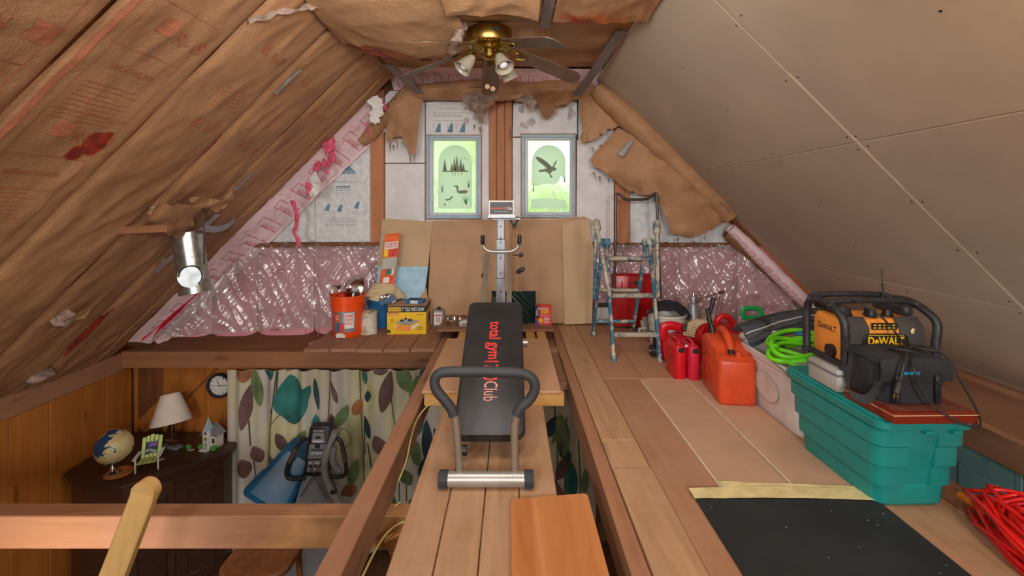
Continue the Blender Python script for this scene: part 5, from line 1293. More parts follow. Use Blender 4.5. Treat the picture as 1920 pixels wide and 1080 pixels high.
mb = MB(); mb.prism([(.07, .06), (.20, .03), (.30, .09), (.28, .10), (.19, .055), (.08, .085)], 0, .001, fr_(0, 0, .002)); mb.obj('saw_picture', M['white'], t, 0)
mb = MB(); mb.prism([(.075, .055), (.10, .095), (.22, .085), (.215, .035), (.19, .03), (.10, .04)], 0, .001, fr_(0, 0, .003)); mb.obj('saw_picture', M['dewalt'], t, 0)
mb = MB(); mb.prism([(.07, .105), (.15, .145), (.30, .125), (.20, .085)], 0, .001, fr_(0, 0, .004)); mb.obj('saw_picture', M['steel'], t, 0)
mb = MB()
for x, z, w_ in ((.12, .118, .03), (.19, .122, .04), (.16, .135, .02)): mb.box(x, x + w_, -.006, -.005, z, z + .02)
mb.obj('saw_picture', M['black'], t, 0)
mb = MB()
for k in range(2):
    for j in range(3): mb.box(.03, .03 + .02 + .02*random.random(), -.002, -.001, .115 + .01*j, .118 + .01*j); mb.box(.27, .27 + .03 + .03*random.random(), -.002, -.001, .045 + .012*j, .048 + .012*j)
mb.obj('print', M['cordblack'], t, 0)['kind'] = 'stuff'
MB().box(BW + .0005, BW + .002, .10, .28, .06, .15).obj('side_panel', M['cordblack'], t, 0); MB().box(BW + .001, BW + .003, .12, .16, .08, .13).obj('side_picture', M['palegrey'], t, 0)
MB().box(.20, .32, .10, .25, BH, BH + .001).obj('top_print', M['yellow'], t, 0)
t = thing('small_carton', 'small blue and white carton lying on the tile saw box', 'box', (-1.0, 4.40, BH + .0005), -8)
MB().box(0, .16, 0, .12, 0, .035, .002).obj('carton', M['blue'], t, 0); MB().box(.05, .12, -.001, .0, .004, .031).obj('label_panel', M['white'], t, 0); MB().box(.02, .14, .02, .10, .035, .036).obj('label_panel', M['leaf_dark'], t, 0)
t = thing('solvent_tin', 'small rectangular white and silver tin beside the tile saw box', 'can', (-.72, 4.62, 0), 6)
MB().box(-.055, .055, -.035, .035, 0, .165, .006).obj('tin', M['steel'], t); MB().box(-.045, .03, -.037, -.035, .02, .14).obj('label_panel', M['white'], t, 0); MB().cyl((0, 0, .165), (0, 0, .185), .018, n=16).obj('cap', M['black'], t)
MB().box(-.022, .008, -.0385, -.037, .05, .09).obj('emblem', M['redfade'], t, 0); MB().box(-.015, .001, -.0392, -.0385, .056, .084).obj('emblem', M['white'], t, 0)
MB().box(-.04, .026, -.0385, -.037, .105, .118).obj('label_bar', M['redfade'], t, 0)
t = thing('foil_pan', 'round shallow silver tin lying at the head of the exercise bench', 'pan', (-.535, 4.30, .0945))
MB().lathe([(0, 0), (.072, 0), (.080, .045), (.086, .048), (.086, .052), (.078, .052), (.07, .008), (0, .008)], 32, caps=False).obj('tin', M['chrome'], t)
t = thing('small_carton', 'small white carton with purple print beside the round tin', 'box', (-.47, 4.235, .0945), 16)
MB().box(0, .12, 0, .07, 0, .04, .002).obj('carton', M['white'], t, 0); MB().box(.01, .11, -.001, 0, .008, .02).obj('label_panel', M['leaf_brown'], t, 0)
# ---------------- snow shovel
t = thing('snow_shovel', 'dark green snow shovel with a wooden shaft standing behind the bench', 'shovel', P(962, 604, 4.42))
def fbl(u, v):
    x = (u-.5)*.40; y = -.04 - .05*(1 - (2*u-1)**2) + .03*v
    return P(963, 604, 4.40) + Vector((x, y + .012*math.sin((u*1.6 + v*1.1)*14), .292*v + .0))
wpart(MB().grid(fbl, 60, 20, .004), 'blade', 'darkgreen', t, smooth=60)
mb = MB()
e = [fbl(u/12, 0) for u in range(13)] + [fbl(1, v/6) for v in range(1, 7)] + [fbl(1 - u/12, 1) for u in range(1, 13)] + [fbl(0, 1 - v/6) for v in range(1, 6)]
mb.tube(e, .007, 6, closed=True); wpart(mb, 'rim', 'darkgreen', t)
mb = MB(); mb.tube([P(962, 585, 4.38), P(963, 500, 4.44), P(964, 430, 4.52)], .016, 14); wpart(mb, 'shaft', 'palewood2', t)
mb = MB(); mb.tube(smooth_path([P(964, 432, 4.52), P(963, 424, 4.53), P(958, 414, 4.535), P(957, 409, 4.54)], 4), .011, 10); mb.tube(smooth_path([P(964, 432, 4.52), P(965, 424, 4.53), P(970, 414, 4.535), P(972, 409, 4.54)], 4), .011, 10); mb.tube([P(955, 409, 4.54), P(974, 409, 4.54)], .014, 12); wpart(mb, 'd_handle', 'darkgreen', t)
# ---------------- red carton
t = thing('red_carton', 'small red and yellow carton standing beside the shovel blade', 'box', P(1019, 609.5, 4.28))
o_ = Vector((0, 0, 0)); MB().box(-.075, .075, 0, .07, 0, .178, .002).obj('carton', M['redprint'], t, 0)
def f3(x0, x1, z0, z1, h, mat, nm): MB().box(x0, x1, -h, -h + .001, z0, z1).obj(nm, M[mat], t, 0)
f3(-.075, -.035, .06, .178, .0012, 'cordblack', 'picture'); f3(-.07, -.045, .085, .14, .0022, 'greymetal', 'picture'); f3(-.075, -.03, 0, .05, .0012, 'leaf_plum', 'picture'); f3(-.02, .05, .105, .135, .0012, 'yellow', 'label_panel')
MB().cyl((-.025, -.001, .042), (-.025, -.003, .042), .024, n=20).obj('badge', M['yellow'], t)
fr_ = lambda x, z, h=.0015: Matrix.Translation((x, -h, z)) @ Matrix.Rotation(R(90), 4, 'X')
MB().text('Extreme', .095, .024, fr_(-.005, .152, .0025), 0, .015).obj('lettering', M['white'], t, 0, norm=False)
MB().text('MAX HEAT', .06, .014, fr_(.015, .12, .0025), 0, .015).obj('lettering', M['redprint'], t, 0, norm=False)
mb = MB(); mb.text('RESPIRATOR', .10, .011, fr_(.02, .088, .0025), 0, .015)
for k in range(4): mb.box(.005, .06 - .008*(k % 2), -.0022, -.0012, .02 + .014*k, .027 + .014*k)
mb.obj('lettering', M['white'], t, 0, norm=False)
# ---------------- folding ladder
t = thing('step_ladder', 'blue folding ladder spattered with white paint drips', 'ladder', (.94, 3.92, 0))
hL, hR = Vector((.782, 3.90, .885)), Vector((1.142, 3.90, .885)); fL, fR = Vector((.770, 3.56, .0)), Vector((1.122, 3.56, .0)); rL, rR = Vector((.735, 4.27, 0)), Vector((1.094, 4.27, 0))
def rail(a, b, mat='ladder', nm='stile'):
    mb = MB(); d = (b-a).normalized(); mb.bar(a, b, .05, .024, (1, 0, 0), .007); mb.bar(b - d*.06, b + d*.012, .056, .032, (1, 0, 0), .006); wpart(mb, nm, mat, t)
off = Vector((.028, 0, 0))
for a, b in ((hL + off*0, fL), (hR, fR)): rail(a, b)
for a, b in ((hL - off, rL), (hR - off, rR)): rail(a, b)
for a in (hL, hR):
    mb = MB(); mb.tube([a + Vector((-.055, 0, -.012)), a + Vector((.03, 0, -.012))], .034, 20); wpart(mb, 'hinge', 'ladder', t)
for tt in (.155, .475, .795):
    a, b = hL.lerp(fL, tt), hR.lerp(fR, tt); mb = MB(); mb.bar(a, b, .038, .03, (0, -.3, 1), .007); wpart(mb, 'rung', 'ladder_white', t)
for tt in (.18, .50, .84):
    a, b = (hL - off).lerp(rL, tt), (hR - off).lerp(rR, tt); mb = MB(); mb.bar(a, b, .05, .03, (0, .4, 1), .007); wpart(mb, 'rung', 'ladder_white' if tt < .7 else 'ladder', t)
# the two outer stub rails with rounded ends
for pts in ([(1118, 416), (1121, 440), (1128, 474), (1143, 556)], [(1231, 418), (1232, 470), (1233, 560)]):
    q = [P(x, y, 3.80 - .12*i) for i, (x, y) in enumerate(pts)]
    mb = MB()
    for a, b in zip(q, q[1:]): mb.bar(a, b, .045, .028, (1, 0, 0), .008)
    d = (q[0] - q[1]).normalized(); mb.tube([q[0] - d*.10, q[0] - d*.09, q[0], q[0] + d*.02], [.024, .031, .031, .018], 16); wpart(mb, 'stub_rail', 'ladder_white', t)
mb = MB(); mb.tube([P(1117, 436, 3.86), P(1116, 500, 3.90), P(1115, 560, 3.95)], .016, 10); wpart(mb, 'stub_rail', 'ladder', t)
# ---------------- red tray cart with tubular handle
t = thing('tray_cart', 'red steel tray cart standing on end with a tall tubular handle, behind the ladder', 'cart', P(1190, 612, 4.52))
x0, x1 = Wx(1150, 4.5), Wx(1230, 4.5); zz0, zz1 = Wz(611, 4.5), Wz(515, 4.5)
mb = MB(); mb.box(x0, x1, 4.50, 4.62, zz0, zz1, .015, seg=2); wpart(mb, 'tray', 'redpaint', t)
mb = MB()
for b in ((x0 - .01, x1 + .01, zz1 - .012, zz1 + .012), (x0 - .01, x1 + .01, zz0 - .0, zz0 + .018)): mb.box(b[0], b[1], 4.485, 4.50, b[2], b[3], .004)
for x in (x0, x1): mb.box(x - .01, x + .012, 4.485, 4.50, zz0, zz1, .004)
mb.box(x0, x1, 4.488, 4.50, Wz(546, 4.5), Wz(549, 4.5), .002)
for x in (1165, 1178, 1208, 1220): mb.box(Wx(x, 4.5), Wx(x + 2, 4.5), 4.492, 4.50, Wz(545, 4.5), Wz(528, 4.5), .002)
wpart(mb, 'rim', 'redpaint', t)
mb = MB(); mb.box(Wx(1157, 4.5), Wx(1163, 4.5), 4.486, 4.489, Wz(528, 4.5), Wz(521, 4.5)); wpart(mb, 'sticker', 'white', t, smooth=0)
mb = MB(); mb.lathe([(0, 0), (.03, 0), (.028, .004), (0, .005)], 20, frame((Wx(1192, 4.5), 4.49, Wz(530, 4.5)), (1, 0, 0), (0, 0, 1)), sy=.55); wpart(mb, 'badge', 'cordblack', t)
hd = [(1152, 560), (1153, 500), (1154, 420), (1154, 372), (1157, 364), (1164, 366), (1171, 373), (1190, 374), (1212, 373), (1222, 368), (1227, 363), (1231, 366), (1232, 390), (1235, 470), (1238, 560)]
mb = MB(); mb.tube(smooth_path([P(x, y, 4.46 - .0003*(y-360)) for x, y in hd], 4), .0135, 12); wpart(mb, 'handle', 'cordblack2', t)
# ---------------- clamp tool, caster and grey box behind the ladder
t = thing('steel_clamp', 'old grey steel clamp with a crank leaning at the white bucket', 'tool', P(1208, 636, 4.02))
mb = MB()
for dx in (0, .05): mb.bar(P(1208, 594, 4.02) + Vector((dx, 0, 0)), P(1222, 636, 4.0) + Vector((dx, 0, 0)), .018, .045, (1, 0, 0), .004)
mb.bar(P(1205, 600, 4.02), P(1212, 630, 3.99), .012, .05, (1, 0, 0), .004); wpart(mb, 'jaw', 'taupe', t)
mb = MB(); mb.tube([P(1197, 616, 3.98), P(1212, 615, 3.98)], .008, 8); mb.tube([P(1199, 617, 3.97), P(1199, 622, 3.97)], .011, 10); wpart(mb, 'crank', 'palegrey', t)
mb = MB()
for q in ((1212, 608), (1217, 620)): mb.cyl(P(q[0], q[1], 3.99), P(q[0], q[1], 3.97), .01, n=10)
wpart(mb, 'bolt', 'cordblack', t)
t = thing('caster_wheel', 'black caster wheel on the floor behind the ladder foot', 'wheel', P(1228, 668, 3.66))
mb = MB(); mb.cyl((-.035, 0, .045), (-.005, 0, .045), .044, n=24); mb.obj('wheel', M['black'], t); mb = MB(); mb.bar((.012, .02, .03), (.02, .03, .17), .05, .03, (0, 1, 0), .004); mb.obj('bracket', M['black'], t); mb = MB(); mb.cyl((-.045, 0, .045), (.01, 0, .045), .010, n=12); mb.obj('axle', M['steel'], t)
t = thing('small_crate', 'low grey box with a dark lid behind the left feet of the ladder', 'box', P(1135, 606, 4.6))
MB().box(-.10, .11, 0, .1, 0, .16, .004).obj('body', M['palegrey'], t, 0); MB().box(-.10, .11, -.004, .1, .155, .18, .004).obj('lid', M['black'], t, 0)
# ================================================================ gas cans and sprayer along the drywall side
def profile_can(t, pts, x0, x1, mat, bev=.03, name='body'):
    """side outline (y, z) carried across x0..x1, rounded"""
    Mx = Matrix(((0, 0, 1, 0), (1, 0, 0, 0), (0, 1, 0, 0), (0, 0, 0, 1)))
    return MB().prism(pts, x0, x1, Mx, bev).obj(name, M[mat], t, 50)
t = thing('fuel_can', 'large scuffed orange red fuel can, the biggest of the row of cans', 'fuel can', (1.212, 2.75, 0), -7, 'row of fuel cans')
profile_can(t, [(0, 0), (0, .275), (.02, .285), (.10, .285), (.16, .335), (.30, .355), (.385, .33), (.385, 0)], 0, .215, 'redorange', .028)
mb = MB(); mb.tube(smooth_path([(.10, .08, .275), (.10, .11, .325), (.10, .17, .372), (.10, .25, .388), (.10, .31, .375), (.10, .34, .33)], 6), .023, 14); mb.obj('handle', M['redorange'], t)
mb = MB(); mb.bar((.12, .03, .275), (.12, .03, .315), .022, .03, (1, 0, 0), .006); mb.obj('tab', M['redorange'], t); MB().lathe([(0, .30), (.018, .30), (.020, .284), (.02, .28)], 16, Matrix.Translation((.09, .065, .015)), caps=False).obj('cap', M['black'], t)
for k in range(4):
    mb = MB(); mb.box(-.004, .004, .09 + .05*k, .105 + .05*k, .10, .22, .004); mb.obj('side_rib', M['redorange'], t)
mb = MB(); mb.tube(smooth_path([(.06, .33, .335), (.06, .34, .37), (.045, .35, .43), (.035, .36, .50)], 4), [.020]*5 + [.016]*4 + [.013]*4, 12); mb.obj('spout', M['black'], t)
t = thing('fuel_can', 'bright red fuel can with a handle hole beside the white bucket', 'fuel can', (1.145, 3.53, 0), 0, 'row of fuel cans')
mb = MB(); mb.prism([(0, .02), (.02, 0), (.245, 0), (.265, .02), (.265, .15), (.235, .185), (.14, .19), (.06, .165), (0, .15)], 0, .19, frame((0, .19, 0), (1, 0, 0), (0, 0, 1)), .018); mb.obj('body', M['red'], t, 50)
mb = MB(); mb.tube(smooth_path([(.028, .09, .12), (.022, .09, .20), (.03, .09, .243), (.07, .09, .255), (.13, .09, .248), (.185, .09, .22), (.225, .09, .185), (.238, .09, .15)], 5), .020, 14, sq=1.7); mb.obj('handle', M['red'], t, 60)
mb = MB(); mb.lathe([(.03, .0), (.03, .03), (.026, .036), (0, .037)], 20, Matrix.Translation((.19, .10, .215)), caps=False); mb.obj('cap', M['black'], t); mb = MB(); mb.tube([(.17, .09, .25), (.11, .07, .275)], .003, 5); mb.obj('vent_wire', M['cordblack'], t)
MB().box(.05, .12, -.001, .001, .04, .12, .0005).obj('side_panel', M['redfade'], t, 0)
for i, (x, mt, lab) in enumerate(((1.10, 'red', 'narrow red fuel jug standing between the handled can and its faded twin'), (1.188, 'redfade', 'narrow faded red fuel jug tucked behind the large orange red can'))):
    t = thing('fuel_jug', lab, 'fuel can', (x, 3.16 - .02*i, 0), 0, 'row of fuel cans')
    mb = MB(); mb.loft([rr(.084*k, .22*k2, .034*k, z, .042, .11) for k, k2, z in ((.86, .95, 0), (1, 1, .015), (1, 1, .15), (.97, .98, .195), (.85, .92, .222), (.6, .8, .235))]); mb.obj('body', M[mt], t, 60)
    MB().box(.022, .062, -.002, .04, .185, .218, .006).obj('socket', M['black'], t); mb = MB(); mb.tube(smooth_path([(.042, .04, .22), (.042, .07, .25), (.042, .15, .25), (.042, .19, .22)], 4), .012, 10); mb.obj('handle', M[mt], t)
    if i == 0: MB().blob((.085, .03, .225), .010, .010, .010, .1, 3, 2).obj('plug', M['white'], t)
t = thing('fuel_can', 'red fuel can farthest back, behind the large orange red can', 'fuel can', (1.49, 3.42, 0), 0, 'row of fuel cans')
profile_can(t, [(0, 0), (0, .25), (.05, .27), (.20, .30), (.22, .27), (.22, 0)], 0, .22, 'red', .024)
mb = MB(); mb.tube(smooth_path([(.05, .10, .26), (.05, .10, .32), (.09, .10, .352), (.14, .10, .335), (.19, .10, .27)], 5), .022, 12); mb.obj('handle', M['red'], t)
mb = MB(); mb.tube([(.0, .10, .26), (-.01, .12, .33), (.03, .14, .44)], [.02, .014, .014], 10); mb.tube([(.027, .14, .42), (.045, .15, .48)], [.017, .017], 10); mb.obj('spout', M['black'], t)
t = thing('engine_blower', 'red garden machine with a slotted round guard behind the red cans', 'machine', (1.47, 3.62, 0))
mb = MB(); mb.loft([rr(.22*k, .20*k, .05*k, z) for k, z in ((.9, 0), (1, .03), (1, .15), (.8, .21))]); mb.obj('housing', M['redpaint'], t, 50)
mb = MB(); mb.tube([(-.05, -.02, .20), (.01, -.10, .20)], [.115, .10], 32); mb.obj('round_guard', M['redpaint'], t)
for k in range(15):
    a = R(35 + k*10); q = Vector((-.05 + .02, -.06, .20)); v = Vector((math.cos(a), .35*math.cos(a), math.sin(a)))
    mb = MB(); mb.bar(q + v*.108 + Vector((-.035, .03, 0)), q + v*.108 + Vector((.02, -.045, 0)), .009, .014, (0, 0, 1)); mb.obj('slat', M['cloth'], t, 0)
mb = MB(); mb.lathe([(.035, -.01), (.035, .03), (.0, .035)], 16, Matrix.Translation((-.03, -.12, .17)) @ Matrix.Rotation(R(90), 4, 'X')); mb.obj('fuel_cap', M['leaf_green'], t)
mb = MB(); mb.lathe([(.03, 0), (.03, .03), (0, .035)], 16, Matrix.Translation((-.15, -.05, .24)) @ Matrix.Rotation(R(60), 4, 'X')); mb.obj('knob', M['black'], t)
t = bucket('white_bucket', 'white ribbed plastic bucket with a black bag dumped on top', (1.275, 3.86, 0), .128, .148, .30, 'offwhite')
wrap(t, .128, .14, .165, -175, -5, .02/.3, .0015, 'leaf_teal', 'green_band')
t = thing('black_bag', 'limp black bag lying on the white bucket', 'bag', (1.285, 3.83, .305))
def fb(u, v):
    a = u*2*PI; q = 1 + .15*math.sin(a*2 + .5) + .1*math.sin(a*3)
    x = .165*q*v*math.cos(a); y = .115*q*v*math.sin(a)
    z = .06*(1 - v**2.5) + .028*ridge(x*9, y*9, 2) - .05*v**3*(.5 + .5*math.sin(a*2 + 2)) + .03*(1-v)*math.cos(a)*0 - .10*max(0, x)*1.5 + .02
    return Vector((x, y, z))
MB().grid(lambda u, v: fb(u, max(v, .01)), 44, 16, 0, True).obj('bag', M['fabric'], t, 60)
mb = MB(); mb.tube(smooth_path([(.0, -.08, .05), (.05, -.12, .02), (.12, -.10, .0)], 5), .003, 5); mb.obj('strap', M['cordblack'], t)
t = thing('beige_box', 'plain beige box under the grey clamp lamp', 'box', (1.60, 4.10, 0), 8)
MB().box(-.13, .20, 0, .25, 0, .185, .004).obj('carton', M['cardpale'], t, 0); MB().box(-.14, .21, -.004, .25, .16, .19, .006).obj('lid', M['cloth'], t, 0)
t = thing('desk_lamp', 'grey swing arm desk lamp bent over in front of the plastic sheet', 'lamp', P(1345, 606, 4.14))
sh = P(1300, 598, 4.10); Mx = Matrix.Translation(sh)
mb = MB(); mb.lathe([(.062, 0), (.060, .01), (.040, .12), (.036, .135), (.030, .14), (.030, .19), (.026, .198), (0, .2)], 32, Mx, caps=False); wpart(mb, 'lamp_shade', 'greymetal', t)
mb = MB(); mb.tube([sh + Vector((0, 0, .20)), sh + Vector((0, 0, .225))], [.012, .008], 10); mb.tube([sh + Vector((.02, 0, .16)), sh + Vector((.05, 0, .165))], .012, 10); wpart(mb, 'switch_knob', 'chrome', t)
e = P(1354, 549, 4.14)
for dz in (0, .022):
    mb = MB(); mb.tube([sh + Vector((.045, -.005 + dz*.3, .165 + dz*.6)), e + Vector((-.01, 0, dz*.5))], .0045, 8); wpart(mb, 'upper_arm', 'chrome', t)
for dx in (-.016, .016):
    mb = MB(); mb.tube([e + Vector((dx, 0, 0)), P(1343, 606, 4.14) + Vector((dx*.8, 0, 0))], .004, 8); wpart(mb, 'lower_arm', 'chrome', t)
mb = MB(); mb.tube([e + Vector((-.02, -.012, .006)), e + Vector((.01, .01, .006))], .016, 12); wpart(mb, 'elbow', 'chrome', t)
mb = MB(); mb.tube([P(1343, 598, 4.14), P(1343, 640, 4.14)], .012, 10); mb.tube([P(1343, 640, 4.14), P(1343, 655, 4.14) * 1.0], [.03, .05], 16); wpart(mb, 'base', 'greymetal', t)
t = thing('pump_sprayer', 'white pump sprayer with a green handle behind the white tote', 'sprayer', (1.635, 3.20, 0))
MB().lathe([(0, 0), (.085, 0), (.095, .02), (.095, .24), (.080, .29), (.05, .325), (.045, .34), (.062, .345), (.062, .375), (.03, .385), (0, .386)], 32, caps=False).obj('tank', M['offwhite'], t)
mb = MB(); mb.tube([(0, 0, .37), (0, 0, .415)], .014, 10); mb.obj('pump_rod', M['green'], t)
mb = MB(); mb.tube([(.062*math.copysign(abs(math.cos(a))**.5, math.cos(a)), 0, .445 + .034*math.copysign(abs(math.sin(a))**.6, math.sin(a))) for a in [k*2*PI/32 for k in range(32)]], .011, 10, closed=True, sq=1.6); mb.obj('handle', M['green'], t, 60)
mb = MB(); mb.tube(smooth_path([(-.09, -.02, .20), (-.13, -.05, .15), (-.12, -.06, .05), (-.06, -.10, .02)], 5), .008, 8); mb.obj('hose', M['palegrey'], t)
# ================================================================ white tote with hose and bag
def tote(name, label, loc, rz, w0, d0, w1, d1, h, mat, steps=(), rim=.02, lid=None):
    t = thing(name, label, 'tote', loc, rz)
    rings = []; N = len(steps)
    for z, dw in [(0, 0), (.012, .006)] + list(steps) + [(h - .035, None)]:
        k = z/h; w_ = w0 + (w1-w0)*k; d_ = d0 + (d1-d0)*k
        if dw: w_ += dw; d_ += dw
        rings.append(rr(w_, d_, .05, z))
    rings += [rr(w1 + rim, d1 + rim, .055, h - .034), rr(w1 + rim*1.3, d1 + rim*1.3, .056, h - .004), rr(w1 + rim, d1 + rim, .055, h), rr(w1 - .006, d1 - .006, .046, h), rr(w1 - .012, d1 - .012, .044, h - .03), rr(w0 - .01, d0 - .01, .04, .02)]
    MB().loft(rings).obj('body', M[mat], t, 30); return t
tw = tote('white_tote', 'cloudy white plastic tote heaped with green hose and a garment bag', (1.635, 2.665, 0), 0, .36, .58, .42, .63, .335, 'clear', [(.10, 0), (.20, 0), (.27, .0), (.272, .008)])
mb = MB(); mb.prism([(.12*math.cos(a), .075*math.sin(a)) for a in [k*2*PI/28 for k in range(28)]], 0, .002, frame((-.2035, -.02, .16), (0, -1, 0), (-.06, 0, 1))); mb.obj('oval_panel', M['offwhite'], tw)
t = thing('garden_hose', 'lime green hose coiled on top of the white tote', 'hose', (1.61, 2.60, .315))
pts = []
for k in range(100):
    a = k/100*4.6*2*PI; r1 = .185 + .02*math.sin(k*.41); r2 = .115 + .02*math.cos(k*.33)
    pts.append((r1*math.cos(a) + .015*math.sin(a*.5), r2*math.sin(a) - .03 + .02*math.sin(k*.15), .045 + .022*math.sin(a + .6) + .0007*k + .014*math.sin(k*.7)))
mb = MB(); mb.tube(smooth_path(pts, 3), .0125, 10); mb.obj('hose', M['lime'], t, 60)
mb = MB(); mb.tube(smooth_path([(-.17, -.02, .05), (-.17, -.12, .045), (-.14, -.20, .03), (-.11, -.26, .0)], 5), .0125, 10); mb.obj('hose_end', M['lime'], t, 60); mb = MB(); mb.tube([(-.11, -.26, .0), (-.10, -.285, -.006)], [.016, .016], 12); mb.obj('coupling', M['brass'], t)
t = thing('garment_bag', 'dark grey garment bag with black handles laid over the green hose', 'bag', (1.62, 2.78, .43))
def gb(u, v):
    x = -.19 + .46*u; y = .04 - .12*u + .24*v; z = -.06 + .045*math.sin(PI*v) + .05*u*(1-u)*2 + .13*u - .03*(1-v)*(1-u) + .012*ridge(u*3, v*5, 2)
    return Vector((x, y, z))
MB().grid(gb, 30, 20, .03).obj('bag', M['fabric2'], t, 60)
for v in (.12, .22, .82): mb = MB(); mb.tube([gb(u/20, v) + Vector((0, -.002, .008)) for u in range(21)], .005, 6); mb.obj('piping', M['palegrey' if v == .22 else 'cordblack'], t)
for u in (.28, .78):
    mb = MB(); mb.grid(lambda p, q: gb(u + .05*(p-.5), .02 + .6*q) + Vector((0, 0, .009)), 2, 10, .003); mb.obj('strap', M['cordblack'], t, 60)
    mb = MB(); mb.blob(gb(u, .03) + Vector((0, -.01, .004)), .02, .012, .018, .3, 3, 2); mb.obj('buckle', M['palegrey'], t)
mb = MB(); mb.tube(smooth_path([gb(.28, .03) + Vector((0, -.015, 0)), Vector((-.11, -.13, -.03)), Vector((-.09, -.23, -.065)), Vector((.0, -.30, -.08)), Vector((.10, -.27, -.06)), Vector((.17, -.17, -.0)), gb(.78, .03) + Vector((0, -.015, 0))], 8), .009, 10); mb.obj('carry_handle', M['black'], t)
t = thing('cardboard_scrap', 'folded brown cardboard piece sticking out of the white tote', 'cardboard', (1.70, 2.50, .30), 20)
mb = MB(); mb.bar((-.10, -.05, .0), (.10, .03, .08), .16, .006, (0, -.6, 1)); mb.obj('flap', M['cardboard'], t, 0); mb = MB(); mb.bar((-.06, -.10, .0), (.06, -.08, .03), .10, .006, (0, -.9, .4)); mb.obj('flap', M['cardpale'], t, 0)
t = thing('green_cloth', 'dull green cloth bundled in the front of the white tote', 'cloth', (1.545, 2.44, .325))
MB().blob((0, 0, 0), .11, .06, .04, .4, 3, 3, 6).obj('cloth', M['greycloth'], t, 60)
mb = MB(); mb.tube([P(1450, 678, 2.50), P(1476, 702, 2.38)], .004, 6); tag(mb.obj('metal_rod', M['taupe'], None), 'thin metal rod lying on the rim of the white tote', 'rod')
mb = MB(); mb.blob((1.66, 2.70, .44), .03, .03, .02, .3, 4, 2); tag(mb.obj('blue_plug', M['blue'], None), 'small blue plastic plug among the green hose loops', 'cap')
# ================================================================ teal tote and what is stacked on it
tt_ = thing('teal_tote', 'big teal plastic storage tote at the edge of the loft floor', 'tote', (1.558, 2.065, 0), 1.5)
def tring(w_, d_, z, n, r=.045):
    q = rr(w_, d_, r, z); y = -d_/2
    return q[:18] + [Vector((-.050, y, z)), Vector((-.044, y + n, z)), Vector((.050, y + n, z)), Vector((.056, y, z))] + q[18:]
H_ = .362; rings = []
for z, dw, n in ((0, -.012, 0), (.010, 0, 0), (.080, .0, 0), (.0815, .0, .001), (.090, .026, .022), (.165, .020, .020), (.174, .044, .024), (.250, .038, .022), (.259, .058, .026), (.315, .054, .022), (.322, .040, .004), (.328, .040, 0)):
    k = z/H_; rings.append(tring(.285 + .020*k + dw, .455 + .07*k + dw, z, n))
for w_, d_, z in ((.372, .606, .329), (.378, .612, .336), (.378, .612, .357), (.370, .604, .362), (.345, .58, .362), (.340, .574, .33), (.26, .43, .02)): rings.append(tring(w_, d_, z, 0))
MB().loft(rings).obj('body', M['teal'], tt_, 25)
for x in (-.02, .085):
    mb = MB(); mb.box(x, x + .028, -.318, -.29, .320, .333, .003); mb.obj('latch', M['teal'], tt_, 30)
MB().loft([rr(.352, .592, .045, .350), rr(.356, .596, .046, .368), rr(.346, .586, .045, .374)]).obj('lid', M['teal'], tt_, 30)
t = thing('cherry_board', 'dark red finished wood board lying on the teal tote under the camera bag', 'board', (1.395, 1.715, .375), 1.0)
MB().box(0, .315, 0, .25, 0, .040, .002).obj('board', M['cherry'], t, 0); MB().box(-.001, .316, -.0012, .001, .030, .0325).obj('edge_line', M['cloth'], t, 0); MB().box(-.0012, .001, -.001, .25, .030, .0325).obj('edge_line', M['cloth'], t, 0)
MB().box(.02, .29, .02, .23, .040, .0405).obj('dusty_top', M['redgrey'], t, 0)
t = thing('camera_bag', 'black nylon camera bag with blue lettering lying on the cherry board', 'bag', (1.402, 1.80, .4165))
def puff(w, d, h, r, amp=.006, seed=0): return None
mb = MB(); mb.loft([rr(.262*k, .19*k2, .045, z, .131, .098) for k, k2, z in ((.94, .94, 0), (1, 1, .02), (1.02, 1.03, .08), (1.0, 1.0, .13), (.98, .95, .155), (.9, .8, .172), (.7, .5, .18))])
for v in mb.bm.verts: v.co += Vector((n3(v.co.x*14, v.co.y*14, v.co.z*14), n3(v.co.x*12 + 5, v.co.y*14, v.co.z*12), n3(v.co.x*9, v.co.y*9 + 3, v.co.z*9)))*.006
mb.obj('body', M['fabric'], t, 60)
def ff(u, v):
    x = -.006 + .274*u
    if v < .45: y, z = .17 - .19*(v/.45), .178 + .012*math.sin(PI*v/.45)
    else:
        q = (v - .45)/.55; y, z = -.02 - .008*math.sin(PI*q), .178 - q*(.080 + .018*math.sin(PI*u))
    return Vector((x, y, z + .004*n3(u*6, v*6) - .03*(2*u-1)**6*(1 if v < .45 else .3)))
MB().grid(ff, 24, 22, .006).obj('flap', M['fabric'], t, 60)
MB().loft([rr(.15, .03, .012, z, .13, -.004) for z in (.008, .09, .105)]).obj('front_pocket', M['fabric'], t, 60)
for x in (.055, .205):
    mb = MB(); mb.box(x - .011, x + .011, -.034, -.026, .01, .125, .002); mb.obj('strap', M['black'], t); mb = MB(); mb.box(x - .015, x + .015, -.042, -.028, .085, .118, .004); mb.obj('buckle', M['cordblack'], t)
MB().text('AMBICO', .062, .0125, Matrix.Translation((.10, -.0365, .128)) @ Matrix.Rotation(R(90), 4, 'X'), 0, .02).obj('lettering', M['cyan'], t, 0, norm=False, label='pale blue lettering')
q = smooth_path([(.0, .16, .20), (-.03, .10, .16), (-.085, .04, .10), (-.115, 0, .055), (-.10, -.02, .035), (-.06, -.03, .03), (.0, -.0, .06)], 8); n = len(q) - 1
mb = MB(); mb.grid(lambda u, v: q[round(u*n)] + Vector((0, (v-.5)*.02, (v-.5)*.028)), n, 2, .003); mb.obj('shoulder_strap', M['fabric'], t, 60)
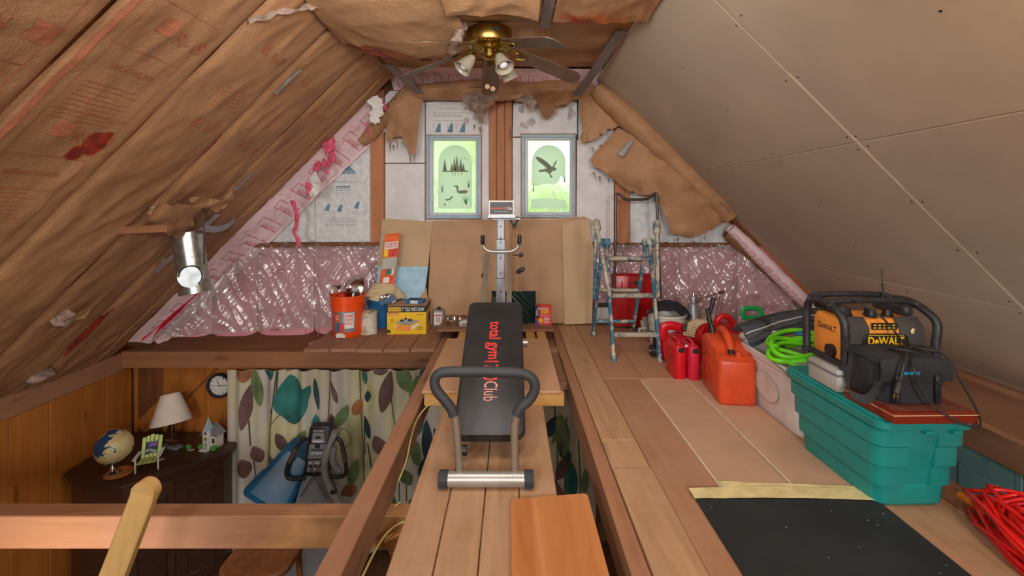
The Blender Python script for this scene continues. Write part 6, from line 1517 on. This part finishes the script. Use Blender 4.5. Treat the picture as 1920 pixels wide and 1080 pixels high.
for x in (.08, .18): mb = MB(); mb.tube(smooth_path([(x, .10, .18), (x + .02, .02, .20), (x + .06, .0, .196)], 4), .006, 8); mb.obj('grab_strap', M['black'], t)
t = thing('grey_case', 'pale grey plastic case under the jobsite radio', 'case', (1.385, 2.0, .3745))
MB().box(0, .36, 0, .20, 0, .10, .012, seg=2).obj('case', M['palegrey'], t); MB().box(-.003, .363, -.003, .203, .07, .08, .002).obj('lid_seam', M['grey'], t)
# ---------------- jobsite radio
t = thing('jobsite_radio', 'orange and black jobsite radio in a black roll cage, on top of the teal tote', 'radio', (1.40, 2.02, .485))
mb = MB(); mb.prism([(.0, .03), (.02, .0), (.16, 0), (.19, .03), (.19, .17), (.165, .205), (.035, .195), (0, .16)], .02, .37, Matrix(((0, 0, 1, 0), (1, 0, 0, 0), (0, 1, 0, 0), (0, 0, 0, 1))), .006); mb.obj('body', M['dewalt'], t, 30)
for x0, x1 in ((.035, .135), (.265, .37)):
    mb = MB(); mb.prism([(-.008, .035), (.012, .005), (.03, .005), (.03, .203), (.028, .206), (-.008, .165)], x0, x1, Matrix(((0, 0, 1, 0), (1, 0, 0, 0), (0, 1, 0, 0), (0, 0, 0, 1))), .004); mb.obj('speaker_panel', M['darkgrey'], t, 30)
mb = MB(); mb.prism([(.13, -.0), (.27, 0), (.27, .05), (.13, .05)], 0, .008, frame((0, .0, .03), (1, 0, 0), (0, 0, 1))); mb.obj('speaker_panel', M['darkgrey'], t, 30)
mb = MB(); mb.prism([(.20 + .098*math.copysign(abs(math.cos(a))**.5, math.cos(a)), .112 + .030*math.copysign(abs(math.sin(a))**.5, math.sin(a))) for a in [k*2*PI/36 for k in range(36)]], 0, .012, frame((0, -.001, 0), (1, 0, 0), (0, 0, 1)), .002); mb.obj('name_plate', M['black'], t)
fr_ = lambda x, z, h: Matrix.Translation((x, -h, z)) @ Matrix.Rotation(R(90), 4, 'X')
MB().text('DeWALT', .155, .036, fr_(.20, .112, .0145), 0, .03).obj('lettering', M['yellow'], t, 0, norm=False, label='yellow maker lettering')
mb = MB(); mb.box(.125, .275, -.0142, -.0132, .135, .137); mb.box(.125, .275, -.0142, -.0132, .087, .089); mb.obj('plate_line', M['yellow'], t, 0)
mb = MB(); mb.bar((.20 - .055, -.004 + .0, .172), (.20 + .055, -.004, .172), .004, .028, (0, 0, 1)); mb.obj('display', M['black'], t, 0)
mb = MB()
for r_ in range(2):
    for c_ in range(5): mb.box(.152 + .02*c_, .163 + .02*c_, -.0075, -.006, .163 + .012*r_, .168 + .012*r_)
mb.obj('display_print', M['yellow'], t, 0)['kind'] = 'stuff'
MB().text('DeWALT', .12, .026, Matrix(((0, 0, -1, .0195), (-1, 0, 0, .095), (0, 1, 0, .145), (0, 0, 0, 1))), 0, .02).obj('lettering', M['black'], t, 0, norm=False, label='black maker lettering on the orange end')
MB().cyl((.021, .06, .05), (.002, .06, .05), .028, n=20).obj('end_knob', M['black'], t)
for x, y, r_ in ((.075, .06, .022), (.10, .09, .022), (.19, .06, .02), (.20, .09, .016), (.27, .07, .020)):
    mb = MB(); mb.lathe([(r_*1.2, 0), (r_*1.2, .006), (r_, .008), (r_*.9, .03), (0, .032)], 16, Matrix.Translation((x, y, .199)), caps=False); mb.obj('control_knob', M['black'], t)
for x in (.012, .395):
    mb = MB(); mb.tube(smooth_path([(x, -.03, -.0), (x, -.032, .10), (x - (.0 if x < .1 else -.01), -.026, .19), (x, .02, .235), (x, .10, .258), (x, .19, .25), (x, .225, .20), (x, .23, .10), (x, .225, .0)], 6), .017, 12); mb.obj('cage_tube', M['rubber2'], t)
    mb = MB(); mb.tube([(x, -.03, .012), (x, .225, .012)], .014, 10); mb.obj('cage_rail', M['rubber2'], t)
    for y in (-.03, .225): MB().cyl((x, y, -.005), (x, y, .02), .022, n=14).obj('foot', M['rubber2'], t)
for y, z in ((.06, .26), (.20, .262)):
    mb = MB(); mb.tube(smooth_path([(.0, y - .02, z - .02), (.03, y, z + .005), (.20, y, z + .012), (.36, y, z + .005), (.40, y - .02, z - .02)], 5), .014, 10); mb.obj('cage_bar', M['rubber2'], t)
for x in (.06, .34): MB().box(x - .02, x + .02, .03, .23, .205, .25, .01).obj('cage_bracket', M['rubber2'], t)
mb = MB(); mb.tube([(.335, .17, .25), (.328, .17, .33)], [.006, .005], 8); mb.tube([(.328, .17, .33), (.325, .17, .40)], .003, 6); mb.obj('antenna', M['cordblack'], t)
mb = MB(); mb.blob((.315, -.012, .155), .008, .003, .012, .6, 4, 2); mb.obj('sticker', M['cream'], t, 60)
t = thing('power_cord', 'black power cord with a plug draped from the radio over the camera bag', 'cord', (1.55, 1.75, .45))
cp = [P(*p) for p in ((1596, 560, 2.08), (1618, 572, 2.02), (1650, 592, 1.985), (1678, 622, 1.97), (1700, 655, 1.84), (1712, 690, 1.745), (1722, 720, 1.74), (1745, 755, 1.73), (1785, 785, 1.70), (1822, 800, 1.68), (1838, 797, 1.69), (1832, 770, 1.76), (1808, 725, 1.82), (1786, 685, 1.86), (1766, 662, 1.90), (1738, 650, 1.93), (1715, 648, 1.90), (1704, 655, 1.82), (1696, 680, 1.745), (1688, 715, 1.735))]
wpart(MB().tube(smooth_path(cp, 6), .0042, 8), 'cord', 'cordblack', t)
mb = MB(); a, b = P(1688, 713, 1.735), P(1681, 738, 1.72); mb.tube([a, a.lerp(b, .3), b], [.005, .012, .011], 10); wpart(mb, 'plug', 'cordblack', t)
mb = MB()
for dx in (-.006, .006): mb.bar(b + Vector((dx, 0, 0)), b + Vector((dx - .003, 0, -.018)), .002, .005, (0, 1, 0))
wpart(mb, 'prong', 'chrome', t, smooth=0)
# ---------------- red extension cord and orange pole
t = thing('extension_cord', 'coiled red extension cord heaped beside the black mat', 'cord', (1.72, 1.56, 0))
pts = []; rc = random.Random(11); pr_ = None
for lp in range(24):
    cx_, cy_ = rc.uniform(-.025, .035), rc.uniform(-.05, .05); rx, ry = rc.uniform(.10, .165), rc.uniform(.19, .31); an = R(rc.uniform(-8, 34)); tl, ht = rc.uniform(-.10, .10), rc.uniform(.02, .11)
    cur_ = (cx_, cy_, rx, ry, an, tl, ht); pr_ = pr_ or cur_
    for k in range(16):
        q = k/16; a = q*2*PI; m_ = [x*(1-q) + y*q for x, y in zip(pr_, cur_)]
        x, y = m_[2]*math.cos(a), m_[3]*math.sin(a)
        pts.append((m_[0] + x*math.cos(m_[4]) + y*math.sin(m_[4]) + .06, m_[1] - x*math.sin(m_[4]) + y*math.cos(m_[4]) - .06, max(.009, m_[6] + m_[5]*math.cos(a + lp) + .02*math.sin(3*a))))
    pr_ = cur_
MB().tube(smooth_path(pts, 3), .0068, 8).obj('cord', M['cordred'], t, 60)
mb = MB(); mb.tube(smooth_path([(-.07, -.18, .13), (-.02, -.05, .145), (.0, .03, .15), (.06, -.12, .14), (.13, -.2, .13), (.2, -.15, .12)], 8), .0072, 8); mb.obj('wrap_turn', M['cordred'], t, 60)
mb = MB(); mb.tube([(.02, -.04, .10), (.05, .02, .13)], [.016, .014], 12); mb.obj('plug_end', M['redpaint'], t)
MB().box(.03, .06, -.14, -.02, .075, .079, .001).obj('tag', M['palegrey'], t, 0)
mb = MB(); mb.tube([G(1800, 928, .03), G(1850, 962, .03), G(1880, 985, .03)], .014, 12); tag(mb.obj('orange_pole', M['orangepole'], None), 'orange pole lying beside the teal tote and the red cord', 'pole')
# ---------------- teal door below the loft edge
dt = struct('door_1', 'teal panelled door on the lower side wall')
for (y0, y1) in ((1.2, 2.05), (2.12, 2.95), (3.0, 3.8)):
    MB().box(3.21, 3.245, y0, y1, -2.3, -.52, .004).obj('leaf', M['tealdoor'], dt, 0)
    for (a, b) in ((.10, .40), (.48, .76)):
        ya, yb2 = y0 + (y1-y0)*a/.86, y0 + (y1-y0)*b/.86
        MB().box(3.198, 3.212, ya, yb2, -1.15, -.66, .010).obj('panel', M['tealdoor'], dt, 0)
    MB().box(3.205, 3.215, y0 - .05, y0 - .005, -2.3, -.5, .004).obj('stile_strip', M['tealdoor'], dt, 0)
MB().cyl((3.21, 1.98, -1.3), (3.15, 1.98, -1.3), .025, n=16).obj('door_knob', M['brass'], dt)
MB().box(3.19, 3.20, 1.30, 1.42, -.98, -.84).obj('switch_plate', M['cream'], dt, 0)
# ================================================================ the room below
CY0 = 4.66
def cur(u, v, off=0.0):
    x = -2.83 + 3.66*u
    d = .030*math.sin(x*19 + .9*math.sin(x*3.1)) + .018*math.sin(x*41 + 1) * (.4 + .6*v) + .012*n3(x*4, v*1.5)
    return Vector((x, CY0 + d*(1.2 - .35*v) - off, -2.25 + 1.80*v))
t = thing('curtain', 'long cream curtain printed with teal, olive and plum leaves, hanging below the loft', 'curtain', (0, 0, 0))
MB().grid(cur, 420, 10, .002).obj('cloth', M['curtain'], t, 60)
def cuv(px, py): return ((Wx(px, CY0 - .03) + 2.83)/3.66, (Wz(py, CY0 - .03) + 2.25)/1.80)
LM = {}
def leafprint(px, py, L, W_, ang, mat, half=False):
    """lens shaped leaf printed on the cloth; L and W_ in photo pixels"""
    mb = LM.setdefault(mat, MB()); c, s_ = math.cos(R(ang)), math.sin(R(ang))
    def f(u, v):
        l = (u-.5)*L; w_ = (v if half else v-.5)*W_*math.sin(PI*u)**.75*(1 - .25*(u-.5))
        return cur(*[max(.001, min(.999, q)) for q in cuv(px + l*c - w_*s_, py - l*s_ - w_*c)], .009)
    mb.grid(f, 24, 18)
def stemprint(pts, w_=2.2):
    mb = LM.setdefault('stem', MB()); q = smooth_path([(x, y, 0) for x, y in pts], 6); n = len(q) - 1
    mb.grid(lambda u, v: cur(*[max(.001, min(.999, k)) for k in cuv(q[round(u*n)].x + (v-.5)*w_, q[round(u*n)].y)], .008), n, 1)
for a in (((545, 752), 96, 64, 94, 'leaf_teal'), ((568, 744), 46, 22, 60, 'leaf_teal'), ((456, 700), 36, 28, 100, 'leaf_rust'), ((478, 728), 76, 22, 100, 'leaf_green'), ((460, 765), 84, 20, 82, 'leaf_brown'), ((502, 692), 44, 22, 110, 'leaf_teal'),
          ((520, 684), 40, 10, 20, 'leaf_brown'), ((590, 742), 62, 11, 98, 'leaf_dark'), ((627, 735), 44, 9, 105, 'leaf_brown'), ((639, 783), 46, 20, 62, 'leaf_green'), ((624, 790), 32, 16, 100, 'leaf_plum2'), ((526, 834), 46, 16, 112, 'leaf_brown'), ((560, 830), 56, 22, 62, 'leaf_green'),
          ((478, 856), 34, 26, 120, 'leaf_brown'), ((457, 878), 38, 22, 100, 'leaf_brown'), ((510, 868), 36, 18, 118, 'leaf_green'), ((670, 765), 38, 22, 60, 'leaf_rust'), ((712, 692), 30, 32, 130, 'leaf_brown'), ((722, 738), 82, 26, 78, 'leaf_brown'), ((757, 708), 62, 28, 108, 'leaf_green'),
          ((775, 730), 50, 14, 75, 'leaf_green'), ((791, 705), 44, 12, 80, 'leaf_dark'), ((689, 800), 48, 9, 100, 'leaf_dark'), ((690, 742), 22, 10, 90, 'leaf_dark'), ((710, 840), 44, 26, 118, 'leaf_brown'), ((660, 890), 56, 22, 72, 'leaf_green'), ((652, 925), 34, 24, 30, 'leaf_rust'), ((800, 835), 92, 24, 92, 'leaf_dark'),
          ((785, 800), 40, 14, 85, 'leaf_teal'), ((778, 850), 60, 18, 100, 'leaf_green'), ((762, 895), 34, 22, 120, 'leaf_green'), ((790, 880), 40, 12, 70, 'leaf_dark'), ((730, 900), 50, 18, 80, 'leaf_brown'), ((684, 700), 40, 10, 100, 'leaf_teal'), ((545, 690), 30, 10, 30, 'leaf_brown'), ((590, 800), 40, 18, 95, 'leaf_teal')):
    leafprint(a[0][0], a[0][1], a[1], a[2], a[3], a[4])
rg = random.Random(5)
for k in range(46):
    x, y = rg.uniform(820, 1110), rg.uniform(700, 1000)
    leafprint(x, y, rg.uniform(35, 80), rg.uniform(12, 26), rg.uniform(60, 120), rg.choice(['leaf_dark', 'leaf_green', 'leaf_brown', 'leaf_dark', 'leaf_teal']))
for k in range(22):
    x, y = rg.uniform(455, 800), rg.uniform(950, 1040)
    leafprint(x, y, rg.uniform(35, 80), rg.uniform(12, 26), rg.uniform(60, 120), rg.choice(['leaf_dark', 'leaf_green', 'leaf_brown']))
for s_ in ([(519, 690), (512, 760), (505, 830), (500, 940)], [(505, 800), (520, 782), (530, 770)], [(520, 690), (517, 740), (508, 775)], [(620, 690), (616, 760), (612, 800)], [(673, 690), (676, 760), (682, 840), (684, 920)], [(684, 790), (686, 850)], [(729, 740), (736, 780), (742, 800)],
           [(748, 880), (750, 940)], [(470, 860), (476, 910), (480, 940)], [(464, 790), (466, 840)], [(762, 900), (762, 940)], [(780, 840), (786, 880)], [(840, 780), (835, 900)], [(1040, 760), (1046, 850), (1040, 940)], [(1062, 780), (1058, 930)], [(1085, 800), (1090, 930)], [(696, 880), (690, 830)]): stemprint(s_)
for k, mb in LM.items():
    o = mb.obj('leaf_print' if k != 'stem' else 'stem_print', M[k], t, 60, norm=False); o['kind'] = 'stuff'
# ---------------- boards of the lower back wall, clock
x0 = -3.93
for i, (a, b) in enumerate(((250, 258), (258, 288), (288, 305), (305, 385), (385, 446), (446, 520))):
    MB().box(Wx(a, 4.9) + .002, Wx(b, 4.9) - .002, 4.90, 4.95, -2.35, -.44, .004).obj('board', M['pinedark' if i in (1, 2) else 'pinewall'], wb, 0)
mb = MB(); mb.bar((Wx(305, 4.89), 4.895, Wz(790, 4.89)), (Wx(408, 4.89), 4.895, Wz(690, 4.89)), .02, .012, (0, 1, 0)); mb.obj('groove_board', M['pinedark'], wb, 0)
mb = MB(); mb.bar((Wx(262, 4.89), 4.897, Wz(805, 4.89)), (Wx(375, 4.89), 4.897, Wz(690, 4.89)), .15, .012, (0, 1, 0), .003); mb.obj('groove_board', M['pinewall'], wb, 0)
t = thing('wall_clock', 'round white clock with a black rim on the pine wall', 'clock', P(413, 722, 4.87))
fw = lambda h: frame((0, -h, 0), (1, 0, 0), (0, 0, 1))
MB().lathe([(.100, .012), (.104, .03), (.124, .034), (.128, .02), (.128, 0)], 48, fw(0), caps=False).obj('rim', M['black'], t)
MB().lathe([(0, .012), (.104, .012), (.104, 0)], 48, fw(0), caps=False).obj('face', M['white'], t)
mb = MB()
for k in range(12):
    a = R(90 - 30*(k+1)); nb = str(k+1); mb.text(nb, .020 if k > 8 else .012, .019, Matrix.Translation((.083*math.cos(a), -.0135, .083*math.sin(a))) @ Matrix.Rotation(R(90), 4, 'X'), 0, .01)
mb.obj('numerals', M['cordblack'], t, 0, norm=False)
for a, l, w_, nm in ((113, .060, .006, 'hour_hand'), (2, .090, .005, 'minute_hand'), (184, .085, .002, 'second_hand')):
    mb = MB(); mb.bar((-.01*math.cos(R(a)), -.016, -.01*math.sin(R(a))), (l*math.cos(R(a)), -.016, l*math.sin(R(a))), w_, .0015, (0, 1, 0)); mb.obj(nm, M['cordblack'], t, 0)
# ---------------- corner cabinet and what stands on it
t = thing('corner_cabinet', 'dark walnut corner cabinet in the corner below the loft', 'cabinet', (0, 0, 0))
out = [(-3.92, 4.86), (-2.76, 4.86), (-2.68, 4.46), (-3.25, 3.90), (-3.64, 3.94), (-3.92, 4.10)]
ins = lambda k: [(x + (-3.4 - x)*k, y + (4.5 - y)*k) for x, y in out]
MB().prism(out, -1.195, -1.16, None, .006).obj('top', M['darkwood'], t); MB().prism(ins(.03), -1.235, -1.195, None, .008).obj('moulding', M['darkwood'], t); MB().prism(ins(.08), -2.28, -1.235).obj('body', M['darkwood'], t, 0); MB().prism(ins(.05), -2.35, -2.26).obj('plinth', M['darkwood'], t, 0)
a, b = Vector(ins(.08)[2] + (0,)), Vector(ins(.08)[3] + (0,)); dx = (b - a).normalized(); nz = Vector((dx.y, -dx.x, 0)); L_ = (b - a).length
if nz.y > 0: nz = -nz
for k in range(2):
    p0 = a + dx*(L_*(.03 + .49*k)); p1 = a + dx*(L_*(.48 + .49*k)); mid = lambda z: (p0 + Vector((0, 0, z)))
    mb = MB(); mb.bar(p0 + nz*.01 + Vector((0, 0, -1.76)), p1 + nz*.01 + Vector((0, 0, -1.76)), .98, .02, nz, .004); d_ = mb.obj('door', M['darkwood'], t, 0)
    mb = MB(); mb.bar(p0 + dx*.06 + nz*.022 + Vector((0, 0, -1.76)), p1 - dx*.06 + nz*.022 + Vector((0, 0, -1.76)), .80, .016, nz, .012); mb.obj('panel', M['darkwood'], d_, 0)
    q = (p1 if k == 0 else p0) + dx*(-.03 if k == 0 else .03) + Vector((0, 0, -1.55)); mb = MB(); mb.cyl(q + nz*.02, q + nz*.05, .014, .02, n=14); mb.obj('knob', M['brass'], d_)
CT = -1.16
def on_cab(px, py): return G(px, py, CT)
t = thing('globe', 'blue and cream globe on a chrome stand on the corner cabinet', 'globe', on_cab(211, 890))
gc = Vector((.015, 0, .255)); axr = Vector((.5, .1, .86)).normalized()
MB().blob(gc, .152, .152, .152, 0, 1, 5).obj('ball', M['globe'], t)
yv = Vector((0, 1, 0)).cross(axr).normalized()
mb = MB(); mb.tube([gc + axr*(.163*math.cos(R(a))) - yv*(.163*math.sin(R(a))) for a in range(-5, 190, 8)], .006, 8); mb.obj('meridian_arm', M['chrome'], t)
for s_ in (-1, 1): MB().blob(gc + axr*s_*.168, .014, .014, .014, 0, 1, 2).obj('axis_knob', M['chrome'], t)
MB().lathe([(.062, 0), (.066, .006), (.062, .012), (.040, .022), (.022, .035), (.028, .045), (.018, .055), (.013, .085), (.02, .095), (.02, .105), (.006, .112)], 28).obj('stand', M['chrome'], t)
mb = MB(); mb.lathe([(0, 0), (.105, 0), (.108, .004), (.105, .008), (0, .0085)], 32, Matrix.Translation((.03, .03, 0)), caps=False); tag(mb.obj('round_coaster', M['laminate'], None, 40, on_cab(211, 890)), 'round tan wooden mat under the globe stand', 'mat')
t.location.z += .0085; t.scale = (.92, .92, .92)
t = thing('beach_chair_frame', 'small lime green beach chair picture frame on the corner cabinet', 'ornament', on_cab(281, 874) , 24); t.scale = (.82, .82, .82)
for k in range(5):
    mb = MB(); x = -.072 + .036*k; mb.bar((x, .03, .09), (x*1.05, .12, .30 - .012*abs(k-2)), .033, .008, (0, 1, .3), .002); mb.obj('back_slat', M['limechair'], t, 0)
for k in range(4): mb = MB(); mb.box(-.085 + .0425*k, -.048 + .0425*k, -.12, .035, .085 - 0, .092, .002); mb.obj('seat_slat', M['limechair'], t, 0)
mb = MB(); mb.bar((0, .040, .118), (0, .085, .232), .105, .004, (0, 1, .3)); mb.obj('picture', M['leaf_dark'], t, 0); mb = MB(); mb.bar((0.01, .064, .185), (.01, .078, .228), .075, .004, (0, 1, .3)); mb.obj('picture', M['leaf_plum'], t, 0)
for z in (.14, .155): mb = MB(); mb.tube([(-.05 + .1*k/10, .040 + (z - .118)*.39 + .0 - .006, z + .012*math.sin(k*.5)) for k in range(11)], .004, 6); mb.obj('wave', M['white'], t)
for s_ in (-1, 1):
    mb = MB(); mb.bar((s_*.10, -.11, 0), (s_*.10, -.11, .14), .014, .022, (0, 1, 0), .002); mb.obj('leg', M['white'], t, 0); mb = MB(); mb.bar((s_*.098, -.10, .09), (s_*.098, .12, .0), .012, .022, (0, 0, 1), .002); mb.obj('leg', M['white'], t, 0); mb = MB(); mb.bar((s_*.11, -.13, .145), (s_*.105, .08, .145), .036, .008, (0, 0, 1), .002); mb.obj('armrest', M['white'], t, 0)
t = thing('sailboat_lamp', 'table lamp with a silver sailboat base and a tilted cream shade', 'lamp', on_cab(322, 840), -14)
mb = MB(); mb.box(-.10, .10, -.04, .04, 0, .028, .006); mb.obj('stone_base', M['grey'], t)
mb = MB(); mb.loft([[Vector((.005 + .10*k*math.cos(a), .024*k*math.sin(a), z)) for a in [j*2*PI/24 for j in range(24)]] for k, z in ((.72, .028), (.92, .05), (1.05, .07))]); mb.obj('hull', M['chrome'], t)
for p_, nm in (([(-.01, .07), (-.095, .075), (-.015, .27)], 'sail'), ([(.012, .075), (.085, .08), (.04, .17), (.012, .27)], 'sail'), ([(.055, .08), (.105, .09), (.07, .20)], 'sail')):
    mb = MB(); mb.prism(p_, -.003, .003, frame((0, .0 if nm == 'sail' else .01, 0), (1, 0, 0), (0, 0, 1))); mb.obj(nm, M['chrome'], t, 0)
mb = MB(); mb.tube([(0, 0, .06), (0, 0, .36)], .004, 8); mb.obj('mast', M['chrome'], t)
ms = Matrix.Translation((-.0, 0, .245)) @ Matrix.Rotation(R(-13), 4, 'Y') @ Matrix.Rotation(R(-8), 4, 'X')
mb = MB(); mb.lathe([(.172, 0), (.174, .003), (.080, .268), (.077, .268), (.168, .004)], 40, ms, caps=False); mb.obj('lamp_shade', M['shade'], t, 60)
t = thing('church_ornament', 'small grey and white church ornament with green bushes on the corner cabinet', 'ornament', on_cab(396, 838), -12)
MB().box(-.075, .075, -.03, .07, 0, .14, .002).obj('nave', M['offwhite'], t, 0)
mb = MB(); mb.prism([(-.10, .125), (.10, .125), (0, .215)], -.04, .075, Matrix(((1, 0, 0, 0), (0, 0, 1, 0), (0, 1, 0, 0), (0, 0, 0, 1)))); mb.obj('roof', M['greymetal'], t, 0)
MB().box(-.032, .032, -.065, 0, 0, .185, .002).obj('tower', M['white'], t, 0); mb = MB(); mb.lathe([(.048, .18), (.040, .19), (.0, .31)], 4, Matrix.Translation((0, -.033, 0)) @ Matrix.Rotation(R(45), 4, 'Z')); mb.obj('steeple', M['bluegrey'], t, 0)
MB().box(-.02, .02, -.068, -.064, .01, .075, .001).obj('door', M['palegrey'], t, 0); MB().box(-.01, .01, -.068, -.064, .15, .172).obj('window', M['black'], t, 0); MB().cyl((0, -.069, .105), (0, -.064, .105), .016, n=16).obj('wreath', M['leaf_green'], t)
for x in (-.054, .054): MB().box(x - .012, x + .012, -.034, -.029, .055, .10).obj('window', M['black'], t, 0); MB().blob((x*1.35, -.045, .018), .03, .03, .028, .4, 4, 2).obj('bush', M['green2'], t)
MB().box(-.045, .045, -.10, -.06, 0, .012, .002).obj('step', M['white'], t, 0)
t = thing('leaf_trinket', 'tiny green and white trinket lying between lamp and church', 'ornament', on_cab(355, 843))
MB().blob((-.01, 0, .025), .028, .02, .028, .5, 4, 2).obj('leaf', M['green2'], t, 0); MB().blob((.03, -.02, .008), .035, .02, .008, .4, 4, 2).obj('shell', M['palegrey'], t)
# ---------------- exercise machine with console
EY = 4.12
t = thing('exercise_console', 'grey exercise machine with a control console and loop handles in front of the curtain', 'exercise machine', P(600, 1000, EY))
t.location.z = -2.35
def plate(pts, y0, y1, mat, nm, bev=.0, par=None, label=None):
    mb = MB(); mb.prism([(Wx(x, EY), Wz(y, EY)) for x, y in pts], 0, y1 - y0, frame((0, y1, 0), (1, 0, 0), (0, 0, 1)), bev); return wpart(mb, nm, mat, par or t, label, 30)
plate([(583, 799), (617, 799), (619, 803), (614, 889), (611, 893), (572, 893), (569, 889), (580, 803)], EY, EY + .09, 'black', 'console', .006)
plate([(587, 811), (607, 811), (611, 830), (584, 830)], EY - .004, EY, 'grey', 'panel'); plate([(581, 833), (612, 833), (610, 860), (577, 860)], EY - .004, EY, 'grey', 'panel'); plate([(578, 863), (609, 863), (607, 885), (575, 885)], EY - .004, EY, 'grey', 'panel')
plate([(592, 818), (601, 818), (601, 822), (592, 822)], EY - .007, EY - .003, 'black', 'display'); plate([(591, 833), (600, 833), (600, 840), (591, 840)], EY - .007, EY - .003, 'black', 'display'); plate([(584, 842), (606, 842), (606, 844), (584, 844)], EY - .007, EY - .003, 'black', 'display')
for r_, (y, xs_) in enumerate(((825, (587, 592, 597, 602)), (847, (584, 591, 600)), (866, (580, 591)), (871, (581, 590, 600)), (877, (579, 589, 600)))):
    for x in xs_: plate([(x, y), (x + (8 if x == 591 else 5), y), (x + (8 if x == 591 else 5), y + 4), (x, y + 4)], EY - .008, EY - .003, 'palegrey' if r_ != 3 else 'black', 'button')
mb = MB(); mb.text('PRO-FORM', .088, .012, frame((Wx(597, EY), EY - .001, Wz(808, EY)), (1, 0, 0), (0, 0, 1)), 0, .02); wpart(mb, 'lettering', 'white', t, smooth=0, norm=False)
mb = MB(); mb.loft([[Vector((cx_ + sx*w_, EY + .05 + sy*d_, z)) for sx, sy in ((-1, -1), (1, -1), (1, 1), (-1, 1))] for cx_, w_, d_, z in ((Wx(591, EY), .10, .04, Wz(890, EY)), (Wx(590, EY), .17, .06, Wz(945, EY)), (Wx(588, EY), .24, .10, Wz(1010, EY)), (Wx(588, EY), .26, .16, -2.0), (Wx(588, EY), .26, .3, -2.25))]); wpart(mb, 'mast', 'grey', t, smooth=20)
mb = MB(); mb.box(Wx(520, EY), Wx(660, EY), EY - .3, EY + .4, -2.35, -2.25, .02); wpart(mb, 'base', 'black', t)
for pts, cr_ in (([(580, 823), (570, 825), (561, 832), (552, 846), (544, 862), (538, 876), (537, 888), (541, 896), (552, 898), (572, 897)], ((556, 841), (543, 866))), ([(620, 824), (632, 822), (640, 830), (645, 848), (648, 868), (649, 884), (644, 892), (630, 894), (612, 892)], ((641, 838), (647, 866)))):
    mb = MB(); mb.tube(smooth_path([P(x, y, EY - .02) for x, y in pts], 5), .017, 12); o = wpart(mb, 'loop_handle', 'black', t)
    mb = MB(); mb.tube([P(*cr_[0], EY - .028), P(*cr_[1], EY - .028)], .0165, 12); wpart(mb, 'pulse_sensor', 'chrome', t)
mb = MB(); mb.tube(smooth_path([P(x, y, EY - .07) for x, y in ((629, 808), (622, 828), (613, 850), (608, 874), (611, 896), (619, 916), (628, 932), (640, 955))], 5), .030, 14); wpart(mb, 'swing_arm', 'taupe2', t)
mb = MB(); mb.tube([P(623, 922, EY - .07), P(627, 918, EY - .07)], .033, 14); wpart(mb, 'joint', 'black', t)
mb = MB(); mb.tube(smooth_path([P(x, y, EY - .06) for x, y in ((627, 838), (624, 862), (632, 880), (640, 884))], 4), .028, 12); wpart(mb, 'swing_arm', 'grey', t)
mb = MB(); mb.tube([P(563, 932, EY - .06), P(630, 822, EY - .10), P(640, 805, EY - .03)], .004, 6); mb.tube([P(578, 872, EY - .03), P(612, 936, EY - .05)], .004, 6); mb.tube(smooth_path([P(x, y, EY - .02) for x, y in ((622, 808), (640, 803), (655, 812), (658, 828), (650, 838), (640, 842))], 5), .003, 6); wpart(mb, 'cable', 'cordblack', t)
t = thing('blue_bin', 'tilted blue plastic bin beside the exercise console', 'bin', P(530, 900, 4.25))
a, b = P(512, 928, 4.20), P(560, 856, 4.30); ax = (b - a).normalized(); ux = Vector((0, 1, 0)); uz = ax.cross(ux).normalized()
ring = lambda c, w_, d_: [c + uz*p.x + ux*p.y for p in rr(w_, d_, .05, 0)]
mb = MB(); mb.loft([ring(a + ax*q, w_, .8*w_) for q, w_ in ((0, .44), (.03, .45), (.032, .41), (.20, .36), (.36, .31), (.42, .28))]); wpart(mb, 'shell', 'darkblue', t)
mb = MB(); mb.tube([P(480, 912, 4.1), P(470, 920, 4.1), P(462, 924, 4.12)], .008, 8); wpart(mb, 'rope', 'cream', t)
t = thing('wooden_chair', 'brown wooden chair seen through the gap below the big beam', 'chair', (-1.56, 2.95, -2.35))
mb = MB(); mb.loft([rr(.42*k, .40*k, .12, z) for k, z in ((.95, 1.30), (1, 1.31), (1, 1.335), (.96, 1.345))]); mb.obj('seat', M['pinedark'], t)
for sx in (-1, 1):
    for sy in (-1, 1): mb = MB(); mb.tube([(sx*.20, sy*.19, 0), (sx*.15, sy*.14, 1.31)], [.016, .02], 12); mb.obj('leg', M['pinedark'], t)
mb = MB(); mb.tube(smooth_path([(-.17, .16, .5), (0, .17, .5), (.17, .16, .5)], 3), .012, 8); mb.obj('stretcher', M['pinedark'], t)
